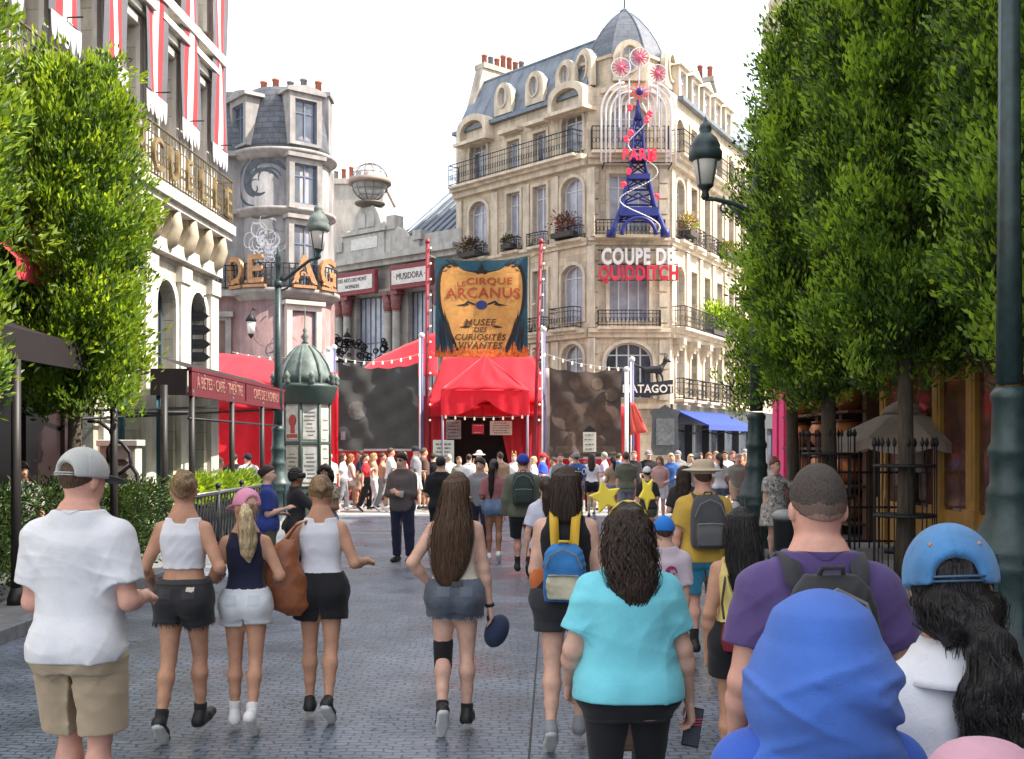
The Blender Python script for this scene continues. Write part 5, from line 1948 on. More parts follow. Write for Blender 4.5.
# second red tent slope at the left
sheet_part('side_roof', [(gx(368, 38), 38.2, gz(362, 38)), (gx(437, 38), 38.2, gz(331, 38)), (gx(437, 37), 37, gz(376, 37)), (gx(352, 37), 37, gz(378, 37))], m_tent, tent, nu=14, nv=10, wr=.03, sag=-.05, seed=14)
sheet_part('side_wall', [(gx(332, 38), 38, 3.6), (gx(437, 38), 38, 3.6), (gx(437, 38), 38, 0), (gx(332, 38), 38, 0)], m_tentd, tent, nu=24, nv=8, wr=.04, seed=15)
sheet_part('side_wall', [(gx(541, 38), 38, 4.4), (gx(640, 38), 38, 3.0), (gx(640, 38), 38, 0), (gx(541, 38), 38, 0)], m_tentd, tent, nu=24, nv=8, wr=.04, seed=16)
# signs inside the doorway
def board(name, label, px0, px1, py0, py1, Y, mat, group=None, thick=.04, hang=None):
 x0, x1, z1, z0 = gx(px0, Y), gx(px1, Y), gz(py0, Y), gz(py1, Y)
 e = empty(name, label, 'sign', ((x0 + x1) / 2, Y, z0), 0, group)
 w, h = (x1 - x0) / 2, z1 - z0
 b = MB(); b.box(-w, w, -thick / 2, thick / 2, 0, h)
 b.build('board', mat, e, bevel=.006)
 if hang:
  b = MB()
  for sx in (-w * .8, w * .8):
   b.tube([(sx, 0, h), (sx, 0, h + hang)], .008, 4)
  b.build('hanger', m_iron, e)
 return e, w, h
m_paper = M('cream_board', (.50, .48, .42), rough=.6, var=.1, vs=6)
m_ink = M('dark_ink', (.05, .03, .03), rough=.7)
def lines(e, w, h, rows, th=-.024, mat=None, seed=1, wid=.8):
 """rows of small unreadable print"""
 b = MB(); rg = random.Random(seed)
 for i in range(rows):
  z = h * (.85 - .7 * i / max(1, rows - 1))
  x = -w * wid * rg.uniform(.75, 1)
  xe = w * wid * rg.uniform(.7, 1)
  while x < xe:
   l = rg.uniform(.03, .12)
   b.box(x, min(xe, x + l), th - .004, th, z - h * .022, z + h * .022)
   x += l + .025
 return b.build('lettering', mat or m_ink, e)
e, w, h = board('hanging_sign', 'grey poster hanging at the left of the tent doorway', 446, 461, 420, 439, TYF + .4, M('grey_poster', (.24, .24, .25), rough=.6, var=.3, vs=6), 'signs in the tent doorway', hang=.5)
lines(e, w, h, 5, seed=2)
e, w, h = board('hanging_sign', 'small red sign in the middle of the tent doorway', 472, 484, 424, 434, TYF + .4, M('red_sign', (.42, .03, .05), rough=.5), 'signs in the tent doorway', hang=.6)
lines(e, w, h, 2, mat=M('sign_white', (.75, .75, .73)), seed=3)
e, w, h = board('hanging_sign', 'wide pale notice board at the right of the tent doorway', 490, 512, 421, 435, TYF + .4, m_paper, 'signs in the tent doorway', hang=.5)
lines(e, w, h, 5, seed=4)
e, w, h = board('easel_sign', 'pale menu board with dark headings standing left of the tent doorway', 433, 454, 440, 468, TYF - 1.0, M('mint_board', (.42, .48, .42), rough=.6, var=.1), None)
lines(e, w, h, 6, seed=5)
b = MB()
zz = gz(468, TYF - 1)
for sx in (-w * .8, w * .8):
 b.tube([(sx, .03, -zz), (sx, .03, .1)], .025, 6)
b.build('leg', m_iron, e)
# main banner between the two red poles
BY = TYF - .2
bx0, bx1, bz0, bz1 = gx(435, BY), gx(528, BY), gz(357, BY), gz(257, BY)
ban = empty('circus_banner', 'blue and orange circus banner with lettering and a flame border, above the red tent', 'banner', ((bx0 + bx1) / 2, BY, bz0))
bw, bh = (bx1 - bx0) / 2, bz1 - bz0
def bwav(x, z):
 return .05 * math.sin(x * 2.3 + z * 1.1) + .03 * math.sin(x * 5.2 - z * 3.0 + 1) - .05 * (1 - (x / bw) ** 2)
def topz(x):
 return bh - .13 * (1 - (x / bw) ** 2)
b = MB(); b.sm = True
nu, nv = 30, 26
vs = []
for j in range(nv + 1):
 for i in range(nu + 1):
  x = -bw + 2 * bw * i / nu
  z = topz(x) * j / nv
  x *= 1 - .04 * (j / nv) * (1 - j / nv)
  vs.append((x, bwav(x, z), z))
b.add(vs, [(j * (nu + 1) + i, j * (nu + 1) + i + 1, (j + 1) * (nu + 1) + i + 1, (j + 1) * (nu + 1) + i) for j in range(nv) for i in range(nu)])
b.build('cloth', cloth('banner_blue', (.022, .07, .10), var=.2), ban)
def painted(name, polys, mat, lift, parent, hnd=bwav):
 """flat painted shapes that follow the banner cloth"""
 b = MB()
 for poly in polys:
  # fine strips so the shape follows the waves
  bm = bmesh.new()
  tris = tessellate_polygon([[Vector((p[0], p[1], 0)) for p in poly]])
  vv = [bm.verts.new((p[0], 0, p[1])) for p in poly]
  for t in tris:
   try:
    bm.faces.new([vv[i] for i in t])
   except ValueError:
    pass
  for _ in range(4):
   es = [e for e in bm.edges if e.calc_length() > .22]
   if not es:
    break
   bmesh.ops.subdivide_edges(bm, edges=es, cuts=1)
   bmesh.ops.triangulate(bm, faces=[f for f in bm.faces if len(f.verts) > 3])
  bm.verts.index_update()
  vs = [(v.co.x, hnd(v.co.x, v.co.z) - lift, v.co.z) for v in bm.verts]
  b.add(vs, [tuple(v.index for v in f.verts) for f in bm.faces], True)
  bm.free()
 return b.build(name, mat, parent)
def mir(pts):
 return [(-x, z) for x, z in pts]
def smooth_poly(pts, n=4):
 out = []
 m = len(pts)
 for i in range(m):
  p0_, p1_, p2_, p3_ = [Vector((*pts[(i + k) % m], 0)) for k in (-1, 0, 1, 2)]
  for q in range(n):
   t = q / n
   c = .5 * ((2 * p1_) + (-p0_ + p2_) * t + (2 * p0_ - 5 * p1_ + 4 * p2_ - p3_) * t * t + (-p0_ + 3 * p1_ - 3 * p2_ + p3_) * t ** 3)
   out.append((c.x, c.y))
 return out
def bp(u, v):
 """banner fraction (0..1, 0..1 from the top) to local x, z"""
 return (-bw + 2 * bw * u, bh * (1 - v))
half = [bp(*q) for q in ((.5, .17), (.40, .155), (.30, .13), (.22, .085), (.13, .09), (.075, .17), (.06, .32), (.075, .50), (.13, .66), (.20, .80), (.25, .92), (.27, 1.0))]
outline = half + [(-x, z) for x, z in reversed(half[1:])]
blk = [((x * 1.085), z + (.04 if z > bh * .5 else 0)) for x, z in outline]
m_bblk = M('banner_black', (.018, .016, .018), rough=.85)
painted('painted_outline', [smooth_poly(blk, 3)], m_bblk, .006, ban)
painted('painted_shield', [smooth_poly(outline, 3)], cloth('banner_orange', (.50, .25, .075), var=.16, bump=.05), .011, ban)
pol = []
rg = random.Random(3)
for sd in (1, -1):
 for (u, v, du, dv, w) in ((.10, .52, .16, .42, .025), (.07, .55, .10, .42, .02), (.05, .6, .05, .36, .02), (.13, .60, .19, .37, .018)):
  a = bp(u, v); c = bp(u + du * .5, v + dv)
  p = [(a[0], a[1]), ((a[0] + c[0]) / 2 + w * 2, (a[1] + c[1]) / 2), (c[0], c[1]), ((a[0] + c[0]) / 2 - w * 3, (a[1] + c[1]) / 2)]
  pol.append(p if sd > 0 else mir(p))
 for (u, v, u2, v2) in ((.22, .09, .10, .02), (.17, .10, .05, .08), (.24, .09, .17, .02), (.13, .13, .05, .16)):
  a = bp(u, v); c = bp(u2, v2)
  p = [(a[0] - .03, a[1] - .04), (a[0] + .05, a[1] + .03), c]
  pol.append(p if sd > 0 else mir(p))
cz_ = bp(.5, .14)
pol.append([(cz_[0] - .28, cz_[1] - .03), (cz_[0] - .1, cz_[1] + .02), (cz_[0], cz_[1] + .26), (cz_[0] + .1, cz_[1] + .02), (cz_[0] + .28, cz_[1] - .03), (cz_[0] + .1, cz_[1] - .13), (cz_[0], cz_[1] - .05), (cz_[0] - .1, cz_[1] - .13)])
for sd in (1, -1):
 c = bp(.5, .475)
 for (x0, x1, w) in ((.25, .75, .05),):
  p = [(sd * .2, c[1] + .03), (sd * .45, c[1] + .12), (sd * .56, c[1] + .02), (sd * .85, c[1] - .04), (sd * .56, c[1] - .06), (sd * .4, c[1] - .02), (sd * .46, c[1] + .05), (sd * .2, c[1] - .03)]
  pol.append(p)
 c2 = bp(.5, .70)
 pol.append([(sd * .32, c2[1] + .01), (sd * .5, c2[1] + .05), (sd * .72, c2[1] - .01), (sd * .5, c2[1] - .04)])
painted('painted_flourish', pol, m_bblk, .018, ban)
cc = bp(.5, .48)
painted('painted_medallion', [[(cc[0] + .19 * math.cos(2 * PI * i / 14), cc[1] + .15 * math.sin(2 * PI * i / 14)) for i in range(14)]], M('medallion_blue', (.02, .035, .14), rough=.7), .022, ban)
fl = []
rg = random.Random(8)
for lay in range(2):
 x = -bw
 while x < bw - .05:
  w = rg.uniform(.05, .11)
  hh = rg.uniform(.18, .52) * (1.0 if lay == 0 else .6)
  fl.append([(x, 0), (x + w, 0), (x + w * .75 + rg.uniform(-.03, .06), hh * .6), (x + w * .5 + rg.uniform(-.06, .08), hh)])
  x += w * .8
fl.append([(-bw, 0), (bw, 0), (bw, .14), (-bw, .14)])
painted('painted_flames', fl, M('flame_orange_red', (.55, .06, .02), rough=.8, var=.4, vs=9, col2=(.68, .2, .03)), .026, ban)
def bent_text(body, u, v, fit, mat, bold, shear=0.0, arc=0.0, lift=.030):
 o = text_obj('lettering', body, .4, .004, mat, ban, (0, 0, 0), bold=bold, shear=shear, fit=fit, space=1.08)
 cx, cz = bp(u, v)
 for vt in o.data.vertices:
  x = vt.co.x + cx
  z = vt.co.z + cz - arc * (vt.co.x ** 2)
  vt.co = Vector((x, bwav(x, z) - lift + vt.co.y, z))
 return o
m_lr = M('letter_rust', (.33, .055, .02), rough=.8)
m_ld = M('letter_brown', (.085, .03, .012), rough=.8)
bent_text('LE', .285, .268, (.27, .16), m_lr, .004)
bent_text('CIRQUE', .585, .25, (1.49, .26), m_lr, .006)
bent_text('ARCANUS', .515, .358, (2.42, .34), m_lr, .006, arc=.02)
bent_text('MUSEE', .49, .653, (1.04, .215), m_ld, .008, .2)
bent_text('DES', .49, .728, (.43, .165), m_ld, .007, .2)
bent_text('CURIOSITÉS', .49, .795, (1.66, .25), m_ld, .008, .2)
bent_text('VIVANTES', .49, .885, (1.43, .215), m_ld, .008, .2)
b = MB()
for sx in (-1, 1):
 for z in (bh * .99, bh * .5, .1):
  b.tube([(sx * bw * .99, bwav(sx * bw, z), z), (sx * (bw + .22), .05, z + .12)], .012, 4)
b.build('rope', M('rope', (.4, .33, .22), rough=.9), ban)
# red flag poles with light bulbs
m_bulb = M('light_bulb', (.8, .75, .65), rough=.3, emit=(1, .85, .6), es=.25)
for px0, px1, lab in ((426.5, 427.5, 'tall red pole with light bulbs at the left edge of the circus banner'), (541, 533, 'tall red pole with light bulbs at the right of the circus banner, leaning slightly')):
 p0_, p1_ = at(px1 if px0 > 500 else px0, 490, TYF - .3), at(px0 if px0 > 500 else px1, 243, TYF - .3)
 p0_.z = 0
 pe = empty('banner_pole', lab, 'pole', p0_, 0, 'red poles of the circus banner')
 d = p1_ - p0_
 b = MB(); b.tube([(0, 0, 0), d], .062, 10); b.lathe([(.08, 0), (.09, .04), (.06, .12), (.02, .16)], 10, c=d)
 b.build('pole', m_polered, pe)
 for i in range(12):
  t = .32 + .66 * i / 11
  bb = MB(); bb.sphere(tuple(d * t + Vector((.11, -.06, 0))), .036, 8, 6); bb.build('bulb', m_bulb, pe)
 b = MB(); b.tube([d * .3 + Vector((.1, -.05, 0)), d * .99 + Vector((.1, -.05, 0))], .01, 4); b.build('cable', m_iron, pe)
# dark picture cloths at both sides
def dark_cloth(label, px0, px1, py0, py1, Y, mat, seed, motif):
 x0, x1, z1, z0 = gx(px0, Y), gx(px1, Y), gz(py0, Y), gz(py1, Y)
 e = empty('picture_banner', label, 'banner', ((x0 + x1) / 2, Y, z0), 0, 'dark picture cloths beside the tent')
 w, h = (x1 - x0) / 2, z1 - z0
 rr = random.Random(seed)
 q = [rr.uniform(0, 6.3) for _ in range(5)]
 wv = lambda x, z: .05 * math.sin(x * 2.6 + q[0] + .8 * math.sin(z * 1.7 + q[1])) + .03 * math.sin((x + z * .7) * 6.5 + q[2]) + .018 * math.sin((x * .6 - z) * 9 + q[3]) - .04
 b = MB(); b.sm = True
 nu, nv = 40, 40
 vs = []
 for j in range(nv + 1):
  for i in range(nu + 1):
   x = (-w + 2 * w * i / nu) * (1 - .03 * math.sin(PI * j / nv))
   tz = h + .12 - .16 * (1 - (x / w) ** 2) - .05 * abs(math.sin(x * 5))
   z = tz * j / nv
   vs.append((x, wv(x, z), z))
 b.add(vs, [(j * (nu + 1) + i, j * (nu + 1) + i + 1, (j + 1) * (nu + 1) + i + 1, (j + 1) * (nu + 1) + i) for j in range(nv) for i in range(nu)])
 b.build('cloth', mat, e)
 for k, (nm, polys, mt) in enumerate(motif(w, h)):
  painted(nm, polys, mt, .012 + .006 * k, e, hnd=wv)
 b = MB(); b.box(-w * .98, w * .98, -.05, .03, -.03, .04)
 b.build('hem_bar', M('hem_grey', (.33, .32, .31), rough=.7), e)
 return e
def circ(x, z, r, n=18, sq=1.0):
 return [(x + r * math.cos(2 * PI * i / n), z + r * sq * math.sin(2 * PI * i / n)) for i in range(n)]
def motif_moon(w, h):
 rg = random.Random(4)
 st = []
 for i in range(9):
  x = rg.uniform(-.4, .7) * w; z = h * rg.uniform(.3, .85)
  st.append([(x, z), (x + .5, z - .35), (x + .9, z - .9), (x + .45, z - .3)])
 return [('painted_lines', st, M('dim_line', (.085, .082, .078), rough=.9)), ('painted_moon', [circ(-w * .52, h * .47, .30, 22)], M('dim_moon', (.10, .095, .09), rough=.9, var=.3, vs=8)), ('painted_square', [[(-w * .92, h * .12), (-w * .80, h * .12), (-w * .80, h * .22), (-w * .92, h * .22)]], M('dim_grey', (.22, .21, .2)))]
def motif_fig(w, h):
 a = [circ(0, h * .80, .42, 20, .8), circ(-w * .58, h * .47, .42, 16), circ(w * .55, h * .50, .40, 16), [(-w * .55, h * .12), (w * .55, h * .12), (w * .35, h * .5), (0, h * .66), (-w * .35, h * .5)]]
 c = [circ(-w * .3, h * .85, .2, 12), circ(w * .32, h * .84, .2, 12), circ(0, h * .38, .3, 16), circ(w * .7, h * .72, .22, 14), [(-w * .85, h * .05), (w * .85, h * .05), (w * .8, h * .14), (-w * .8, h * .14)]]
 return [('painted_shapes', a, M('dim_brown', (.088, .057, .043), rough=.9, var=.25, vs=4)), ('painted_highlights', [[(x, z) for x, z in p] for p in c], M('dim_tan', (.108, .078, .06), rough=.9, var=.25, vs=5))]
dark_cloth('charcoal picture cloth left of the red tent with a faint pale disc', 338, 419, 366, 450, TYF - .6, M('charcoal_cloth', (.050, .052, .049), rough=.85, var=.16, vs=1.2, bump=.15, bs=9), 21, motif_moon)
d2 = dark_cloth('dark brown picture cloth right of the red tent with dim round figures', 549, 622, 370, 458, TYF - .6, M('brown_cloth', (.070, .050, .040), rough=.85, var=.18, vs=1.8, bump=.15, bs=9), 22, motif_fig)
sheet_part('cream_cloth', [(0, 0, 2.9), (.25, 0, 2.9), (.62, 0, 0), (.1, 0, 0)], M('cream_strip', (.42, .36, .32), rough=.85), d2, nu=8, nv=8, wr=.015, seed=30).location = (-1.42, .12, 0)
# striped poles
m_pw = M('pole_white', (.55, .54, .56), rough=.5); m_pp = M('pole_purple', (.055, .05, .14), rough=.5)
for px, py, Y, lab in ((329, 352, 35.0, 'thin white pole beside the green kiosk'), (334, 350, 35.2, 'thin purple pole right of the kiosk'), (421.5, 338, 35.2, 'white and purple pole at the right edge of the charcoal cloth'),
                       (543.5, 332, 35.2, 'white and purple pole at the left edge of the brown cloth'), (626.5, 372, 35.0, 'white pole at the right edge of the brown cloth'), (632, 362, 35.2, 'dark blue pole right of the brown cloth')):
 p = at(px, py, Y)
 e = empty('striped_pole', lab, 'pole', (p.x, p.y, 0), 0, 'striped poles of the circus')
 b = MB(); b.tube([(0, 0, 0), (0, 0, p.z)], .07, 10)
 b.build('pole', m_pw if 'thin white' in lab or lab.startswith('white pole') else m_pp, e)
 b = MB(); b.tube([(-.045, -.06, .3), (-.045, -.06, p.z)], .035, 6); b.sphere((0, 0, p.z + .08), .1, 10, 8)
 b.build('stripe', m_pw, e)
# strings of lights
def light_string(label, P, n, sag):
 e = empty('string_lights', label, 'lights', P[0], 0, 'strings of lights')
 a = Vector((0, 0, 0)); c = Vector(P[1]) - Vector(P[0])
 pts = [a.lerp(c, i / 20) - Vector((0, 0, sag * 4 * (i / 20) * (1 - i / 20))) for i in range(21)]
 b = MB(); b.tube(pts, .012, 4); b.build('cable', M('cable_grey', (.25, .24, .22)), e)
 for i in range(n):
  t = (i + .5) / n
  p = a.lerp(c, t) - Vector((0, 0, sag * 4 * t * (1 - t)))
  bb = MB(); bb.lathe([(.015, .02), (.018, 0), (.034, -.045), (.03, -.08), (.008, -.10)], 8, c=p); bb.build('bulb', m_bulb, e)
light_string('string of pale bulbs above the charcoal cloth', (at(332, 356, 35), at(424, 352, 35)), 10, .25)
light_string('string of pale bulbs from the right banner pole over the brown cloth', (at(540, 352, 35), at(632, 368, 35)), 10, .15)
light_string('string of pale bulbs across the tent doorway', (at(441, 415, TYF), at(527, 415, TYF)), 9, .08)
light_string('string of pale bulbs below the round tower windows', (at(232, 352, 33), at(330, 350, 33)), 9, .2)
# red cafe tent at the left with people in front
ct = empty('red_pavilion', 'red cloth pavilion behind the dark railing at the left corner', 'tent', (0, 0, 0))
YC = 29.5
cx0, cx1 = gx(198, YC), gx(276, YC)
sheet_part('back_cloth', [(cx0 - .4, YC, 3.3), (cx1, YC, 3.3), (cx1, YC, 0), (cx0 - .4, YC, 0)], m_tent, ct, nu=40, nv=10, wr=.045, seed=41)
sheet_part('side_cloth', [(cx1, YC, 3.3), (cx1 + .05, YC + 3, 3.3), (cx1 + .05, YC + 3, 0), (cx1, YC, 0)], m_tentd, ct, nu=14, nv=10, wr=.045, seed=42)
sheet_part('valance', [(cx0 - .4, YC - .06, 3.32), (cx1 + .03, YC - .06, 3.32), (cx1 + .03, YC - .1, 2.85), (cx0 - .4, YC - .1, 2.85)], m_tent, ct, nu=40, nv=5, wr=.03, seed=43)
sheet_part('roof', [(cx0 - .4, YC + 2.6, gz(352, YC + 2)), (cx1 - .4, YC + 2.6, gz(362, YC + 2)), (cx1 + .03, YC - .05, 3.32), (cx0 - .4, YC - .05, 3.32)], m_tent, ct, nu=24, nv=10, wr=.03, sag=-.1, seed=44)
sheet_part('kiosk_side_cloth', [(gx(322, 33), 33, gz(374, 33)), (gx(338, 33), 33, gz(372, 33)), (gx(338, 33), 33, 0), (gx(322, 33), 33, 0)], m_tent, ct, nu=8, nv=10, wr=.03, seed=45)
# ------------------------------------------------------------------ green poster kiosk
KY = 30.0
kx = gx(305, KY)
m_verd = M('verdigris', (.13, .165, .15), rough=.6, var=.35, vs=4, bump=.2, dirt=.35)
m_kgreen = M('kiosk_green', (.038, .062, .055), rough=.5, var=.2)
ki = empty('poster_kiosk', 'green poster kiosk with a ribbed verdigris dome and glazed posters', 'kiosk', (kx, KY, 0))
kr = .66
b = MB(); b.lathe([(kr + .14, 0), (kr + .14, .35), (kr + .04, .45), (kr + .04, .75), (kr + .08, .8)], 8, smooth=False)
b.build('base', m_kgreen, ki)
b = MB(); b.lathe([(kr, .8), (kr, 3.05)], 8, smooth=False)
b.build('drum', M('kiosk_cream', (.40, .37, .30), rough=.6, var=.15, vs=4), ki)
b = MB()
for i in range(8):
 t = R(45 * i)
 b.tube([(kr * 1.02 * math.cos(t), kr * 1.02 * math.sin(t), .8), (kr * 1.02 * math.cos(t), kr * 1.02 * math.sin(t), 3.05)], .045, 6)
b.lathe([(kr + .01, 1.9), (kr + .04, 1.92), (kr + .04, 1.98), (kr + .01, 2.0)], 8, smooth=False)
b.build('frame_bar', m_kgreen, ki)
b = MB()
b.lathe([(kr + .02, 3.0), (kr + .10, 3.05), (kr + .22, 3.45), (kr + .24, 3.5), (kr + .05, 3.58)], 24)
b.build('crown_band', m_kgreen, ki)
b = MB()
b.lathe([(kr + .08, 3.56), (kr + .05, 3.8), (kr - .06, 4.1), (kr - .26, 4.4), (kr - .48, 4.6), (.06, 4.68)], 32, flute=8, fd=.04)
for i in range(8):
 t = 2 * PI * i / 8
 b.tube([((r + .01) * math.cos(t), (r + .01) * math.sin(t), z) for r, z in ((kr + .08, 3.56), (kr + .05, 3.8), (kr - .06, 4.1), (kr - .26, 4.4), (kr - .48, 4.6))], .03, 5)
dm = b.build('dome', m_verd, ki)
b = MB(); b.lathe([(.10, 4.66), (.05, 4.75), (.12, 4.85), (.04, 4.95), (.07, 5.02), (.02, 5.1), (.015, 5.5), (.002, 5.7)], 12)
b.build('finial', m_verd, dm)
for i in range(8):
 t = 2 * PI * i / 8 + R(22.5)
 bb = MB(); c = ((kr + .20) * math.cos(t), (kr + .20) * math.sin(t), 3.62)
 bb.lathe([(.05, -.1), (.09, -.02), (.06, .06), (.10, .12), (.05, .2), (.01, .26)], 8, c=c); bb.build('acroterion', m_verd, ki)
rg = random.Random(2)
for i, (t, z0, z1, mt) in enumerate(((-112.5, 2.05, 2.95, (.42, .40, .36)), (-112.5, .9, 1.85, (.36, .33, .26)), (-67.5 , 2.05, 2.95, (.38, .38, .36)), (-67.5, .9, 1.85, (.34, .35, .34)), (-22.5, .9, 2.9, (.4, .38, .33)))):
 ax = kr * math.cos(R(22.5)) + .012
 e_ = MB()
 e_.box(-.19, .19, -ax - .008, -ax, z0, z1)
 tt = R(t + 90)
 p_ = e_.build('poster', M('poster_%d' % i, mt, rough=.3, var=.35, vs=4, spec=.6), ki, (0, 0, 0), tt)
 e_ = MB()
 if i == 0:
  e_.sphere((.02, -ax - .012, z0 + .50), .12, 10, 8, (1, .06, 1.4)); e_.box(-.17, .17, -ax - .013, -ax - .009, z0 + .04, z0 + .14)
  e_.box(-.05, .09, -ax - .013, -ax - .009, z0 + .16, z0 + .5)
 else:
  for q in range(7):
   zz = z0 + .1 + q * (z1 - z0 - .2) / 7
   e_.box(-rg.uniform(.05, .16), rg.uniform(.05, .16), -ax - .013, -ax - .009, zz, zz + rg.uniform(.02, .05))
 e_.build('poster_print', M('poster_red', (.35, .05, .04)) if i == 0 else M('poster_ink', (.12, .12, .12)), p_)
# ------------------------------------------------------------------ street lamps
m_lampg = M('lamp_green', (.022, .045, .045), rough=.45, var=.35, vs=9, bump=.12, bs=50, spec=.5)
m_lampglass = M('lamp_glass', (.62, .60, .56), rough=.25, var=.06)
def street_lamp(label, x, y, scale=1.0, side=-1, top=5.75, arm=.72, rise=.2, copper=False):
 e = empty('street_lamp', label, 'street lamp', (x, y, 0), 0, 'green street lamps')
 e.scale = (scale,) * 3
 b = MB()
 b.lathe([(.34, 0), (.34, .12), (.31, .14), (.315, .22), (.28, .26), (.265, .72), (.285, .75), (.29, .80), (.275, .84), (.29, .88), (.28, .94), (.25, .97), (.235, 1.06), (.18, 1.16), (.16, 1.30), (.17, 1.33), (.17, 1.38), (.145, 1.42), (.14, 1.62), (.16, 1.65), (.16, 1.70), (.135, 1.75),
             (.125, 2.05), (.14, 2.08), (.14, 2.13), (.10, 2.18)], 24)
 for i in range(8):
  t = 2 * PI * i / 8
  b.tube([(.285 * math.cos(t), .285 * math.sin(t), .3), (.275 * math.cos(t), .275 * math.sin(t), .9)], .03, 5)
 b.build('base', m_lampg, e)
 b = MB()
 b.lathe([(.10, 2.2), (.085, 3.6), (.075, top - .55)], 20, flute=10, fd=.10)
 b.lathe([(.075, top - .55), (.11, top - .5), (.11, top - .42), (.07, top - .38), (.06, top - .1), (.09, top - .05), (.05, top), (.07, top + .08), (.015, top + .3), (.002, top + .42)], 14)
 b.build('post', m_lampg, e)
 b = MB()
 ax = side * arm
 z0 = top - .32
 b.tube([(0, 0, z0), (side * .15, 0, z0 - .05), (side * arm * .45, 0, z0 + rise * .35), (side * arm * .8, 0, z0 + rise * .9), (ax, 0, z0 + rise)], [.05, .045, .038, .034, .04], 10)
 b.tube([(side * .05, 0, z0 - .3), (side * .2, 0, z0 - .24), (side * .35, 0, z0 - .02)], [.02, .025, .02], 6)
 pts = [(side * (arm * .62) + .10 * math.cos(a) * (1 - a / 9), 0, z0 + rise * .35 - .08 + .10 * math.sin(a) * (1 - a / 9)) for a in [k * .6 for k in range(13)]]
 b.tube(pts, .016, 5)
 b.build('arm', m_lampg, e)
 lz = z0 + rise
 b = MB()
 b.lathe([(.04, -.02), (.07, .02), (.05, .1), (.07, .14), (.11, .17), (.13, .2)], 12, c=(ax, 0, lz))
 lan = b.build('lantern', m_lampg, e)
 b = MB(); b.lathe([(.125, .2), (.19, .56), (.185, .58)], 16, c=(ax, 0, lz)); b.build('lantern_glass', m_lampglass, lan)
 b = MB()
 for i in range(4):
  t = PI / 4 + i * PI / 2
  b.tube([(ax + .13 * math.cos(t), .13 * math.sin(t), lz + .2), (ax + .198 * math.cos(t), .198 * math.sin(t), lz + .58)], .014, 5)
 b.build('lantern_bar', m_lampg, lan)
 b = MB()
 b.lathe([(.2, .57), (.25, .60), (.26, .70), (.22, .76), (.23, .80), (.17, .92), (.10, .99), (.085, 1.0), (.10, 1.06), (.085, 1.12), (.03, 1.16), (.02, 1.22), (.002, 1.26)], 18, c=(ax, 0, lz))
 b.build('lantern_roof', m_verd if copper else m_lampg, lan)
 return e
street_lamp('green lamp post under the right trees whose lantern hangs against the corner building', 4.22, 19.0, 1.13, -1, 5.65, .78, .12)
street_lamp('nearest dark green lamp post, cut off by the top of the frame at right', 4.25, 9.4, 1.10, -1, 6.7, .78, .12)
street_lamp('dark lamp post left of the green kiosk with a lantern on its right arm', gx(278, 26), 26.0, 1.08, 1, 5.75, .88, .42, True)
# small wall lanterns
def wall_lantern(label, px, py, Y, s=1.0):
 p = at(px, py, Y)
 e = empty('wall_lantern', label, 'lantern', p, 0, 'small wall lanterns')
 b = MB(); b.lathe([(.02, -.12), (.1, 0), (.12, .04)], 8); b.lathe([(.16, .46), (.2, .5), (.1, .68), (.03, .74), (.01, .86)], 10)
 b.tube([(0, .0, .8), (0, .3, .95), (0, .75, .9)], .02, 5)
 b.build('bracket', m_iron, e)
 b = MB(); b.lathe([(.11, .04), (.15, .46)], 8); b.build('lantern_glass', m_lampglass, e)
wall_lantern('small white lantern on the round tower wall', 251, 335, 37.9)
wall_lantern('small white lantern in front of the museum columns', 347, 347, 53.8)
# ------------------------------------------------------------------ illuminated show sign on the corner building
SY = 43.1
m_navy = M('sign_navy', (.015, .022, .16), rough=.45, var=.15)
m_tubew = M('sign_white_tube', (.66, .64, .64), rough=.4)
m_signred = M('sign_red', (.58, .02, .05), rough=.45, emit=(.9, .05, .1), es=.18)
m_signpink = M('sign_pink', (.50, .10, .16), rough=.5)
sg = empty('show_sign', 'tall blue lattice tower sign with white fountain arches and red fireworks on the corner building', 'sign', (gx(638, SY), SY, gz(236, SY)))
PX = SY / FPX
def sp(px, py, d=0.0):
 return Vector(((px - 638) * PX, d, (236 - py) * PX))
b = MB()
legs = [((611, 236), (622, 205), (631, 165), (634.5, 118)), ((665, 236), (654, 205), (645, 165), (641.5, 118))]
for lg in legs:
 for d in (-.25, .05):
  P = [sp(*q) for q in lg]
  fine = []
  for i in range(13):
   t = i / 12 * 3
   k = min(int(t), 2)
   fine.append(P[k].lerp(P[k + 1], t - k) + Vector((0, d * (1 - i / 14), 0)))
  b.tube(fine, [.115 - .006 * i for i in range(13)], 6)
for y0 in (222, 205, 190, 176, 163, 151, 140, 130):
 t = (236 - y0) / 118
 hw = 26 * (1 - t) ** 1.75 + 3.0
 y1 = y0 - 12
 hw1 = 26 * max(0, (1 - (236 - y1) / 118)) ** 1.75 + 3.0
 b.tube([sp(638 - hw, y0), sp(638 + hw, y0)], .045, 5)
 b.tube([sp(638 - hw, y0), sp(638 + hw1, y1)], .035, 5)
 b.tube([sp(638 + hw, y0), sp(638 - hw1, y1)], .035, 5)
 b.tube([sp(638 - hw, y0), sp(638, y1), sp(638 + hw, y0)], .035, 5)
for (y0, hw, hh) in ((213, 19.5, 4.2), (178, 11, 2.6), (160, 8.5, 1.6)):
 a, c = sp(638 - hw, y0 + hh), sp(638 + hw, y0 - hh)
 b.box(a.x, c.x, -.34, .1, a.z, c.z)
b.tube([sp(638 + 17 * math.cos(PI * i / 12), 236 - 17 * math.sin(PI * i / 12), -.28) for i in range(13)], .085, 6)
b.tube([sp(638, 120), sp(638, 100)], [.16, .05], 6)
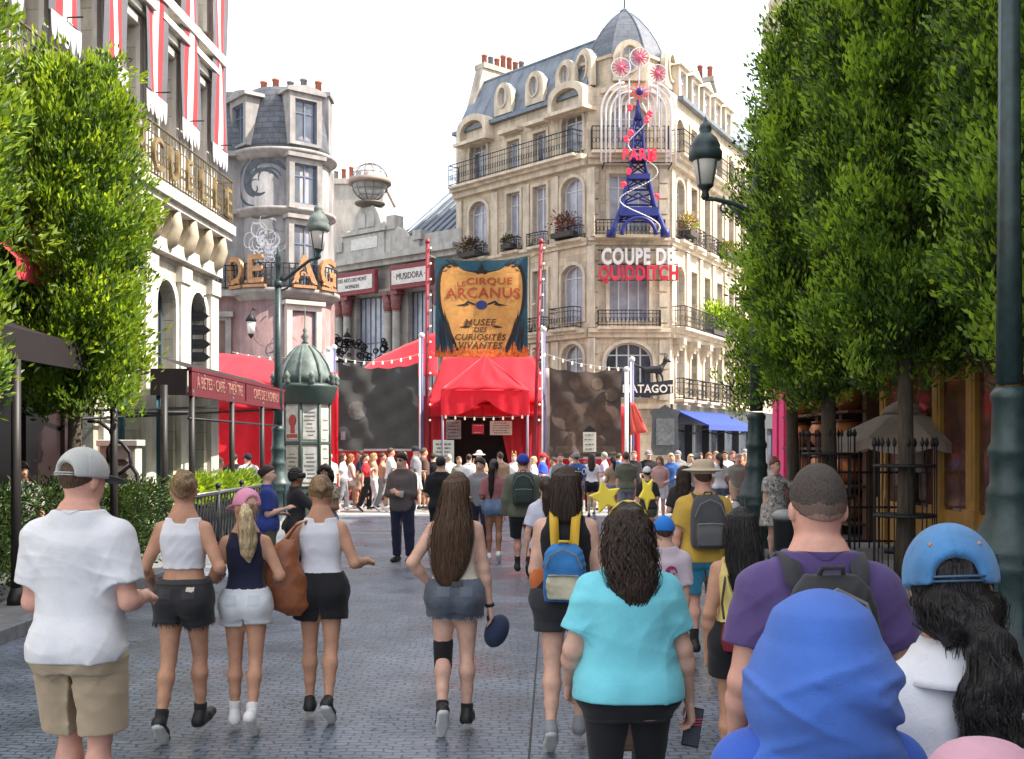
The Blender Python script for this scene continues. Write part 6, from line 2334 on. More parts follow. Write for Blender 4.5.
b.tube([sp(611, 237), sp(611, 230)], .2, 6); b.tube([sp(665, 237), sp(665, 230)], .2, 6)
b.build('lattice_tower', m_navy, sg)
b = MB()
for (hw, top, bot, d) in ((37, 84, 163, 0), (32.5, 88, 163, .02), (28, 93, 163, .04), (23, 86, 152, .1), (17, 92, 140, .12), (12, 98, 128, .14)):
 for sd in (-1, 1):
  pts = []
  for i in range(11):
   a = PI / 2 * i / 10
   pts.append(sp(638 + sd * (hw - (hw - 4 if hw < 20 else hw * .62) * (1 - math.cos(a)) ) if False else 638 + sd * (hw * .38 + hw * .62 * math.cos(a)), top + 30 * (hw / 37) - 30 * (hw / 37) * math.sin(a), -.15 + d))
  pts = [sp(638 + sd * hw, bot, -.15 + d)] + pts
  b.tube(pts, .042, 6)
for x in (619, 629, 648, 659):
 b.tube([sp(x, 128, -.1), sp(x, 80, -.1)], .03, 5)
b.build('fountain_arches', m_tubew, sg)
def burst(px, py, r, ring, d=-.4):
 c = sp(px, py, d)
 bb = MB()
 for i in range(14):
  t = 2 * PI * i / 14
  bb.tube([c, c + Vector((math.cos(t) * r, -.03 * (i % 2), math.sin(t) * r))], [.045, .02], 5)
 bb.sphere(tuple(c), r * .28, 10, 8)
 o = bb.build('firework', m_signpink, sg)
 if ring:
  bb = MB(); bb.tube([c + Vector((math.cos(2 * PI * i / 20) * r * 1.1, 0, math.sin(2 * PI * i / 20) * r * 1.1)) for i in range(21)], .022, 5)
  bb.build('ring', m_tubew, o)
 bb = MB(); bb.tube([c, c + Vector((0, .35, -1.4))], .025, 5); bb.build('stem', m_tubew, o)
burst(620, 71, .34, True); burst(638.5, 61, .34, True); burst(656.5, 77, .32, True)
bb = MB()
c = sp(638, 96, -.5)
for i in range(10):
 t = 2 * PI * i / 10 + .3
 bb.add([c + Vector((math.cos(t - .22) * .14, -.03, math.sin(t - .22) * .14)), c + Vector((math.cos(t) * .55, 0, math.sin(t) * .55)), c + Vector((math.cos(t + .22) * .14, -.03, math.sin(t + .22) * .14)), c + Vector((0, .1, 0))], [(0, 1, 2), (0, 3, 1), (1, 3, 2), (0, 2, 3)])
bb.build('red_star', m_signred, sg)
bb = MB(); bb.sphere(tuple(c + Vector((0, -.05, 0))), .15, 10, 8); bb.build('star_centre', m_navy, sg)
b = MB()
path = [sp(638 + 4 * 0, 104, -.5)]
sn = []
for i in range(90):
 t = i / 89
 y = 108 + 126 * t
 amp = 4 + 20 * min(1, t * 1.4) * (1 - .25 * t)
 x = 639 + amp * math.sin(2 * PI * 2.25 * t + .4)
 sn.append(sp(x, y, -.48 - .1 * math.cos(2 * PI * 2.25 * t)))
b.tube(sn, .014, 4)
for p in sn[::1]:
 b.sphere(tuple(p), .028, 6, 4)
b.build('bulb_spiral', M('spiral_bulbs', (.72, .70, .66), rough=.4), sg)
for (px, py) in ((628, 112), (645, 124), (648, 118), (625, 143), (629, 137), (649, 163), (627, 175), (622, 188), (655, 200), (650, 158)):
 c = sp(px, py, -.55)
 bb = MB()
 for i in range(4):
  t = rg.uniform(0, 6)
  bb.sphere(tuple(c + Vector((math.cos(t) * .06, 0, math.sin(t) * .07))), .075, 8, 6, (1, .5, 1))
 bb.add([c + Vector((-.16, -.02, .12)), c + Vector((.0, -.02, .02)), c + Vector((.16, -.02, .12)), c + Vector((0, -.03, -.05))], [(0, 1, 2, 3)])
 bb.build('red_flier', m_signred, sg)
text_obj('lettering', 'PARIS', .72, .10, m_signred, sg, tuple(sp(638, 158.5, -.62)), bold=.02, space=1.12, fit=(1.32, .46))
b = MB()
for px in (604, 672):
 b.tube([sp(px, 163, .0), sp(px, 163, .9)], .03, 5)
b.tube([sp(604, 163, -.05), sp(672, 163, -.05)], .03, 5)
b.build('bracket', m_iron, sg)
# COUPE DE / QUIDDITCH letters
cu = empty('letter_sign', 'big white and red capital letters on the corner building under the blue tower sign', 'sign', (gx(638, 43.5), 43.5, 0))
text_obj('white_letters', 'COUPE DE', 1.02, .16, M('letter_white', (.66, .63, .60), rough=.5), cu, (-.02, -.1, gz(257, 43.5)), bold=.04, space=1.12, fit=(2.85, .68))
text_obj('red_letters', 'QUIDDITCH', 1.02, .16, M('letter_red', (.55, .015, .045), rough=.45), cu, (0, -.16, gz(275, 43.5)), bold=.03, space=1.12, fit=(3.12, .70))
b = MB()
for z in (gz(250, 43.5), gz(264, 43.5), gz(280, 43.5)):
 b.tube([(-1.6, .05, z), (1.6, .05, z)], .025, 5)
 for x in (-1.4, 1.4):
  b.tube([(x, .05, z), (x, .55, z)], .02, 5)
b.build('letter_rack', m_iron, cu)
# cat sign of the cafe
cs = empty('cafe_sign', 'dark arched cafe sign with pale letters and a prowling animal silhouette', 'sign', (gx(641, 43.3), 43.3, gz(390, 43.3)))
b = MB()
arc = [(-1.25 + 2.5 * i / 16, .22 - .30 * ((i / 8) - 1) ** 2 * -1 * -1) for i in range(17)]
arc = [(x, -.02 - .12 * math.cos((x / 1.25) * PI / 2) + .16) for x, _ in arc]
b.prism([(x, z - .27) for x, z in arc] + [(x, z + .27) for x, z in reversed(arc)], -.08, .02)
b.build('board', M('sign_black', (.02, .02, .024), rough=.5), cs)
t = text_obj('lettering', 'LE MATAGOT', .44, .02, M('sign_letter_pale', (.60, .57, .53), rough=.6), cs, (0, -.095, .03), bold=.01, sx=.92, space=1.05)
S_ = SDF()
S_.cone((.15, 0, .78), (.75, 0, .82), .13, .15, k=0)
S_.cone((.78, 0, .86), (.95, 0, 1.1), .09, .08, k=.08); S_.ell((.99, 0, 1.18), (.13, .09, .10), k=.04); S_.cone((1.03, 0, 1.16), (1.16, 0, 1.12), .06, .04, k=.03)
S_.cone((.95, 0, 1.25), (.93, 0, 1.42), .045, .012, k=.02); S_.cone((1.02, 0, 1.25), (1.04, 0, 1.40), .045, .012, k=.02)
for x, dx in ((.22, -.1), (.12, .02), (.72, .12), (.62, 0)):
 S_.cone((x, 0, .74), (x + dx, 0, .52), .065, .04, k=.05); S_.cone((x + dx, 0, .52), (x + dx + .03, 0, .30), .04, .03, k=.02)
S_.cone((.14, 0, .84), (-.22, 0, .98), .05, .04, k=.05); S_.cone((-.22, 0, .98), (-.42, 0, 1.22), .04, .03, k=.03)
link_mesh('animal_silhouette', S_.mesh('animal_silhouette', .022, m_iron), cs)
b = MB()
for x in (-1.1, 1.1):
 b.tube([(x, .02, .1), (x, .7, .1)], .03, 5)
b.build('bracket', m_iron, cs)
# flowers on the balconies
def leaves_mesh(name, pts, size, mats, seed, up=.35, mi=None, norm=None, aspect=.42):
 """many small pointed leaves, one at each point"""
 rgn = np.random.RandomState(seed)
 P = np.asarray(pts, float)
 n = len(P)
 d = rgn.normal(size=(n, 3))
 if norm is not None:
  d = d * .75 + np.asarray(norm) * 1.0
 d[:, 2] += up * 2
 d /= np.linalg.norm(d, axis=1)[:, None] + 1e-9
 a = rgn.normal(size=(n, 3))
 s_ = np.cross(d, a)
 s_ /= np.linalg.norm(s_, axis=1)[:, None] + 1e-9
 nn = np.cross(d, s_)
 L = size * rgn.uniform(.65, 1.3, n)[:, None]
 w = L * aspect
 v0 = P
 v1 = P + d * L * .5 + s_ * w * .5 + nn * L * .05
 v2 = P + d * L - nn * L * .10
 v3 = P + d * L * .5 - s_ * w * .5 + nn * L * .05
 V = np.stack([v0, v1, v2, v3], axis=1).reshape(-1, 3)
 F = np.arange(n * 4).reshape(-1, 4)
 m = rgn.randint(0, len(mats), n) if mi is None else mi
 return np_mesh(name, V, F, mats, m, smooth=False)
def leafm(name, c, tr=(.45, (2.3, 2.0, .7)), var=.3, vs=3.5):
 return M(name, c, rough=.42, var=var, vs=vs, spec=.35, transl=tr)
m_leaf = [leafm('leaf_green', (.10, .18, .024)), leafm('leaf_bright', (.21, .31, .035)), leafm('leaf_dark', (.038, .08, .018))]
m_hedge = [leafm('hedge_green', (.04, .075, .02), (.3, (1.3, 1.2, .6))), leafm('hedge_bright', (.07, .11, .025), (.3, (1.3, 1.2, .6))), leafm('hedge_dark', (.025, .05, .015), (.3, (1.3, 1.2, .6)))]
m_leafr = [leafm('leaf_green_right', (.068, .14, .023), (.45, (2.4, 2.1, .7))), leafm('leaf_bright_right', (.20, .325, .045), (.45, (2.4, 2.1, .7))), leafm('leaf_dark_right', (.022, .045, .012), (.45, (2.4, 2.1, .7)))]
m_flr = M('flower_red', (.40, .05, .07), rough=.6, var=.3); m_flp = M('flower_pink', (.50, .14, .18), rough=.6, var=.3)
m_fld = M('flower_dark', (.09, .02, .03), rough=.7, var=.4)
def flower_box(label, p, w, h, dep, cols, seed, n=500, group='flower boxes on the balconies', size=.13, rz=0):
 e = empty('flower_box', label, 'plant', p, rz, group)
 b = MB(); b.box(-w / 2, w / 2, -dep / 2, dep / 2, -.1, .1); b.build('planter', M('planter_dark', (.05, .045, .04), rough=.8), e)
 rgn = np.random.RandomState(seed)
 q = rgn.normal(size=(n, 3)) * .42
 q = np.clip(q, -1, 1)
 pts = np.stack([q[:, 0] * w * .62, q[:, 1] * dep * .8, .15 + (q[:, 2] * .5 + .5) * h], axis=1)
 link_mesh('foliage', leaves_mesh('foliage', pts, size, cols, seed), e)
 return e
def on_face(loc, rz, u, d, z):
 return O + loc + Matrix.Rotation(rz, 3, 'Z') @ Vector((u, -d, z))
flower_box('dark red flowers on the balcony of the left face, third floor, beside the arched window', on_face(fl_loc, fl_rz, 7.3, .3, 10.4), 1.1, .75, .5, [m_fld, m_fld, m_flr, m_leaf[2]], 1, rz=fl_rz)
flower_box('small dark flowers in the narrow balcony next to the tower sign side', on_face(fl_loc, fl_rz, 3.93, .3, 10.4), .6, .3, .4, [m_fld, m_leaf[2]], 2, 200, rz=fl_rz)
flower_box('dark plant in the balcony at the far left end of the corner building', on_face(fl_loc, fl_rz, 1.5, .4, 10.35), 1.1, .6, .5, [m_fld, m_fld, m_leaf[2]], 3, rz=fl_rz)
flower_box('pink and red flowers over the first balcony of the sunny right face', on_face(fr_loc, fr_rz, 1.3, .35, 10.5), 1.0, .7, .5, [m_leaf[0], m_flr, m_flp, m_leaf[1]], 4, rz=fr_rz)
flower_box('red flowers on the farther third floor balcony of the right face', on_face(fr_loc, fr_rz, 6.6, .35, 10.45), 1.1, .5, .5, [m_leaf[0], m_flr, m_leaf[2]], 5, rz=fr_rz)
flower_box('tall green potted bushes on the second floor balcony of the right face', on_face(fr_loc, fr_rz, 5.4, .4, 6.75), 3.6, 1.3, .6, [m_leaf[0], m_leaf[1], m_leaf[2]], 6, 1500, size=.17, rz=fr_rz)
# dark ornament sign and string in front of the museum ground floor
os_ = empty('ornament_sign', 'black scrollwork shop sign in front of the museum ground floor', 'sign', at(358, 358, 47.0))
b = MB(); rg = random.Random(12)
for i in range(46):
 x, z, r = rg.uniform(-1.2, 1.2), rg.uniform(-.1, .85), rg.uniform(.08, .2)
 b.tube([(x + r * math.cos(a) * (1 - a / 14), 0, z + r * math.sin(a) * (1 - a / 14)) for a in [k * .6 for k in range(13)]], .035, 5)
b.box(-1.3, 1.3, -.04, .04, -.2, -.1)
b.build('scrollwork', m_iron, os_)
b = MB()
for x in (-1.2, 1.2):
 b.tube([(x, .05, -.15), (x, .05, -os_.location.z)], .05, 6)
b.build('post', m_iron, os_)
# ------------------------------------------------------------------ left pavement: awning frame, railing, sign stack
af = empty('terrace_awning', 'dark red terrace awning with gold writing on its long fascia, on thin iron posts', 'awning', (0, 0, 0))
XA = -5.5
m_fasc = M('fascia_maroon', (.10, .010, .016), rough=.55, var=.15, vs=3)
b = MB(); b.box(XA - .03, XA + .03, 18.8, 22.55, 2.77, 3.2); b.box(XA - .03, XA + .03, 22.65, 26.4, 2.77, 3.2)
b.box(XA - .045, XA + .045, 18.75, 26.45, 3.17, 3.23); b.box(XA - .045, XA + .045, 18.75, 26.45, 2.74, 2.80)
fa = b.build('fascia', m_fasc, af)
m_goldp2 = M('gold_paint', (.30, .15, .12), rough=.5)
for y, tx in ((20.7, 'À BÊTES · CAFÉ · THÉÂTRE'), (24.5, 'CAFÉ DE L\'AGNEAU')):
 text_obj('lettering', tx, .30, .008, m_goldp2, fa, (XA + .036, y, 2.98), rot=(0, 0, R(90)), sx=.92)
b = MB()
b.box(-6.15, XA - .04, 18.7, 18.78, 2.75, 3.2)
b.add([(XA, 18.7, 3.2), (XA, 26.4, 3.2), (-6.15, 26.4, 3.45), (-6.15, 18.7, 3.45)], [(0, 1, 2, 3)])
b.add([(XA, 15.4, 3.19), (XA, 9.5, 3.19), (-7.3, 9.5, 3.75), (-7.05, 15.4, 3.75)], [(0, 1, 2, 3)])
b.box(XA - .03, XA + .03, 9.5, 15.4, 2.85, 3.19)
b.build('canopy', M('canopy_dark', (.010, .006, .007), rough=.8, var=.2), af)
b = MB()
b.tube([(XA, 18.7, 2.35), (XA, 26.4, 2.35)], .025, 6)
b.tube([(-7.0, 18.7, 2.45), (XA, 18.7, 2.45)], .03, 6)
b.tube([(-7.1, 15.0, 2.2), (XA, 26.3, 2.75)], .025, 6)
b.tube([(-7.1, 14.0, 2.3), (XA, 20.5, 2.6)], .025, 6)
b.build('tie_rod', m_iron, af)
for y in (12.2, 15.2, 17.4, 18.9, 21.6, 24.2, 26.3):
 b = MB(); b.tube([(XA, y, .13), (XA, y, 2.85)], .055, 8); b.lathe([(.1, .13), (.1, .2), (.06, .32)], 8, c=(XA, y, 0))
 b.build('post', M('post_dark', (.018, .015, .015), rough=.5, var=.2), af)
# bent iron hoops by the wall
hp = empty('iron_trellis', 'curly black iron trellis against the cream wall under the terrace awning', 'trellis', (0, 0, 0))
b = MB()
def hoop(pts, r=.03):
 b.tube([at(px, py, 16.5) for px, py in pts], r, 6)
hoop([(88, 421), (100, 422), (110, 430), (114, 440)]); hoop([(114, 440), (122, 443), (130, 453), (131, 465), (122, 472), (110, 478), (100, 484)]); hoop([(114, 440), (108, 450), (108, 462)]); hoop([(131, 465), (137, 474), (138, 490), (138, 540)], .03)
b.build('trellis_bar', m_iron, hp)
# menu column
mc = empty('menu_pillar', 'pale menu pillar with dark headings by the cream wall', 'sign', (gx(121, 17.2), 17.2, .13))
b = MB(); b.box(-.28, .28, -.15, .15, 0, 1.75); b.box(-.32, .32, -.19, .19, 1.75, 1.85); b.build('pillar', M('pillar_pale', (.5, .47, .42), rough=.6, var=.1), mc, bevel=.01)
b = MB()
for i, z in enumerate((1.5, 1.3, 1.1, .8, .5)):
 b.prism([(-.18, z), (-.1, z - .05), (.1, z - .05), (.18, z), (.1, z + .05), (-.1, z + .05)], -.16, -.152)
b.build('lettering', m_ink, mc)
# arrow sign stack
sx0 = gx(194, 23.0)
for k, (py, w) in enumerate(((316, 30), (330, 33), (344, 33), (357, 32))):
 e = empty('direction_sign', ('black arrow sign, topmost of the stack on the cream wall', 'black arrow sign second from the top of the stack', 'black arrow sign third from the top of the stack', 'black arrow sign at the bottom of the stack')[k], 'sign', at(194, py, 23.0), 0, 'stack of black arrow signs')
 W = w / 2 * 23 / FPX; H_ = .10
 b = MB(); b.prism([(-W, 0), (-W + .12, -H_), (W - .12, -H_), (W, 0), (W - .12, H_), (-W + .12, H_)], -.03, .03)
 b.build('board', M('sign_black', (.02, .02, .024)), e)
 lines(e, W * .75, .03, 1, th=-.034, mat=M('sign_letter_dim', (.22, .21, .2)), seed=k)
 b = MB()
 for sx in (-.2, .2):
  b.tube([(sx, 0, H_), (sx, 0, .30 - H_)], .012, 5)
 if k == 0:
  b.tube([(-.22, 0, .42), (.25, 0, .42)], .02, 5); b.tube([(-.2, 0, .3), (-.2, 0, .42)], .012, 5); b.tube([(.2, 0, .3), (.2, 0, .42)], .012, 5)
  b.tube([(-.22, 0, .42), (-.5, 0, .42), (-.5, 0, .75), (-.5, 0, .1)], .02, 5)
 b.build('bracket', m_iron, e)
# railing
rl_ = empty('iron_railing', 'low black iron railing with lattice panels along the left kerb', 'railing', (-4.97, 0, .13))
for i in range(3):
 y0 = 17.0 + 1.62 * i
 b = MB()
 b.tube([(0, y0, .95), (0, y0 + 1.6, .95)], .03, 6); b.tube([(0, y0, .12), (0, y0 + 1.6, .12)], .02, 6)
 for k in range(9):
  ya = y0 + k * .2
  b.tube([(0, ya, 0), (0, ya, .95)], .014, 5, False)
  if k < 8:
   b.tube([(0, ya, .15), (0, ya + .1, .5), (0, ya + .2, .9)], .012, 4, False); b.tube([(0, ya + .2, .15), (0, ya + .1, .5), (0, ya, .9)], .012, 4, False)
 b.build('railing_panel', m_iron, rl_)
 b = MB(); b.tube([(0, y0 - .01, 0), (0, y0 - .01, 1.05)], .035, 8); b.sphere((0, y0 - .01, 1.08), .05, 8, 6); b.build('railing_post', m_iron, rl_)
b = MB(); b.tube([(-.0, 17.0, .985), (0, 21.86, .985)], .018, 6); b.build('handrail', M('handrail_grey', (.3, .3, .3), rough=.3, metal=.6), rl_)
for i, (y, lab) in enumerate(((19.0, 'green planter box behind the near part of the iron railing'), (22.2, 'green planter box behind the far end of the iron railing'), (20.6, 'green planter box behind the middle of the iron railing'))):
 flower_box(lab, (-5.45, y, .75), .5, .45, 1.4, [m_leaf[0], m_leaf[1], m_leaf[1]], 20 + i, 900, 'planter boxes behind the railing', .12)
 o_ = COL.objects[-1]
 b = MB(); b.box(-5.75, -5.15, y - .75, y + .75, .13, .85)
 b.build('trough', M('planter_dark', (.05, .045, .04)), o_.parent if o_.parent else None, loc=(5.45, -y, -.75))
# ------------------------------------------------------------------ hedges and trees
def box_points(n, hx, hy, hz, seed, shell=.72):
 rgn = np.random.RandomState(seed)
 q = rgn.uniform(-1, 1, size=(n * 3, 3))
 m = np.max(np.abs(q), axis=1)
 k = rgn.rand(len(q)) < np.where(m > shell, 1.0, .22)
 return q[k][:n] * np.array([hx, hy, hz])
def hedge(label, x, y, hx, hy, h, seed, n):
 e = empty('hedge', label, 'hedge', (x, y, .13), 0, 'clipped hedges on the left pavement')
 rgn = np.random.RandomState(seed)
 cl = box_points(n // 14, hx, hy, h / 2, seed)
 pts = (cl[:, None, :] + rgn.normal(size=(len(cl), 14, 3)) * .07).reshape(-1, 3)
 pts[:, 2] += h / 2
 mi = np.repeat(rgn.choice(3, len(cl), p=[.5, .2, .3]), 14)
 link_mesh('foliage', leaves_mesh('foliage', pts, .075, m_hedge, seed, up=.3, mi=mi, norm=pts * np.array([.8 / hx, .8 / hy, 0])), e)
 b = MB()
 for i in range(7):
  b.tube([(random.Random(seed + i).uniform(-hx, hx) * .5, -hy + 2 * hy * (i + .5) / 7, 0), (0, -hy + 2 * hy * (i + .5) / 7, h * .7)], .025, 5)
 b.build('stem', M('hedge_stem', (.04, .03, .02)), e)
 return e
hedge('clipped hedge at the left edge, behind the man in the white tee', -6.15, 13.6, .35, 1.9, 1.22, 31, 12000)
hedge('clipped hedge between the man in the white tee and the iron railing', -5.75, 16.6, .32, 1.0, 1.15, 32, 9000)
b = MB(); b.box(-6.6, -5.75, 11.4, 15.6, .12, .32); b.box(-6.15, -5.4, 15.55, 17.65, .12, .30)
tag(b.build('planter_kerb', m_kerb, bevel=.01), 'low stone edging under the hedges', 'edging')
m_bark = M('bark', (.085, .068, .05), rough=.9, var=.4, vs=3, stretch=(6, 6, 1), bump=.6, bs=18)
def pleach(label, x, y, rx, ry, z0, z1, trunk_r, seed, n, mats, lean=0.0, group='square clipped street trees', top_taper=.9, leaf=.096, cl=54, rough=.19):
 e = empty('tree', label, 'tree', (x, y, .13), 0, group)
 rgn = np.random.RandomState(seed)
 hz = (z1 - z0) / 2
 # clumps through the crown volume, thinner in the middle, with holes
 N = n // cl
 q = rgn.uniform(-1, 1, size=(N * 8, 3))
 sup = (np.abs(q[:, 0]) ** 3.6 + np.abs(q[:, 1]) ** 3.6 + np.abs(q[:, 2]) ** 6) ** (1 / 4.0)
 w = seed * 1.7
 lump = .19 * np.sin(q[:, 0] * 5.3 + w + 2 * np.sin(q[:, 2] * 4)) * np.sin(q[:, 2] * 8.5 + w * 2 + q[:, 1] * 3) + .08 * np.sin(q[:, 1] * 9 + q[:, 2] * 13 + w)
 sup = sup + lump + .08
 keep = (sup < 1.0) & (rgn.rand(len(q)) < np.where(sup > .66, 1.0, .22))
 q = q[keep][:N]
 tap = 1 - (1 - top_taper) * np.clip(q[:, 2], 0, 1)
 C = np.stack([q[:, 0] * rx * tap, q[:, 1] * ry * tap, z0 + hz + q[:, 2] * hz], axis=1)
 # each clump is a leafy shoot growing outward and upward
 t = q * np.array([1.0, 1.0, .15]) * .8 + np.array([0, 0, .75]) + rgn.normal(size=C.shape) * .38
 t /= np.linalg.norm(t, axis=1)[:, None]
 ln = rough * 2.2 * rgn.uniform(.6, 1.5, len(C))
 u = rgn.rand(len(C), cl)
 wd = rough * (.30 + .55 * np.sin(PI * np.clip(u, 0, .9)))
 pts = C[:, None, :] + t[:, None, :] * (ln[:, None] * (u - .35))[:, :, None] + rgn.normal(size=(len(C), cl, 3)) * (wd * .62)[:, :, None]
 nor = t[:, None, :] * (.7 + .9 * u)[:, :, None] + (pts - C[:, None, :]) / rough * .5
 mi = np.repeat(rgn.choice(3, len(C), p=[.46, .27, .27]), cl)
 tip = (u > .8).reshape(-1) & (rgn.rand(len(mi)) < .7)
 mi[tip] = 1
 link_mesh('crown', leaves_mesh('crown', pts.reshape(-1, 3), leaf, mats, seed, up=.55, mi=mi, norm=nor.reshape(-1, 3)), e)
 b = MB()
 rg = random.Random(seed)
 zt = z0 + hz * 1.7
 tp = [(0, 0, 0), (.02, .01, z0 * .5), (lean * .5, .02, z0), (lean, 0, z0 + hz), (lean, 0, zt)]
 b.tube(tp, [trunk_r * 1.35, trunk_r, trunk_r * .9, trunk_r * .55, .015], 10)
 tr = b.build('trunk', m_bark, e)
 for i in range(14):
  z = z0 + .1 + (zt - z0 - .4) * i / 14
  a = i * 2.4 + rg.uniform(-.3, .3)
  l = rg.uniform(.55, .95)
  b = MB()
  b.tube([(lean * .7, 0, z), (lean * .7 + rx * l * .5 * math.cos(a), ry * l * .5 * math.sin(a), z + .25), (lean * .7 + rx * l * math.cos(a), ry * l * math.sin(a), z + .45)], [trunk_r * .38, trunk_r * .22, .008], 6)
  b.build('limb', m_bark, tr)
 return e
pleach('bright green square tree, second from the left edge', -5.82, 14.6, .78, .85, 2.15, 6.75, .10, 51, 52000, m_leaf, .03)
pleach('bright green tree cut off by the left edge of the frame', -5.85, 10.6, .72, .95, 2.0, 6.9, .10, 52, 52000, m_leaf)
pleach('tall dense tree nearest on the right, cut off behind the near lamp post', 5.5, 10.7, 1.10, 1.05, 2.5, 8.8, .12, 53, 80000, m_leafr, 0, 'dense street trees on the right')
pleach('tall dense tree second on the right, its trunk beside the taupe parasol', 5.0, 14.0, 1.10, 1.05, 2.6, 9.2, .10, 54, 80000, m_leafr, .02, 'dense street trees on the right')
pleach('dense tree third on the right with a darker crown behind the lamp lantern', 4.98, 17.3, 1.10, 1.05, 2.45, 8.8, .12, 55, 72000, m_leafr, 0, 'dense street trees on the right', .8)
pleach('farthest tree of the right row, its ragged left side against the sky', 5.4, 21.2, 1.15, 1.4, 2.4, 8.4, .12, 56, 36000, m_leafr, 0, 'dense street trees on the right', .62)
# guards round the right trunks
def guard(label, x, y, r=.42, h=1.75):
 e = empty('tree_guard', label, 'tree guard', (x, y, .13), 0, 'black iron tree guards')
 b = MB()
 for z in (.1, h * .5, h * .86):
  b.lathe([(r, z - .02), (r + .012, z), (r, z + .02)], 20)
 n = 14
 for i in range(n):
  t = 2 * PI * i / n
  b.tube([(r * math.cos(t), r * math.sin(t), 0), (r * math.cos(t), r * math.sin(t), h)], .009, 5)
  b.lathe([(.018, 0), (.03, .05), (.004, .12)], 6, c=(r * math.cos(t), r * math.sin(t), h))
 b.build('guard_bars', m_iron, e)
guard('black iron guard round the tree trunk beside the taupe parasol', 5.0, 14.0, .38)
guard('black iron guard round the second trunk from the near lamp post, left of the parasol', 4.95, 17.2, .40, 1.9)
# lattice screen in front of the shelves
ls_ = empty('iron_screen', 'black iron lattice screen in front of the copper pot shelves', 'screen', (5.9, 18.9, .13))
b = MB()
for i in range(12):
 b.tube([(-.95 + i * .17, 0, 0), (-.95 + i * .17, 0, 2.0)], .016, 5, False)
for z in (.12, .7, 1.3, 1.95):
 b.tube([(-.97, 0, z), (.95, 0, z)], .02, 5)
b.build('lattice', m_iron, ls_)
# parasol
pr = empty('parasol', 'taupe grey cloth parasol over the pavement on the right', 'parasol', (gx(903, 18.0), 18.0, .13))
b = MB()
n = 8
R1 = 1.22
top, rim = 2.52 - .13, 1.98 - .13
vs = [(0, 0, top)]
for ring, (rr, zz) in enumerate(((.45, top - .17), (.85, top - .35), (R1, rim + .03))):
 for i in range(n * 4):
  t = 2 * PI * i / (n * 4)
  k = abs(((i % 4) - 0) / 4 - .5) * 2
  sag = .045 * ring * (1 - k ** 2)
  vs.append((rr * (1 - .05 * (1 - k)) * math.cos(t), rr * (1 - .05 * (1 - k)) * math.sin(t), zz - sag))
for i in range(n * 4):
 p = vs[1 + 2 * n * 4 + i]
 vs.append((p[0] * 1.01, p[1] * 1.01, p[2] - .16))
N = n * 4
fs = [(0, 1 + i, 1 + (i + 1) % N) for i in range(N)]
for r_ in range(3):
 for i in range(N):
  a = 1 + r_ * N
  fs.append((a + i, a + N + i, a + N + (i + 1) % N, a + (i + 1) % N))
b.add(vs, fs)
can = b.build('canopy', cloth('parasol_taupe', (.44, .38, .34), transl=(.3, (1, .9, .8))), pr)
b = MB(); b.lathe([(.35, top - .10), (.28, top + .0), (.04, top + .12), (.0, top + .13)], 16); b.build('vent_cap', cloth('parasol_taupe', (.44, .38, .34)), can)
b = MB(); b.tube([(0, 0, 0), (0, 0, top)], .03, 8); b.lathe([(.3, 0), (.3, .06), (.05, .12)], 16); b.build('pole', m_iron, pr)
for i in range(8):
 t = 2 * PI * i / 8
 b = MB(); b.tube([(0, 0, top - .05), (R1 * .98 * math.cos(t), R1 * .98 * math.sin(t), rim)], .012, 4); b.build('rib', m_iron, pr)
# copper pots on the shelves
m_cop = M('copper_pot', (.42, .155, .055), rough=.38, metal=.35, var=.35, vs=5)
names = ['top', 'second', 'third', 'bottom']
rg = random.Random(6)
for r_, z in enumerate((2.55, 1.85, 1.15, .45)):
 for c_, yy in enumerate((24.6, 22.9, 21.2)):
  e = empty('copper_pot', 'round copper pot on the %s shelf of the display, %s column' % (names[r_], ('far', 'middle', 'near')[c_]), 'pot', (6.52, yy, z), 0, 'copper pots on the shelves')
  b = MB(); b.lathe([(.14, 0), (.24, .06), (.33, .2), (.34, .32), (.28, .46), (.24, .5)], 24); b.build('bowl', m_cop, e)
  b = MB(); b.lathe([(.24, .495), (.28, .51), (.28, .54), (.22, .54)], 24); b.build('rim', M('pot_rim', (.12, .05, .03), rough=.4, metal=.4), e)
# figure poster behind the golden shop window
po = empty('window_display', 'pale dressmaker bust in the golden shop window', 'display', (6.66, 18.1, .95))
S_ = SDF(); S_.loft([(.5, .16, .13, 0), (.75, .13, .1, 0), (1.0, .18, .12, 0), (1.2, .17, .09, 0), (1.3, .06, .06, 0), (1.4, .05, .05, 0)], k=0)
link_mesh('bust', S_.mesh('bust', .02, M('bust_pale', (.45, .35, .3), rough=.6)), po)
b = MB(); b.tube([(0, 0, 0), (0, 0, .55)], .03, 8); b.lathe([(.18, 0), (.05, .05)], 12); b.build('stand', m_iron, po)
# ------------------------------------------------------------------ plaza furniture
e, w, h = board('info_sign', 'cream information sign with a pointed top on a dark post before the brown cloth', 583, 596, 432, 452, 34.0, m_paper)
lines(e, w, h, 4, seed=9)
b = MB(); b.prism([(-w, h), (w, h), (.12, h + .12), (0, h + .2), (-.12, h + .12)], -.02, .02); b.tube([(.12, .05, -1.7), (.12, .05, h)], .07, 6); b.build('post', m_iron, e)
fg = empty('pennant', 'small salmon red pennant hanging beside the striped poles', 'flag', at(632, 440, 34.6))
b = MB(); b.sm = True; b.add(*drape([(-.05, 0, 1.2), (.1, 0, 1.15), (.5, 0, .25), (-.05, 0, .15)], 8, 8, wr=.02, seed=3)); b.build('cloth', cloth('pennant', (.62, .09, .07)), fg)
b = MB(); b.tube([(-.08, .03, -at(632, 440, 34.6).z), (-.08, .03, 1.35)], .03, 6); b.build('pole', m_iron, fg)
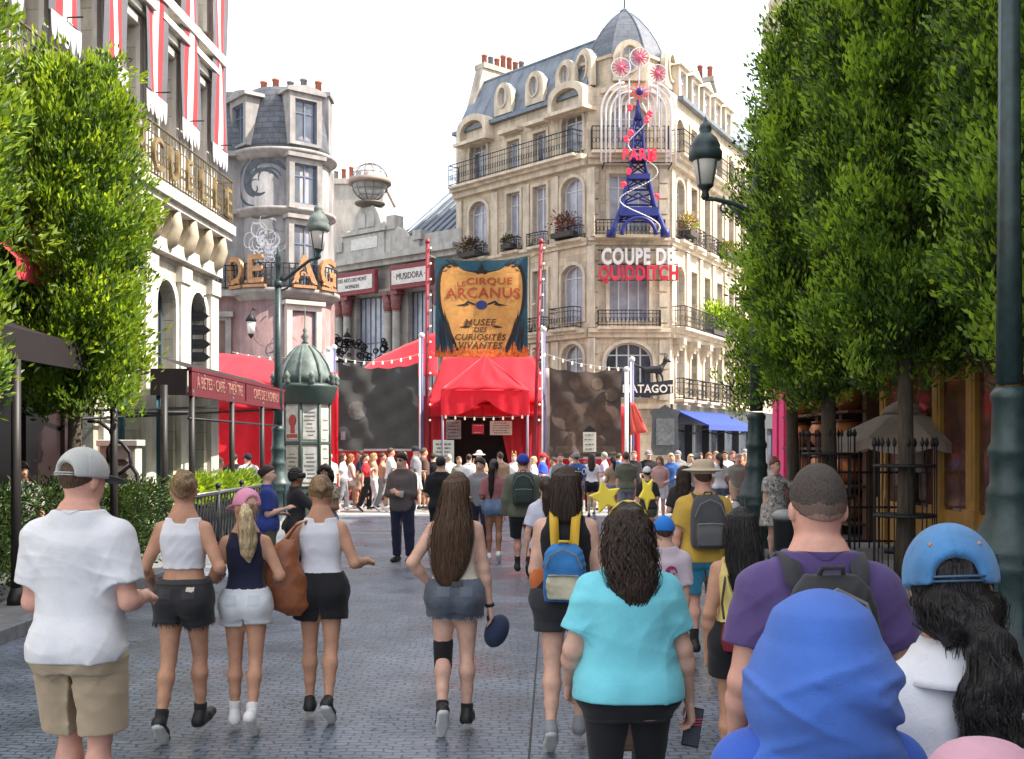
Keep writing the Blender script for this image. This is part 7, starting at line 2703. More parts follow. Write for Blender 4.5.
bars = empty('rope_barrier', 'green and white rope barrier posts in front of the brown cloth', 'barrier', (0, 32.4, 0))
bxs = [gx(p, 32.4) for p in (557, 574, 592, 610, 626)]
for i, x in enumerate(bxs):
 b = MB(); b.tube([(x, 0, 0), (x, 0, 1.05)], .045, 8); b.sphere((x, 0, 1.1), .07, 8, 6); b.lathe([(.16, 0), (.16, .04), (.05, .08)], 10, c=(x, 0, 0))
 b.build('post', M('barrier_green', (.03, .16, .09), rough=.5) if i % 2 == 0 else m_pw, bars)
 if i:
  xa = bxs[i - 1]
  for z in (.95, .55):
   b = MB(); b.tube([(xa + (x - xa) * t / 8, 0, z - .3 * (t / 8) * (1 - t / 8)) for t in range(9)], .022, 5); b.build('rope', M('rope_pale', (.5, .48, .4), rough=.9), bars)
tb_ = empty('notice_board', 'dark shield shaped board on the stone pier of the corner building', 'sign', (gx(665, 43.6), 43.6, 1.5))
b = MB(); b.prism([(-.45, 0), (.45, 0), (.55, .3), (.5, 1.5), (.6, 1.75), (.3, 1.8), (0, 2.0), (-.3, 1.8), (-.6, 1.75), (-.5, 1.5), (-.55, .3)], -.06, .02); b.build('board', M('board_dark', (.05, .055, .06), rough=.6, var=.3, vs=6), tb_)
b = MB(); b.box(-.36, .36, -.075, -.061, .4, 1.45); b.build('panel', M('panel_grey', (.11, .115, .12), rough=.5, var=.4, vs=8), tb_)
bn = empty('litter_bin', 'low dark litter bin with a pale lid by the right lamp post', 'bin', (gx(786, 15.8), 15.8, .0))
b = MB(); b.lathe([(.15, 0), (.16, .05), (.18, .8), (.2, .84)], 16); b.build('body', m_iron, bn)
b = MB(); b.lathe([(.2, .84), (.21, .9), (.14, .96), (.04, .98)], 16); b.build('lid', M('bin_lid', (.25, .26, .26), rough=.4), bn)
# ------------------------------------------------------------------ people
W_TEE = cloth('white_tee', (.66, .66, .68)); W_TOP = cloth('white_top', (.64, .64, .68), bs=200)
KHAKI = cloth('khaki', (.40, .31, .21)); BLACK = cloth('black', (.014, .014, .016)); BLACKD = cloth('faded_black', (.028, .028, .031), bs=300)
NAVY = cloth('navy', (.018, .02, .045)); DENIM = cloth('denim_grey', (.085, .10, .125), var=.35, bs=250); DENIMW = cloth('denim_white', (.60, .62, .64), bs=250); DENIMB = cloth('denim_blue', (.12, .17, .27), var=.3)
TURQ = cloth('turquoise', (.17, .56, .64)); PURPLE = cloth('purple', (.085, .055, .16)); IVORY = cloth('ivory', (.58, .53, .43), bs=220, bump=.25); YELLOW = cloth('yellow', (.62, .50, .17)); MUST = cloth('mustard', (.52, .33, .06))
HIJAB = cloth('hijab_blue', (.06, .15, .50), var=.10, bs=420, bump=.4); OLIVE = cloth('olive', (.12, .125, .09)); TAUPE = cloth('taupe', (.105, .085, .082)); GREYC = cloth('grey', (.22, .22, .24)); BLUEC = cloth('blue', (.04, .12, .36)); ROYAL = cloth('royal_blue', (.025, .045, .21))
PINKC = cloth('cap_pink', (.62, .25, .36)); REDC = cloth('red', (.55, .03, .04)); TEALC = cloth('teal', (.04, .34, .30)); ORANGE = cloth('orange', (.75, .16, .03)); LILAC = cloth('lilac', (.42, .36, .46)); BROWNC = cloth('brown', (.09, .05, .04)); PINKD = cloth('pink_dress', (.62, .25, .26)); TANC = cloth('tan', (.36, .24, .16)); BLUS = cloth('teal_shorts', (.03, .17, .27))
SHOEB = M('shoe_black', (.016, .016, .018), rough=.55); SHOEW = M('shoe_white', (.62, .62, .62), rough=.5); SOLEW = M('sole_white', (.60, .59, .57), rough=.6); SOLEB = M('sole_black', (.02, .02, .02), rough=.7); SOCKB = cloth('sock_black', (.02, .02, .022)); SOCKW = cloth('sock_white', (.62, .62, .62)); SHOEG = M('shoe_grey', (.22, .23, .25), rough=.6)
HM = {k: hairm(k, v) for k, v in HAIRC.items()}
BLONDH = hairm('dark_blond', (.22, .14, .07)); 
# --- backpack, built round its own base and worn on a back
def backpack(label, P, w=.30, hgt=.45, d=.17, z=.60, mat=None, strap=None, pocket=None, yoff=0.0, tilt=0.0, straps_x=.085, loop=True, panels=()):
 h = P.h
 zc = z * h
 e = empty('backpack', label, 'backpack', P.world((0, 0, zc)), P.root.rotation_euler.z, 'backpacks worn in the crowd')
 y0 = -.075 * h * (0.6 + .4 * P.wt) + yoff - d * .5
 S = SDF()
 S.loft([(0, w * .46, d * .5, y0), (hgt * .15, w * .5, d * .55, y0), (hgt * .6, w * .5, d * .5, y0), (hgt * .88, w * .42, d * .38, y0 + .02), (hgt, w * .28, d * .22, y0 + .04)], k=0, p=3.2)
 body = link_mesh('bag_body', S.mesh('bag_body', max(.006, P.vox * .8), mat, disp=folds(P.seed + 8, .008, freq=22)), e)
 S = SDF()
 S.loft([(hgt * .06, w * .36, d * .3, y0 - d * .42), (hgt * .3, w * .40, d * .36, y0 - d * .42), (hgt * .48, w * .36, d * .26, y0 - d * .40)], k=0, p=3.4)
 link_mesh('front_pocket', S.mesh('front_pocket', max(.006, P.vox * .8), pocket or mat, disp=folds(P.seed + 9, .005, freq=26)), e)
 b = MB()
 b.tube([(-w * .38, y0 - d * .74, hgt * .47), (0, y0 - d * .79, hgt * .49), (w * .38, y0 - d * .74, hgt * .47)], .006, 5)
 b.tube([(-w * .45, y0 - d * .50, hgt * .60), (-w * .3, y0 - d * .53, hgt * .84), (0, y0 - d * .45, hgt * .93), (w * .3, y0 - d * .53, hgt * .84), (w * .45, y0 - d * .50, hgt * .60)], .006, 5)
 b.build('zip', M('zip_grey', (.16, .16, .17), rough=.4), e)
 sh = (.842 * h - zc)
 for sd in (-1, 1):
  b = MB()
  x = sd * straps_x
  zt = .828 * h - zc
  pts = [(x * .8, y0 + d * .35, hgt * .88), (x * .95, -.084 * h * (.6 + .4 * P.wt), zt - .055), (x, -.066 * h, zt - .005), (x * 1.05, -.012 * h, zt + .030 + .012 * P.wt), (x * 1.10, .045 * h, zt - .03), (x * 1.15, .072 * h, zt - .12), (x * 1.35, .06 * h, zt - .26), (x * 1.6, -.02 * h, hgt * .12)]
  vs, fs = [], []
  hw = .028
  sm = []
  PP = [Vector(p) for p in pts]
  for i in range(len(PP) - 1):
   for q in range(4):
    sm.append(PP[i].lerp(PP[i + 1], q / 4))
  sm.append(PP[-1])
  for _ in range(3):
   sm = [sm[0]] + [(sm[i - 1] + sm[i] * 2 + sm[i + 1]) / 4 for i in range(1, len(sm) - 1)] + [sm[-1]]
  b.sm = True
  for p in sm:
   t_ = .009
   vs += [p + Vector((-hw, 0, 0)), p + Vector((hw, 0, 0)), p + Vector((hw, 0, t_)), p + Vector((-hw, 0, t_))]
  n = len(sm)
  for i in range(n - 1):
   for q in range(4):
    fs.append((i * 4 + q, i * 4 + (q + 1) % 4, i * 4 + 4 + (q + 1) % 4, i * 4 + 4 + q))
  b.add(vs, fs)
  b.build('strap', strap or mat, e)
 if loop:
  b = MB(); b.tube([(-.04, y0 + d * .2, hgt * .97), (-.03, y0, hgt * 1.06), (.03, y0, hgt * 1.06), (.04, y0 + d * .2, hgt * .97)], .009, 6); b.build('handle', strap or mat, e)
 return e
def sX(px, Y):
 return gx(px, Y)
# 1. man in the white tee
Y = 5.2
p = Person('man in a loose white tee, khaki shorts and a pale mesh cap, at the left', sX(80, Y), Y, 1.86, heading=-3, sex='m', wt=1.02, skin_='pink', arms=(((.16, -.02, -1), (.10, .95, -.25)), ((.26, -.12, -1), (-.10, .95, -.05))), legs=('fwd', 'mid'), head=(-22, -9, 0), group='people walking up the street')
t_ = p.top(W_TEE, hem=.475, sleeve=.72, e=.016, loose=.022, fold=.009, sleeve_e=.024, neck=.045)
p.rib(t_, cloth('rib_white', (.6, .6, .62)))
t_ = p.bottom(KHAKI, hem=.92, e=.020, flare=.012, fold=.007, waist=.56)
p.pockets(t_, cloth('khaki_pocket', (.36, .28, .19)), .49, .53)
p.shoes(SHOEG, SOLEW, SOCKW)
p.hair(HM['brown'], th=.004, nape=.893)
CAPM = cloth('cap_mesh', (.45, .46, .44), bs=320, bump=.35)
p.cap(CAPM, brim=cloth('cap_dark_brim', (.06, .055, .05)), opening=True, strap=CAPM, pitch=4)
# 2. girl in the white crop top
Y = 7.08
p = Person('young woman with a blond bun, white sleeveless crop top and frayed black shorts', sX(184, Y), Y, 1.66, heading=-2, skin_='tan', arms=(((.42, -.12, -1), (.02, .75, -.65)), ((.46, -.20, -1), (-.25, .95, -.2))), legs=('back', 'fwd'), head=(10, -4, 0), wt=.98, group='people walking up the street')
p.top(W_TOP, hem=.625, e=.008, loose=.004, tank=True, fold=.004, freq=22)
t_ = p.bottom(BLACKD, hem=.42, e=.014, flare=.014, waist=.585, fold=.004, fray=BLACKD)
p.pockets(t_, cloth('faded_pocket', (.04, .04, .043)), wz=.568)
p.shoes(SHOEB, SOLEW, SOCKB, .06)
p.hair(BLONDH, puffs=((0, -.058, .965, .022), (.012, -.065, .945, .020), (-.014, -.062, .950, .020), (0, -.072, .958, .017)), lump=.004)
p.patch('patch_label', t_, lambda f, n: (f[:, 0] > .038) & (f[:, 0] < .064) & (f[:, 2] > .542) & (f[:, 2] < .558) & (n[:, 1] < -.2), M('label_cream', (.5, .46, .38)), .006)
# 3. girl in the pink cap
Y = 7.28
p = Person('girl in a pink cap with long blond ponytail, navy tank top and pale shorts', sX(246, Y), Y, 1.535, heading=3, skin_='tan', arms=(((.36, -.12, -1), (.12, .85, -.1)), ((.50, -.22, -1), (-.32, .95, -.15))), legs=('mid', 'back'), head=(38, -4, 4), wt=.93, group='people walking up the street')
TT = p.top(NAVY, hem=.575, e=.007, loose=.004, tank=True, fold=.004)
t_ = p.bottom(DENIMW, hem=.36, e=.014, flare=.012, waist=.60, fold=.004)
p.pockets(t_, cloth('denim_white_pocket', (.50, .53, .56)), wz=.58)
p.shoes(SHOEW, SOLEW, SOCKW, .07)
p.hair(HM['paleblond'], th=.003, tail=[(.01, -.075, .93), (.018, -.105, .90), (.022, -.098, .85), (.026, -.088, .79), (.022, -.078, .74), (.026, -.075, .70)], tailr=[.018, .026, .034, .036, .028, .008], strands=170, wob=.004)
p.cap(PINKC, opening=True, pitch=-2)
# 4. woman in white top, black shorts, brown bag
Y = 7.6
p = Person('woman with a tied-up dark blond bun, white sleeveless top and black shorts', sX(321, Y), Y, 1.62, heading=2, skin_='tan', arms=(((.72, -.10, -.75), (.35, .35, -1)), ((.42, -.15, -1), (.25, .95, -.05))), legs=('mid', 'back'), head=(3, -5, 0), wt=1.0, group='people walking up the street')
p.top(W_TOP, hem=.585, e=.010, loose=.010, tank=True, fold=.005)
p.bottom(BLACK, hem=.50, e=.016, flare=.018, waist=.60, fold=.004)
p.shoes(SHOEB, SOLEW, None)
p.hair(BLONDH, puffs=((0, -.058, .955, .024), (.01, -.067, .938, .020), (-.012, -.062, .942, .020)), lump=.004)
bg = empty('shoulder_bag', 'soft brown leather bag hanging between the pink cap girl and the white top woman', 'bag', (p.X - .24, Y - .12, .80), 0)
S = SDF(); S.loft([(-.05, .05, .06, 0, .08), (.02, .15, .11, 0, .03), (.15, .17, .13, 0, .0), (.3, .13, .11, 0, -.02), (.42, .08, .07, 0, .03), (.46, .05, .04, 0, .05)], k=0, p=2.3)
link_mesh('bag_body', S.mesh('bag_body', .008, M('brown_leather', (.25, .085, .035), rough=.42, var=.25, vs=8, bump=.15), disp=folds(77, .012, freq=14)), bg)
b = MB(); b.tube([(.0, 0, .42), (.09, 0, .55), (.15, .04, .58), (.16, .08, .40)], .012, 6); b.build('strap', M('brown_leather', (.25, .085, .035)), bg)
# 5. long haired girl
Y = 7.28
p = Person('young woman with very long brown hair, ivory tank top and frayed grey denim shorts', sX(455, Y), Y, 1.65, heading=2, skin_='fair', arms=(((.66, -.34, -1), (-.55, .50, -.75)), ((.20, -.02, -1), (.16, .10, -1))), legs=('lift', 'mid'), head=(8, -3, 6), wt=1.0, group='people walking up the street', hips=1.04)
p.top(IVORY, hem=.575, e=.008, loose=.007, tank=True, fold=.005, freq=20)
t_ = p.bottom(DENIM, hem=.34, e=.014, flare=.014, waist=.605, fold=.005, fray=M('fray_white', (.5, .5, .5)))
p.pockets(t_, cloth('denim_pocket', (.115, .135, .165), bs=250), wz=.583, band=cloth('denim_band', (.06, .07, .09)))
p.shoes(SHOEB, SOLEW, SOCKB, .05)
p.hair(HM['brown'], rows=[(.965, .046, .055, -.008), (.93, .053, .060, -.012), (.89, .056, .056, -.024), (.84, .064, .040, -.050, -.004), (.78, .074, .034, -.066, -.010), (.72, .076, .030, -.070, -.014), (.66, .068, .027, -.072, -.018), (.61, .055, .022, -.074, -.024), (.575, .036, .016, -.076, -.03), (.55, .012, .008, -.076, -.032)], strands=420, slen=(.4, .9), wob=.0016)
b = MB()
kn = p.j['kn0']
b.sm = True
kb = SDF(); kb.cone(kn + np.array([0, 0, .07]), kn - np.array([0, .015, .09]), .066, .058, k=0)
p.put('knee_brace', kb.mesh('knee_brace', .008, BLACK, disp=folds(5, .004)))
b = MB()
wr = p.j['wr1']; d = p.j['hd1']
b.tube([Vector(wr - d * .01), Vector(wr + d * .012)], .031, 12); b.build('bracelet', M('bracelet_black', (.02, .02, .02)), p.root, (0, 0, p.dz))
b = MB(); b.box(-.02, .05, -.152, -.146, .555 * 1.65, .575 * 1.65); b.build('patch_label', M('label_dark', (.06, .05, .045)), p.root, (0, 0, p.dz))
hp_ = p.world(p.j['hand1'] + d * .03)
hc = empty('cap', 'dark navy cap held in the right hand of the long haired woman', 'cap', hp_ + Vector((.03, .03, -.07)), R(20))
S = SDF(); S.ell((0, 0, 0), (.075, .10, .115), k=0, rot=rotm(0, 0, 25)); S.ell((.02, .0, .02), (.062, .088, .10), op='-', rot=rotm(0, 0, 25)) if False else None
S.ell((-.015, .05, .05), (.05, .075, .012), k=.01, rot=rotm(10, 50, 25))
link_mesh('cap_body', S.mesh('cap_body', .007, cloth('cap_navy', (.02, .03, .065), bs=300)), hc)
# 6. woman in turquoise
Y = 4.72
p = Person('broad woman in a turquoise tee and black leggings with dark curly hair, centre foreground', sX(628, Y), Y, 1.63, heading=0, wt=1.30, skin_='fair', arms=(((.34, -.05, -1), (.05, .75, -.8)), ((.32, .02, -1), (.16, .22, -1))), legs=('mid', 'fwd'), head=(-6, -4, 0), group='people walking up the street', hips=1.0, curl=.75, belly=.014)
t_ = p.top(TURQ, hem=.50, sleeve=.70, e=.014, loose=.012, fold=.009, sleeve_e=.020, neck=.044, freq=13)
p.rib(t_, cloth('rib_turq', (.14, .50, .58)))
p.bottom(BLACK, hem=1.8, e=.013, flare=.0, waist=.60, fold=.003)
p.shoes(SHOEB, SOLEW, None)
p.hair(HM['darkbrown'], rows=[(.985, .040, .048, -.004), (.955, .058, .062, -.010), (.91, .066, .066, -.018), (.87, .068, .060, -.030), (.83, .064, .046, -.048, .004), (.79, .055, .038, -.058, .008), (.755, .040, .030, -.064, .010), (.73, .020, .018, -.066, .012)], strands=520, lump=.006, wob=.011, slen=(.25, .6), sw=.0042, th=.010)
hb = MB()
hb.tube([p.H(.052 * math.cos(a), -.012, .945 + .064 * math.sin(a)) for a in [PI * k / 12 for k in range(13)]], .008, 6)
o = hb.build('headband', M('headband_yellow', (.62, .5, .12), rough=.6), p.root, (0, 0, p.dz))
for (x, z, ang, s_) in ((-.060, 1.020, 14, .076), (.050, 1.032, -38, .080)):
 hb = MB()
 c = p.H(x, -.012, z)
 pol = []
 for i in range(10):
  rr = (1.0 if i % 2 == 0 else .48) * s_ * (1.0)
  t = 2 * PI * i / 10 + R(90 + ang)
  pol.append((c[0] + rr * math.cos(t) * (1.0 if x < 0 else .5), c[2] + rr * math.sin(t)))
 hb.prism(pol, c[1] - .014, c[1] + .014)
 hb.build('star', M('star_yellow', (.72, .55, .05), rough=.6), o, bevel=.006)
wr = p.j['hand1']
ph = empty('phone', 'dark phone held in the right hand of the woman in turquoise', 'phone', p.world(wr + p.j['hd1'] * .045 + np.array([.002, .012, 0])), 0)
b = MB()
T = Matrix.Rotation(R(12), 4, 'Y') @ Matrix.Rotation(R(-14), 4, 'X')
b.box(-.038, .038, -.005, .005, -.085, .085, T); b.build('phone_body', M('phone_black', (.02, .02, .024), rough=.25), ph, bevel=.003)
b = MB(); b.box(-.034, .034, -.0065, -.0055, -.078, .078, T); b.build('phone_screen', M('phone_screen', (.06, .065, .08), rough=.1, spec=.8), ph)
b = MB()
for z in (.01, .022, .034):
 b.tube([(-.041, -.004, z), (0, -.010, z), (.041, -.004, z)], .003, 5)
b.build('phone_strap', M('phone_ring', (.5, .06, .12)), ph)
# 7. woman with yellow straps
Y = 6.9
p = Person('dark haired woman in a black sleeveless top turning right, sunglasses on her head', sX(566, Y), Y, 1.69, heading=-6, wt=1.15, skin_='fair', arms=(((.16, -.06, -1), (-.05, .75, -.5)), ((.2, 0, -1), (-.2, .9, -.1))), legs=('back', 'fwd'), head=(-58, -6, 0), group='people walking up the street', hips=1.05)
p.top(BLACK, hem=.55, e=.008, loose=.008, tank=True, fold=.004)
p.bottom(cloth('dark_shorts', (.03, .032, .04)), hem=.5, e=.014, flare=.012, waist=.60)
p.shoes(SHOEG, SOLEW, None)
p.hair(HM['darkbrown'], rows=[(.97, .048, .056, -.008), (.93, .056, .062, -.012), (.88, .060, .054, -.026), (.84, .056, .038, -.042), (.81, .048, .030, -.048), (.79, .02, .015, -.05)], strands=240, wob=.003)
b = MB()
for sd in (-1, 1):
 b.tube([p.H(sd * .030, .035, .985), p.H(sd * .054, -.005, .985)], .003, 5)
 b.tube([p.H(sd * .026 + .014 * math.cos(a), .048, .988 + .011 * math.sin(a)) for a in [2 * PI * k / 10 for k in range(11)]], .003, 5)
b.build('sunglasses', M('sunglass_white', (.55, .55, .55), rough=.3), p.root, (0, 0, p.dz))
bp_ = backpack('small blue and cream backpack with yellow straps on the woman in black', p, w=.25, hgt=.34, d=.14, z=.52, mat=cloth('bag_blue', (.03, .14, .34), var=.3), strap=M('strap_yellow', (.66, .40, .03), rough=.6), pocket=cloth('bag_cream', (.5, .46, .34), var=.3), straps_x=.07)
for dx in (-.08,):
 e_ = empty('waist_bag', 'orange red pouch in front of the woman with yellow straps', 'bag', (p.X - .16, p.Y - .02, .98), 0)
 S = SDF(); S.loft([(0, .055, .05, 0), (.08, .07, .06, 0), (.15, .05, .045, 0)], k=0, p=3); link_mesh('bag_body', S.mesh('bag_body', .008, cloth('pouch_orange', (.5, .13, .04))), e_)
# 8. black haired woman in yellow top
Y = 6.15
p = Person('woman with long black hair, pale yellow sleeveless top and black shorts', sX(741, Y), Y, 1.535, heading=-8, skin_='tan', arms=(((.20, -.10, -1), (.04, .32, -1)), ('bent')), legs=('mid', 'mid'), head=(-14, -3, 0), wt=.98, group='people walking up the street')
p.top(YELLOW, hem=.585, e=.009, loose=.008, tank=True, fold=.006)
p.bottom(BLACK, hem=.50, e=.016, flare=.020, waist=.61)
p.shoes(SHOEB, SOLEW, None)
p.hair(HM['black'], rows=[(.975, .048, .056, -.008), (.93, .060, .064, -.012), (.88, .066, .058, -.026, .006), (.82, .066, .040, -.046, .010), (.76, .06, .034, -.056, .014), (.71, .05, .028, -.060, .016), (.66, .02, .015, -.062, .016)], strands=300, wob=.005)
b = MB(); b.tube([(-.075, -.05, 1.235), (-.09, -.085, 1.16), (-.11, -.115, 1.02), (-.10, -.13, .93)], .007, 5)
cbg = empty('shoulder_bag', 'small dark red shoulder bag at the hip of the woman in yellow', 'bag', (p.X - .06, p.Y - .17, .78), 0)
S = SDF(); S.loft([(0, .07, .04, 0), (.07, .085, .05, 0), (.15, .07, .04, 0)], k=0, p=2.6); link_mesh('bag_body', S.mesh('bag_body', .007, M('red_leather', (.22, .02, .03), rough=.4)), cbg)
b.build('bag_cord', M('cord_dark', (.03, .02, .02)), p.root, (0, 0, p.dz))
# 9. man in purple
Y = 3.55
p = Person('broad man in a purple tee with short cropped dark hair, right foreground', sX(818, Y), Y, 1.82, heading=-4, sex='m', wt=1.03, skin_='pink', arms=(((.26, -.10, -1), (.0, .6, -1)), ((.36, -.05, -1), (.05, .75, -.6))), legs=('mid', 'fwd'), head=(4, -3, 0), group='people walking up the street')
t_ = p.top(PURPLE, hem=.47, sleeve=.62, e=.014, loose=.012, fold=.009, sleeve_e=.022, neck=.044)
p.rib(t_, cloth('rib_purple', (.065, .042, .125)))
p.bottom(BLACK, hem=.9, e=.02, flare=.01)
p.shoes(SHOEB, SOLEW, SOCKB)
ho = p.hair(M('hair_cropped', (.066, .050, .042), rough=.75, var=.5, vs=160, bump=.6, bs=300), th=.0045, nape=.900, front=.965)
ho.data.materials.append(M('hair_fade', (.13, .085, .065), rough=.7, var=.4, vs=200)); ho.data.materials.append(M('hair_fade_low', (.27, .165, .125), rough=.65, var=.3, vs=200))
for f in ho.data.polygons:
 z = f.center.z / p.h + .003 * math.sin(f.center.x * 90)
 f.material_index = 2 if z < .915 else 1 if z < .934 else 0
backpack('black sports backpack slung on the man in purple', p, w=.27, hgt=.44, d=.16, z=.575, yoff=.005, mat=cloth('pack_black', (.022, .022, .024), bs=300, rough=.6), strap=cloth('strap_dark', (.035, .036, .04), bs=300), straps_x=.105)
b = MB(); wr = p.j['wr0']; b.tube([Vector(wr) - Vector(p.j['hd0']) * .012, Vector(wr) + Vector(p.j['hd0']) * .012], .036, 12); b.build('wristband', M('wristband', (.6, .6, .6)), p.root, (0, 0, p.dz))
# 10. blue head scarf, nearest
Y = 2.2
h = 1.60
X = sX(818, Y)
p = Person('person in a bright blue draped head scarf, nearest to the camera', X, Y, h, heading=0, skin_='tan', arms=('down', 'down'), legs=('stand', 'stand'), head=(8, 0, 0), wt=1.15, group='people walking up the street')
p.top(cloth('blue_dress', (.04, .10, .42)), hem=.30, sleeve=1.9, e=.016, loose=.02, fold=.006, flare=.04)
p.shoes(SHOEB, SOLEB, None)
S = SDF()
S.ell((0, -.018 * h, .920 * h), (.114, .136, .130), k=0)
S.loft([(0.945 * h, 0.045, 0.057, -0.02), (0.93 * h, 0.086, 0.104, -0.02), (0.912 * h, 0.112, 0.131, -0.02), (0.89 * h, 0.124, 0.139, -0.024), (0.86 * h, 0.129, 0.137, -0.024), (0.83 * h, 0.132, 0.135, -0.018), (0.8 * h, 0.144, 0.135, -0.012), (0.775 * h, 0.18, 0.133, -0.008), (0.74 * h, 0.211, 0.131, -0.006), (0.7 * h, 0.223, 0.128, -0.006)], k=.09, p=2.05)
def scarf(X_, Y_, Z_):
 a = np.arctan2(X_, -(Y_ + .02))
 t = Z_ / h
 w1 = np.sin(t * 44 + X_ * 15 + 1.2 * np.sin(X_ * 9 + t * 20))
 env = np.clip((.925 - t) / .10, 0, 1) * .026
 w2 = np.sin(t * 60 - X_ * 22 + 1.3 + np.sin(X_ * 14)) * np.clip((.95 - t) / .08, 0, 1) * .008
 cr = 0
 for z0, s_, q_, am, wd in ((1.47, .30, -1.2, .007, .010), (1.42, .42, -1.6, .010, .011), (1.37, .50, -.6, .011, .012), (1.345, -.35, 1.5, .010, .010), (1.44, -.30, -2.2, .006, .009)):
  cr = cr + am * np.exp(-((Z_ - z0 - s_ * X_ - q_ * X_ ** 2) / wd) ** 2) * np.clip(.6 + .6 * np.sin(X_ * 17 + z0 * 40), 0, 1)
 return -env * np.abs(w1) ** 1.1 + w2 * .5 - cr
o = p.put('head_scarf', S.mesh('head_scarf', .0065, HIJAB, disp=scarf))
# 11. woman in the blue cap with ponytail
Y = 2.5
p = Person('woman in a faded blue cap and white collared shirt with a thick black ponytail', sX(953, Y), Y, 1.685, heading=2, skin_='tan', arms=('down', 'down'), legs=('mid', 'fwd'), head=(-14, -4, -3), wt=1.05, group='people walking up the street')
p.top(W_TEE, hem=.50, sleeve=.8, e=.014, loose=.014, fold=.007, sleeve_e=.02, neck=.045, neckz=.812)
p.bottom(DENIMB, hem=1.9, e=.010)
p.shoes(SHOEW, SOLEW, None)
b = MB()
b.lathe([(.040, .832), (.043, .858), (.047, .864), (.060, .838), (.078, .815), (.084, .806), (.080, .804), (.060, .822)], 40)
o = b.build('collar', W_TEE, p.root, (0, -.012 * 1.685, p.dz))
o.scale = (1.685, 1.685 * .88, 1.685)
p.hair(HM['black'], th=.004, nape=.868, rows=[(.925, .052, .060, -.006), (.91, .056, .058, -.014), (.88, .050, .048, -.026), (.862, .030, .030, -.038)], tail=[(.004, -.066, .893), (.008, -.092, .865), (.012, -.098, .83), (.002, -.096, .79), (.006, -.098, .755), (-.002, -.096, .715), (.006, -.092, .67)], tailr=[.022, .026, .033, .036, .034, .03, .012], strands=520, lump=.006, wob=.006, slen=(.3, .7), sw=.0022)
CAPB = M('cap_denim_blue', (.055, .20, .42), rough=.8, var=.22, vs=14, bump=.35, bs=420, sheen=.2)
p.cap(CAPB, opening=True, strap=M('cap_strap', (.04, .09, .16)), pitch=-4, size=1.07)
b = MB()
for a in (-50, -128):
 c = p.H(.0485 * math.cos(R(a)), .060 * math.sin(R(a)) - .004, .941 + .0455)
 b.sphere(tuple(c), .005, 8, 6)
b.build('eyelet', M('eyelet_orange', (.45, .2, .1)), p.root, (0, 0, p.dz))
# 12. pink head covering at the lower right
Y = 1.84
p = Person('child in a dusty pink hood at the bottom right corner', sX(984, Y), Y, 1.385, heading=0, skin_='fair', arms=('down', 'down'), legs=('stand', 'stand'), wt=1.0, group='people walking up the street')
p.top(cloth('pink_sweat', (.44, .28, .31)), hem=.46, sleeve=1.9, e=.014)
p.bottom(DENIMB, hem=1.9, e=.010)
p.shoes(SHOEW, SOLEW)
S = SDF(); hh = 1.385
S.loft([(.975 * hh, .05, .05, -.01), (.965 * hh, .085, .095, -.012), (.93 * hh, .104, .118, -.016), (.88 * hh, .108, .118, -.02), (.85 * hh, .11, .11, -.016), (.82 * hh, .125, .10, -.01), (.79 * hh, .13, .09, -.008)], k=0, p=2.2)
S.ell((0, -.014, .93 * hh), (.108, .122, .112), k=.05)
p.put('hood', S.mesh('hood', .007, cloth('pink_hood', (.50, .27, .33)), disp=folds(9, .008, freq=20)))
# 13. man in the sun hat
Y = 9.8
p = Person('man in a wide tan sun hat, mustard tee and blue shorts', sX(703, Y), Y, 1.66, heading=2, sex='m', wt=1.12, skin_='pink', arms=('out', 'out'), legs=('mid', 'back'), head=(0, -4, 0), group='people walking up the street')
p.top(MUST, hem=.48, sleeve=.72, e=.016, loose=.014, sleeve_e=.022)
p.bottom(BLUS, hem=.85, e=.018, flare=.01)
p.shoes(SHOEB, SOLEB, SOCKB)
p.hair(HM['brown'], th=.004)
S = SDF(); c = p.H(0, -.004, .955)
S.ell(c + np.array([0, 0, .0]), (.098, .11, .020), k=0); S.ell(c + np.array([0, 0, .02]), (.19, .20, .018), k=0)
S.loft([(c[2] - .01, .105, .118, -.004), (c[2] + .07, .098, .108, -.004), (c[2] + .105, .08, .09, -.004), (c[2] + .118, .05, .06, -.004)], k=.02)
p.put('sun_hat', S.mesh('sun_hat', .010, cloth('hat_tan', (.44, .36, .25))))
backpack('grey hiking backpack on the man in the sun hat', p, w=.30, hgt=.46, d=.18, z=.56, mat=cloth('pack_grey', (.065, .065, .07), bs=300), pocket=cloth('pack_grey2', (.11, .11, .115)))
# 14. child in the blue cap
Y = 7.9
p = Person('child in a bright blue cap and a pale pink tee, beside the woman in turquoise', sX(664, Y), Y, 1.37, heading=3, sex='m', wt=.98, skin_='fair', arms=('down', 'down'), legs=('mid', 'fwd'), group='people walking up the street')
p.top(cloth('pale_pink_tee', (.56, .47, .52)), hem=.50, sleeve=.8, e=.016, loose=.012, sleeve_e=.022)
b = MB()
for i in range(3):
 b.tube([(.03 + .04 * math.cos(a) * (1 - i * .25), -.115, .98 + .05 * math.sin(a) * (1 - i * .25)) for a in [i + k * .5 for k in range(10)]], .006, 4)
b.build('shirt_print', M('print_magenta', (.35, .03, .14)), p.root, (0, .0, p.dz))
p.bottom(NAVY, hem=.9, e=.018); p.shoes(SHOEB, SOLEW, SOCKW)
p.hair(HM['brown'], th=.004); p.cap(cloth('cap_blue', (.02, .17, .55)), pitch=0)
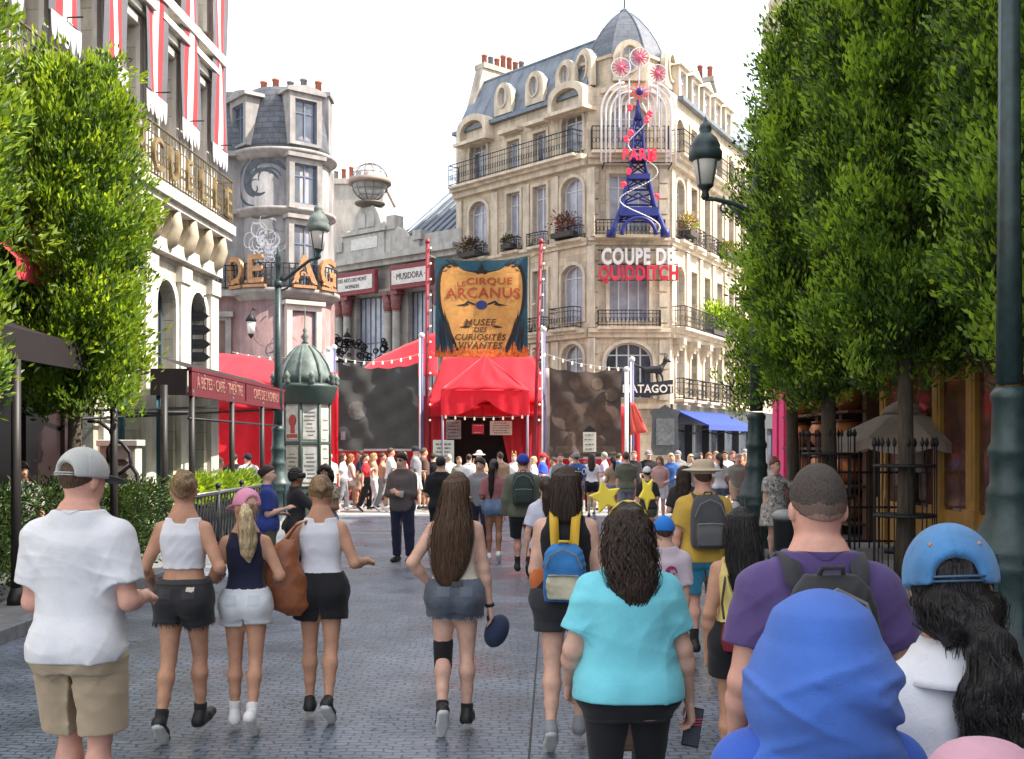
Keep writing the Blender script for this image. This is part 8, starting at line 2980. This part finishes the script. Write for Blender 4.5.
# 15. white tee ponytail
Y = 11.6
p = Person('girl in a white tee with a long dark ponytail, left of the yellow straps', sX(546, Y), Y, 1.50, heading=2, wt=.98, skin_='fair', arms=('out', 'down'), legs=('mid', 'lift'), head=(-10, 0, 0), group='people walking up the street')
p.top(cloth('lilac_white', (.55, .55, .66)), hem=.50, sleeve=.75, e=.016, loose=.012, sleeve_e=.022)
p.bottom(BLACK, hem=.8, e=.014); p.shoes(SHOEB, SOLEW, SOCKB)
p.hair(HM['darkbrown'], tail=[(0, -.06, .97), (.0, -.085, .94), (0, -.092, .86), (0, -.085, .78), (.0, -.078, .72)], tailr=[.018, .024, .032, .028, .008], strands=80)
# 16. man in olive jacket
Y = 15.9
p = Person('man in an olive jacket, black shorts and a blue cap, walking towards the tent', sX(523, Y), Y, 1.69, heading=0, sex='m', wt=1.15, skin_='pink', arms=('out', 'down'), legs=('fwd', 'back'), group='people walking up the street')
p.top(OLIVE, hem=.47, sleeve=1.95, e=.018, loose=.014); p.bottom(BLACK, hem=.95, e=.018); p.shoes(SHOEB, SOLEB, SOCKB)
p.hair(HM['brown'], th=.004); p.cap(cloth('cap_royal', (.03, .05, .30)))
backpack('dark olive backpack on the man in the olive jacket', p, w=.32, hgt=.46, d=.18, z=.58, mat=cloth('pack_olive', (.035, .05, .045)))
# 17. woman in pink crop top, denim shorts
Y = 17.7
p = Person('woman with a long black braid, dusty pink top and short denim shorts', sX(494, Y), Y, 1.60, heading=0, wt=1.1, skin_='brown', arms=('bent', 'bent'), legs=('mid', 'back'), group='people walking up the street', hips=1.06)
p.top(cloth('dusty_pink', (.30, .12, .13)), hem=.60, sleeve=.9, e=.010); p.bottom(DENIMB, hem=.24, e=.012, waist=.61); p.shoes(SHOEW, SOLEW)
p.hair(HM['black'], tail=[(-.01, -.06, .95), (-.02, -.085, .90), (-.025, -.09, .8), (-.028, -.085, .7), (-.03, -.082, .62)], tailr=[.03, .034, .03, .026, .012])
# 18. man facing the camera in a grey tee
Y = 19.0
p = Person('dark haired man in a pale grey tee and dark trousers walking towards the camera', sX(480, Y), Y, 1.66, heading=172, sex='m', wt=1.0, skin_='fair', arms=('down', 'bent'), legs=('fwd', 'mid'), head=(-8, 0, 0), face=True, group='people walking down the street')
p.top(GREYC, hem=.50, sleeve=.85, e=.014, sleeve_e=.02); p.bottom(NAVY, hem=1.95, e=.012); p.shoes(SHOEB, SOLEB)
p.hair(HM['black'], th=.014, lump=.006, front=.955)
# 19. man in the taupe jacket
Y = 17.9
p = Person('man in a taupe jacket, navy trousers and dark glasses standing with folded arms', sX(402, Y), Y, 1.76, heading=165, sex='m', wt=1.0, skin_='fair', arms=('fold', ((.2, .2, -1), (-.9, .7, .0))), legs=('wide', 'stand'), head=(-14, -6, 0), face=True, group='people standing in the street')
p.top(TAUPE, hem=.46, sleeve=1.95, e=.020, loose=.016, sleeve_e=.016); p.bottom(NAVY, hem=1.98, e=.014, flare=.004); p.shoes(SHOEB, SOLEB)
p.hair(HM['black'], th=.012, lump=.005, front=.958)
b = MB()
for sd in (-1, 1):
 b.sphere(tuple(p.H(sd * .019, .053, .933)), .022, 8, 6, (1, .4, .8))
 b.tube([p.H(sd * .035, .05, .935), p.H(sd * .048, .0, .93)], .004, 4)
b.build('sunglasses', M('sunglass_black', (.01, .01, .012), rough=.15), p.root, (0, 0, p.dz))
cupE = empty('cup', 'small white cup held by the man in the taupe jacket', 'cup', (p.X + .02, p.Y - .24, 1.06), 0)
b = MB(); b.lathe([(.028, 0), (.036, .09), (.038, .1)], 12); b.build('cup_body', SHOEW, cupE)
# 20. black shirt
Y = 18.3
p = Person('person in black from head to shoes seen from behind, centre of the street', sX(441, Y), Y, 1.70, heading=-12, sex='m', wt=1.1, skin_='fair', arms=('bent', 'out'), legs=('stand', 'mid'), group='people standing in the street')
p.top(BLACK, hem=.49, sleeve=.9, e=.016); p.bottom(BLACK, hem=1.95, e=.014); p.shoes(SHOEB, SOLEB); p.hair(HM['black'], th=.008)
# 21. woman in the blue polo with a camera
Y = 14.3
p = Person('woman in a royal blue polo shirt and olive trousers looking right', sX(268, Y), Y, 1.62, heading=-80, wt=1.15, skin_='fair', arms=('bent', 'hold'), legs=('stand', 'mid'), head=(-6, 0, 0), face=True, group='people standing in the street')
p.top(ROYAL, hem=.47, sleeve=.85, e=.016, loose=.014, sleeve_e=.02); p.bottom(cloth('olive_pants', (.10, .095, .06)), hem=1.95, e=.012); p.shoes(SHOEB, SOLEB)
p.hair(HM['darkbrown'], puffs=((0, -.06, .945, .03),))
b = MB(); b.box(-.16, -.155, .02, .09, .72, .83); t = b.build('name_badge', M('badge_white', (.55, .56, .58)), p.root, (0, 0, p.dz))
Y = 14.0
p = Person('person in dark clothes lifting a black camera beside the blue polo shirt', sX(296, Y + .6), Y + .6, 1.58, heading=-60, wt=1.05, skin_='brown', arms=(((.3, .5, -.5), (-.3, .5, .8)), ((.3, .5, -.5), (-.3, .6, .75))), legs=('stand', 'stand'), group='people standing in the street')
p.top(cloth('charcoal', (.03, .028, .03)), hem=.48, sleeve=1.9, e=.014); p.bottom(BLACK, hem=1.95, e=.012); p.shoes(SHOEB, SOLEB); p.hair(HM['black'], th=.012, nape=.87)
cmE = empty('camera', 'black camera with a stubby lens held up beside the blue polo shirt', 'camera', (p.X + .02, p.Y - .24, 1.50), R(-60))
b = MB(); b.box(-.07, .07, -.035, .035, -.045, .045); b.box(-.025, .025, -.02, .03, .045, .07); b.build('camera_body', SOLEB, cmE, bevel=.008)
b = MB(); T = Matrix.Rotation(R(-90), 4, 'X'); 
bb = MB(); bb.tube([(0, .03, 0), (0, .15, 0)], [.034, .038], 14); bb.build('camera_lens', SOLEB, cmE)
# 22. curly woman facing the camera
Y = 15.7
p = Person('woman with dark curly hair and a floral blouse facing the camera with folded arms', sX(325, Y), Y, 1.60, heading=172, wt=1.05, skin_='brown', arms=('fold', 'fold'), legs=('stand', 'mid'), head=(6, 0, 0), face=True, group='people standing in the street')
p.top(M('floral_blouse', (.30, .22, .20), rough=.8, var=.8, vs=24, col2=(.5, .42, .3)), hem=.56, sleeve=.5, e=.010); p.bottom(DENIMB, hem=1.95, e=.010); p.shoes(SHOEB, SOLEB)
p.hair(HM['black'], rows=[(.985, .04, .045, -.004), (.95, .066, .066, -.012), (.90, .076, .064, -.022), (.86, .074, .056, -.03), (.83, .05, .04, -.04)], lump=.008, th=.014, strands=120, wob=.012)
# 23. boy behind the hedge
Y = 14.4
p = Person('boy with wavy brown hair in a pale grey tee behind the left hedge', -6.42, Y, 1.66, heading=-165, sex='m', wt=1.0, skin_='tan', arms=('out', 'out'), legs=('stand', 'stand'), head=(34, 0, 0), face=True, group='people on the left pavement', z=.0)
p.top(cloth('pale_grey', (.42, .42, .40)), hem=.50, sleeve=.85, e=.016, sleeve_e=.02); p.bottom(NAVY, hem=1.9); p.shoes(SHOEB, SOLEW)
p.hair(HM['brown'], th=.014, lump=.007, front=.955)
# 24. floral dress
Y = 18.2
p = Person('woman in a pale floral dress by the pink shop, her arm stretched to the right', sX(775, Y), Y, 1.66, heading=200, wt=1.15, skin_='fair', arms=(((.75, .2, -.4), (.9, .1, .15)), 'down'), legs=('stand', 'mid'), head=(10, 0, 0), face=True, group='people standing in the street')
p.top(M('floral_dress', (.30, .27, .26), rough=.8, var=.85, vs=22, col2=(.62, .58, .54)), hem=.33, sleeve=.7, e=.014, flare=.03, sleeve_e=.02); p.shoes(SHOEB, SOLEB)
p.hair(hairm('red_brown', (.16, .05, .03)), puffs=((0, -.02, 1.0, .03),), lump=.004)
# 25. person between hat man and black haired woman
Y = 12.5
p = Person('woman in a sleeveless white top with a thin dark bag strap across her back', sX(735, Y), Y, 1.24, heading=0, wt=1.05, skin_='fair', arms=('down', 'down'), legs=('mid', 'fwd'), group='people walking up the street')
p.top(W_TOP, hem=.52, sleeve=.6, e=.012); p.bottom(BLACK, hem=.6); p.shoes(SHOEW, SOLEW); p.hair(HM['grey'], th=.010)
b = MB(); b.tube([(-.09, -.03, 1.0), (-.02, -.098, .93), (.08, -.105, .78), (.12, -.08, .70)], .008, 5); b.build('bag_strap', SOLEB, p.root, (0, 0, p.dz))
# 26. dark brown haired woman behind the hat
Y = 15.0
p = Person('woman with long dark brown hair and dark top, just beyond the tan sun hat', sX(684, Y), Y, 1.60, heading=-20, wt=1.05, skin_='fair', arms=('bent', 'bent'), legs=('mid', 'fwd'), head=(-40, 0, 0), group='people walking up the street')
p.top(cloth('charcoal', (.03, .028, .03)), hem=.5, sleeve=.8, e=.014); p.bottom(BROWNC, hem=1.9); p.shoes(SHOEB, SOLEB)
p.hair(HM['darkbrown'], rows=[(.97, .05, .058, -.008), (.92, .062, .066, -.012), (.87, .066, .058, -.026), (.8, .064, .04, -.046), (.74, .05, .03, -.056), (.70, .02, .015, -.06)], strands=80, lump=.004)
Y = 19.5
p = Person('person in a white baseball cap and dark top with bare legs, under the salmon pennant', sX(647, Y), Y, 1.50, heading=0, wt=1.05, skin_='fair', arms=('down', 'bent'), legs=('mid', 'mid'), group='people walking up the street')
p.top(cloth('charcoal', (.03, .028, .03)), hem=.5, sleeve=.8, e=.014); p.bottom(OLIVE, hem=.4); p.shoes(SHOEW, SOLEW); p.hair(HM['darkbrown'], th=.004); p.cap(SHOEW)
# --- the far crowd in the sun before the tents: (px, Y, height, heading, sex, skin, legs, arms, top, hem, sleeve, bottom, bottom hem, hair style, hair colour, label)
FAR = [
 (343, 31.0, 1.60, -90, 'f', 'fair', ('fwd', 'back'), ('swingf', 'swingb'), W_TOP, .54, .6, GREYC, 1.95, 'long', 'brown', 'woman in a white top and grey trousers, leftmost before the charcoal cloth'),
 (351, 31.6, 1.58, -80, 'f', 'tan', ('back', 'fwd'), ('swingb', 'swingf'), W_TOP, .56, .3, DENIMW, .4, 'long', 'ginger', 'woman with long curly ginger brown hair and white shorts in the sunlit crowd'),
 (366, 31.2, 1.58, -85, 'f', 'fair', ('fwd', 'back'), ('reach', 'swingb'), REDC, .52, .7, BLACK, 1.95, 'tail', 'brown', 'woman in a bright red tee and black trousers in front of the charcoal cloth'),
 (374, 32.0, 1.60, -88, 'f', 'fair', ('back', 'fwd'), ('down', 'down'), TANC, .55, .5, W_TOP, 1.95, 'long', 'blond', 'woman with long blond hair and white trousers behind the red tee'),
 (383, 31.4, 1.60, -90, 'f', 'tan', ('fwd', 'back'), ('swingf', 'down'), cloth('tan_top', (.42, .26, .18)), .58, .3, GREYC, 1.95, 'bun', 'brown', 'woman in a tan crop top and grey trousers in the sunlit crowd'),
 (391, 31.0, 1.74, -85, 'm', 'tan', ('back', 'fwd'), ('swingb', 'swingf'), W_TEE, .50, .7, TANC, .9, 'short', 'brown', 'man in a white tee and beige shorts walking past the charcoal cloth'),
 (416, 31.0, 1.78, -90, 'm', 'fair', ('fwd', 'back'), ('bent', 'swingb'), GREYC, .49, .8, DENIMW, .9, 'cap', 'darkbrown', 'man in a grey tee, white shorts and dark cap in the sunlit crowd'),
 (424, 32.0, 1.80, -80, 'm', 'tan', ('mid', 'fwd'), ('down', 'down'), BROWNC, .49, .8, BLACK, .9, 'short', 'brown', 'man in a brown tee behind the grey tee and the white shorts'),
 (449, 31.5, 1.62, 20, 'm', 'fair', ('mid', 'fwd'), ('down', 'down'), W_TEE, .49, .8, GREYC, 1.9, 'short', 'grey', 'grey haired person in a white tee under the easel board'),
 (459, 31.0, 1.56, 190, 'f', 'fair', ('stand', 'mid'), ('down', 'bent'), cloth('sage_top', (.2, .2, .17)), .5, .7, BLACK, 1.9, 'bun', 'lightbrown', 'woman in a sage grey top left of the tent doorway'),
 (433, 32.5, 1.64, 0, 'f', 'fair', ('stand', 'mid'), ('down', 'bent'), BLACK, .5, .7, W_TOP, 1.9, 'short', 'black', 'dark haired person in a black tee and white trousers left of the doorway'),
 (479, 33.0, 1.66, 185, 'm', 'fair', ('stand', 'mid'), ('bent', 'raise'), TANC, .5, .8, BROWNC, 1.9, 'hat', 'brown', 'person in a white hat and tan shirt standing in the tent doorway'),
 (514, 32.5, 1.62, 180, 'f', 'fair', ('stand', 'stand'), ('down', 'down'), W_TOP, .58, .6, BLACK, 1.9, 'ears', 'blond', 'woman in a white blouse and black skirt wearing an eared headband by the tent'),
 (534, 32.2, 1.56, -100, 'f', 'fair', ('stand', 'mid'), ('bent', 'bent'), W_TOP, .5, .7, cloth('cream_trousers', (.5, .42, .3)), 1.9, 'long', 'paleblond', 'woman with long yellow blond hair beside the red cap'),
 (543, 31.4, 1.66, -95, 'm', 'fair', ('stand', 'mid'), ('bent', 'bent'), cloth('bright_blue', (.04, .09, .55)), .5, .8, BLUEC, .9, 'redcap', 'brown', 'boy in a bright blue shirt and a red cap'),
 (553, 31.0, 1.55, 100, 'f', 'tan', ('mid', 'fwd'), ('bent', 'bent'), cloth('pale_aqua', (.3, .42, .5)), .56, .3, TEALC, .75, 'bun', 'darkbrown', 'woman in turquoise shorts and a pale sleeveless top next to the red cap'),
 (584, 31.5, 1.42, 180, 'f', 'brown', ('stand', 'stand'), ('down', 'down'), BLACK, .4, 1.8, BLACK, 1.9, 'long', 'black', 'person in black with long dark hair low before the brown cloth'),
 (604, 30.5, 1.63, 70, 'f', 'fair', ('fwd', 'back'), ('bent', 'swingf'), LILAC, .48, .8, W_TOP, .6, 'scarf', 'grey', 'woman in a lilac shirt with a pale blue kerchief'),
 (634, 30.8, 1.72, 190, 'f', 'fair', ('stand', 'mid'), ('down', 'bent'), BLACK, .5, .8, BLACK, .5, 'bun', 'ginger', 'red haired person in a black tee and black shorts by the striped poles'),
 (648, 31.2, 1.73, 185, 'm', 'fair', ('stand', 'wide'), ('down', 'bent'), BLACK, .5, .8, GREYC, .9, 'cap', 'brown', 'man in a black tee and a pale cap by the striped poles'),
 (671, 30.5, 1.66, 170, 'f', 'fair', ('stand', 'mid'), ('bent', 'down'), BLUEC, .5, .6, DENIMB, .6, 'long', 'paleblond', 'blond woman in a sky blue top near the shield board'),
 (678, 31.8, 1.72, 185, 'm', 'fair', ('stand', 'mid'), ('down', 'down'), GREYC, .5, .8, NAVY, .9, 'cap', 'brown', 'man in a grey tee behind the blond woman in sky blue'),
 (691, 30.8, 1.63, 178, 'f', 'fair', ('stand', 'mid'), ('bent', 'down'), cloth('cream_blouse', (.62, .55, .45)), .48, .8, DENIMW, 1.9, 'long', 'paleblond', 'woman with pale hair in a cream blouse, before the black shopfront'),
 (709, 31.2, 1.68, 180, 'f', 'fair', ('mid', 'stand'), ('down', 'down'), PINKD, .36, .4, None, 0, 'long', 'ginger', 'woman in a pink dress with wavy ginger hair'),
 (716, 32.2, 1.70, 180, 'f', 'fair', ('mid', 'stand'), ('down', 'down'), cloth('rose', (.5, .3, .28)), .5, .5, DENIMW, .8, 'short', 'blond', 'woman in a rose top between the pink dress and the white jersey'),
 (725, 30.6, 1.72, 184, 'm', 'tan', ('wide', 'stand'), ('down', 'bent'), 'jersey', .48, .85, NAVY, .9, 'short', 'darkbrown', 'man in a white and navy jersey and navy shorts'),
 (733, 31.5, 1.70, 180, 'm', 'fair', ('stand', 'mid'), ('down', 'down'), NAVY, .48, .85, NAVY, .9, 'short', 'ginger', 'person in a navy tee right of the white jersey'),
 (741, 31.0, 1.64, 175, 'f', 'fair', ('mid', 'stand'), ('down', 'down'), ORANGE, .38, .4, None, 0, 'bun', 'ginger', 'woman in a bright orange dress left of the dark lamp post'),
 (745, 32.4, 1.76, 175, 'm', 'fair', ('mid', 'stand'), ('down', 'down'), TANC, .5, .8, BROWNC, .9, 'cap', 'brown', 'man in a tan shirt and cap behind the orange dress'),
 (329, 30.6, 1.66, 30, 'm', 'fair', ('mid', 'stand'), ('down', 'down'), W_TEE, .49, .8, NAVY, .9, 'short', 'grey', 'person in a white tee just right of the green kiosk'),
 (211, 26.5, 1.66, -30, 'm', 'fair', ('stand', 'mid'), ('down', 'bent'), W_TEE, .49, .8, GREYC, 1.9, 'whitecap', 'brown', 'person in a white cap and white tee before the red pavilion'),
 (220, 26.0, 1.58, -70, 'f', 'fair', ('stand', 'mid'), ('bent', 'bent'), GREYC, .5, .3, DENIMB, 1.9, 'short', 'blond', 'woman in a grey vest before the red pavilion'),
 (234, 26.8, 1.68, 10, 'm', 'fair', ('stand', 'mid'), ('down', 'bent'), BLACK, .49, .8, NAVY, 1.9, 'short', 'darkbrown', 'person in a black tee before the red pavilion'),
 (248, 26.4, 1.68, 30, 'm', 'fair', ('stand', 'mid'), ('down', 'bent'), W_TEE, .49, .8, NAVY, 1.9, 'cap', 'brown', 'person in a white tee and navy cap before the red pavilion'),
 (572, 32.8, 1.60, 60, 'f', 'fair', ('mid', 'fwd'), ('down', 'bent'), cloth('sage_top', (.2, .2, .17)), .5, .6, DENIMB, .6, 'bun', 'brown', 'woman in a sage top walking behind the rope barrier'),
 (619, 33.0, 1.64, -60, 'm', 'fair', ('mid', 'fwd'), ('down', 'bent'), BLUEC, .5, .8, NAVY, .9, 'short', 'brown', 'person in blue behind the rope barrier by the brown cloth'),
 (700, 33.5, 1.66, 180, 'm', 'tan', ('mid', 'stand'), ('down', 'down'), W_TEE, .5, .8, KHAKI, .9, 'short', 'darkbrown', 'man in a white tee in the back row before the black shopfront'),
 (560, 29.0, 1.66, 175, 'f', 'fair', ('mid', 'fwd'), ('down', 'bent'), GREYC, .5, .7, DENIMB, .6, 'bun', 'brown', 'woman in a grey top walking towards the camera beside the green barrier post'),
 (576, 27.0, 1.70, 5, 'm', 'tan', ('fwd', 'mid'), ('down', 'swingf'), BLUEC, .49, .8, KHAKI, .9, 'cap', 'brown', 'man in a blue tee and khaki shorts walking towards the barrier'),
 (592, 28.0, 1.62, -10, 'f', 'fair', ('mid', 'back'), ('down', 'down'), W_TOP, .54, .5, BLACK, .5, 'long', 'darkbrown', 'woman in a white top and black shorts seen from behind near the barrier'),
 (613, 27.5, 1.60, 10, 'f', 'tan', ('fwd', 'mid'), ('bent', 'down'), TANC, .54, .5, DENIMB, .5, 'tail', 'black', 'woman in a tan top and denim shorts walking away below the brown cloth'),
 (626, 26.0, 1.72, 0, 'm', 'fair', ('mid', 'fwd'), ('down', 'down'), OLIVE, .49, .8, GREYC, .9, 'short', 'brown', 'man in an olive tee walking away under the striped poles'),
 (660, 27.0, 1.62, 170, 'f', 'fair', ('mid', 'fwd'), ('bent', 'bent'), cloth('rose', (.5, .3, .28)), .5, .6, W_TOP, .7, 'long', 'lightbrown', 'woman in a rose top and white shorts left of the tan sun hat'),
 (697, 26.0, 1.68, 0, 'm', 'fair', ('fwd', 'mid'), ('down', 'down'), GREYC, .49, .8, NAVY, .9, 'cap', 'brown', 'man in a grey tee and grey cap just above the tan sun hat'),
 (719, 25.5, 1.64, 10, 'f', 'tan', ('mid', 'back'), ('down', 'bent'), W_TEE, .5, .7, DENIMB, .5, 'tail', 'darkbrown', 'woman in a white tee with a dark ponytail right of the tan sun hat'),
 (738, 27.5, 1.66, 175, 'm', 'fair', ('mid', 'fwd'), ('bent', 'down'), cloth('sage_top', (.2, .2, .17)), .49, .8, KHAKI, .9, 'short', 'grey', 'grey haired man in a sage tee below the orange dress'),
 (360, 33.0, 1.66, 95, 'm', 'tan', ('fwd', 'back'), ('swingf', 'swingb'), NAVY, .49, .8, KHAKI, .9, 'short', 'darkbrown', 'man in a navy tee walking left behind the red tee'),
 (404, 32.6, 1.62, -90, 'f', 'fair', ('fwd', 'back'), ('swingb', 'bent'), PINKD, .52, .5, W_TOP, .6, 'long', 'blond', 'woman in a pink top and white shorts behind the taupe jacket'),
 (469, 30.0, 1.64, 0, 'f', 'fair', ('mid', 'fwd'), ('down', 'down'), W_TEE, .5, .7, BLACK, 1.9, 'bun', 'darkbrown', 'woman in a white tee and black trousers facing the tent doorway'),
 (500, 29.0, 1.70, 5, 'm', 'fair', ('fwd', 'mid'), ('down', 'swingf'), TANC, .49, .8, NAVY, .9, 'short', 'brown', 'man in a tan tee walking to the tent doorway'),
]
JER = M('jersey_white', (.58, .58, .62), rough=.8, var=.1)
for (px, Y, h, hd, sx, sk, lg, ar, tp, hem, slv, bt, bh_, hs, hc_, lab) in FAR:
 p = Person(lab, sX(px, Y), Y, h, heading=hd, sex=sx, wt=1.0 if sx == 'f' else 1.08, skin_=sk, arms=ar, legs=lg, group='people in the sunlit crowd', fingers=False, head=(random.Random(px).uniform(-25, 25), 0, 0), face=abs(hd) > 120)
 tm = JER if tp == 'jersey' else tp
 p.top(tm, hem=hem, sleeve=slv, e=.016, loose=.012, tank=slv < .35, flare=.02 if bt is None else 0)
 if tp == 'jersey':
  b = MB(); b.prism([(-.12, .95), (.02, .92), (.13, 1.12), (.10, 1.25), (-.02, 1.1)], .150, .16); b.box(-.2, .2, .12, .158, .82, .87); b.build('jersey_emblem', NAVY, p.root, (0, 0, p.dz))
 if bt is not None:
  p.bottom(bt, hem=bh_, e=.015, flare=.006)
 p.shoes(SHOEW if px % 2 else SHOEB, SOLEW)
 hm = HM[hc_]
 if hs == 'long':
  p.hair(hm, rows=[(.97, .05, .058, -.008), (.92, .060, .064, -.012), (.87, .064, .056, -.026), (.8, .06, .04, -.046), (.74, .05, .03, -.056), (.70, .02, .015, -.06)], lump=.004)
 elif hs == 'tail':
  p.hair(hm, tail=[(0, -.06, .96), (0, -.09, .92), (0, -.085, .84), (0, -.08, .78)], tailr=[.02, .026, .026, .01])
 elif hs == 'bun':
  p.hair(hm, puffs=((0, -.055, .965, .028),))
 else:
  p.hair(hm, th=.004 if 'cap' in hs or hs == 'hat' else .009)
 if hs == 'cap':
  p.cap(NAVY if 'navy' in lab or 'dark cap' in lab else GREYC)
 elif hs == 'redcap':
  p.cap(REDC)
 elif hs == 'whitecap':
  p.cap(SHOEW)
 elif hs == 'scarf':
  S = SDF(); S.ell(p.H(0, -.008, .95), np.array([.058, .07, .062]) * h, k=0); S.plane((0, -.5, -1), float(-.93 * h)); p.put('kerchief', S.mesh('kerchief', .02, cloth('kerchief', (.4, .45, .6))))
 elif hs == 'ears':
  b = MB()
  for sd in (-1, 1):
   b.lathe([(.035, 0), (.002, .12)], 6, c=tuple(p.H(sd * .03, 0, .99)))
  b.build('eared_headband', HM['blond'], p.root, (0, 0, p.dz))
 elif hs == 'hat':
  S = SDF(); c = p.H(0, 0, .962); S.ell(c, (.2, .2, .03), k=0); S.ell(c + np.array([0, 0, .04]), (.1, .11, .1), k=.02); p.put('sun_hat', S.mesh('sun_hat', .018, cloth('white_hat', (.6, .58, .52))))
# ------------------------------------------------------------------ keep the tree of parts to thing > part > sub-part
PROMOTE = {'window', 'door', 'balcony', 'dormer', 'chimney_stack', 'turret', 'column', 'sign_board', 'shopfront', 'pink_shopfront', 'shelf_shopfront', 'golden_shopfront', 'dark_shopfront', 'roof', 'name_tablet'}
def base_name(o):
 return o.name.split('.')[0]
def chain(o):
 c = []
 while o.parent is not None:
  c.append(o)
  o = o.parent
 return c, o
def local_to(o, root):
 m = Matrix.Identity(4)
 while o is not None and o != root:
  m = o.matrix_basis @ m
  o = o.parent
 return m
for o in list(COL.objects):
 if o.parent is None:
  continue
 c, root = chain(o)
 if len(c) > 1 and base_name(o) in PROMOTE and root.get('category') == 'building':
  m = local_to(o, root)
  o.parent = root
  o.matrix_basis = m
for o in list(COL.objects):
 if o.parent is None:
  continue
 c, root = chain(o)
 if len(c) > 2:
  part = c[-1]
  m = local_to(o, part)
  kids = [k for k in COL.objects if k.parent == o]
  o.parent = part
  o.matrix_basis = m
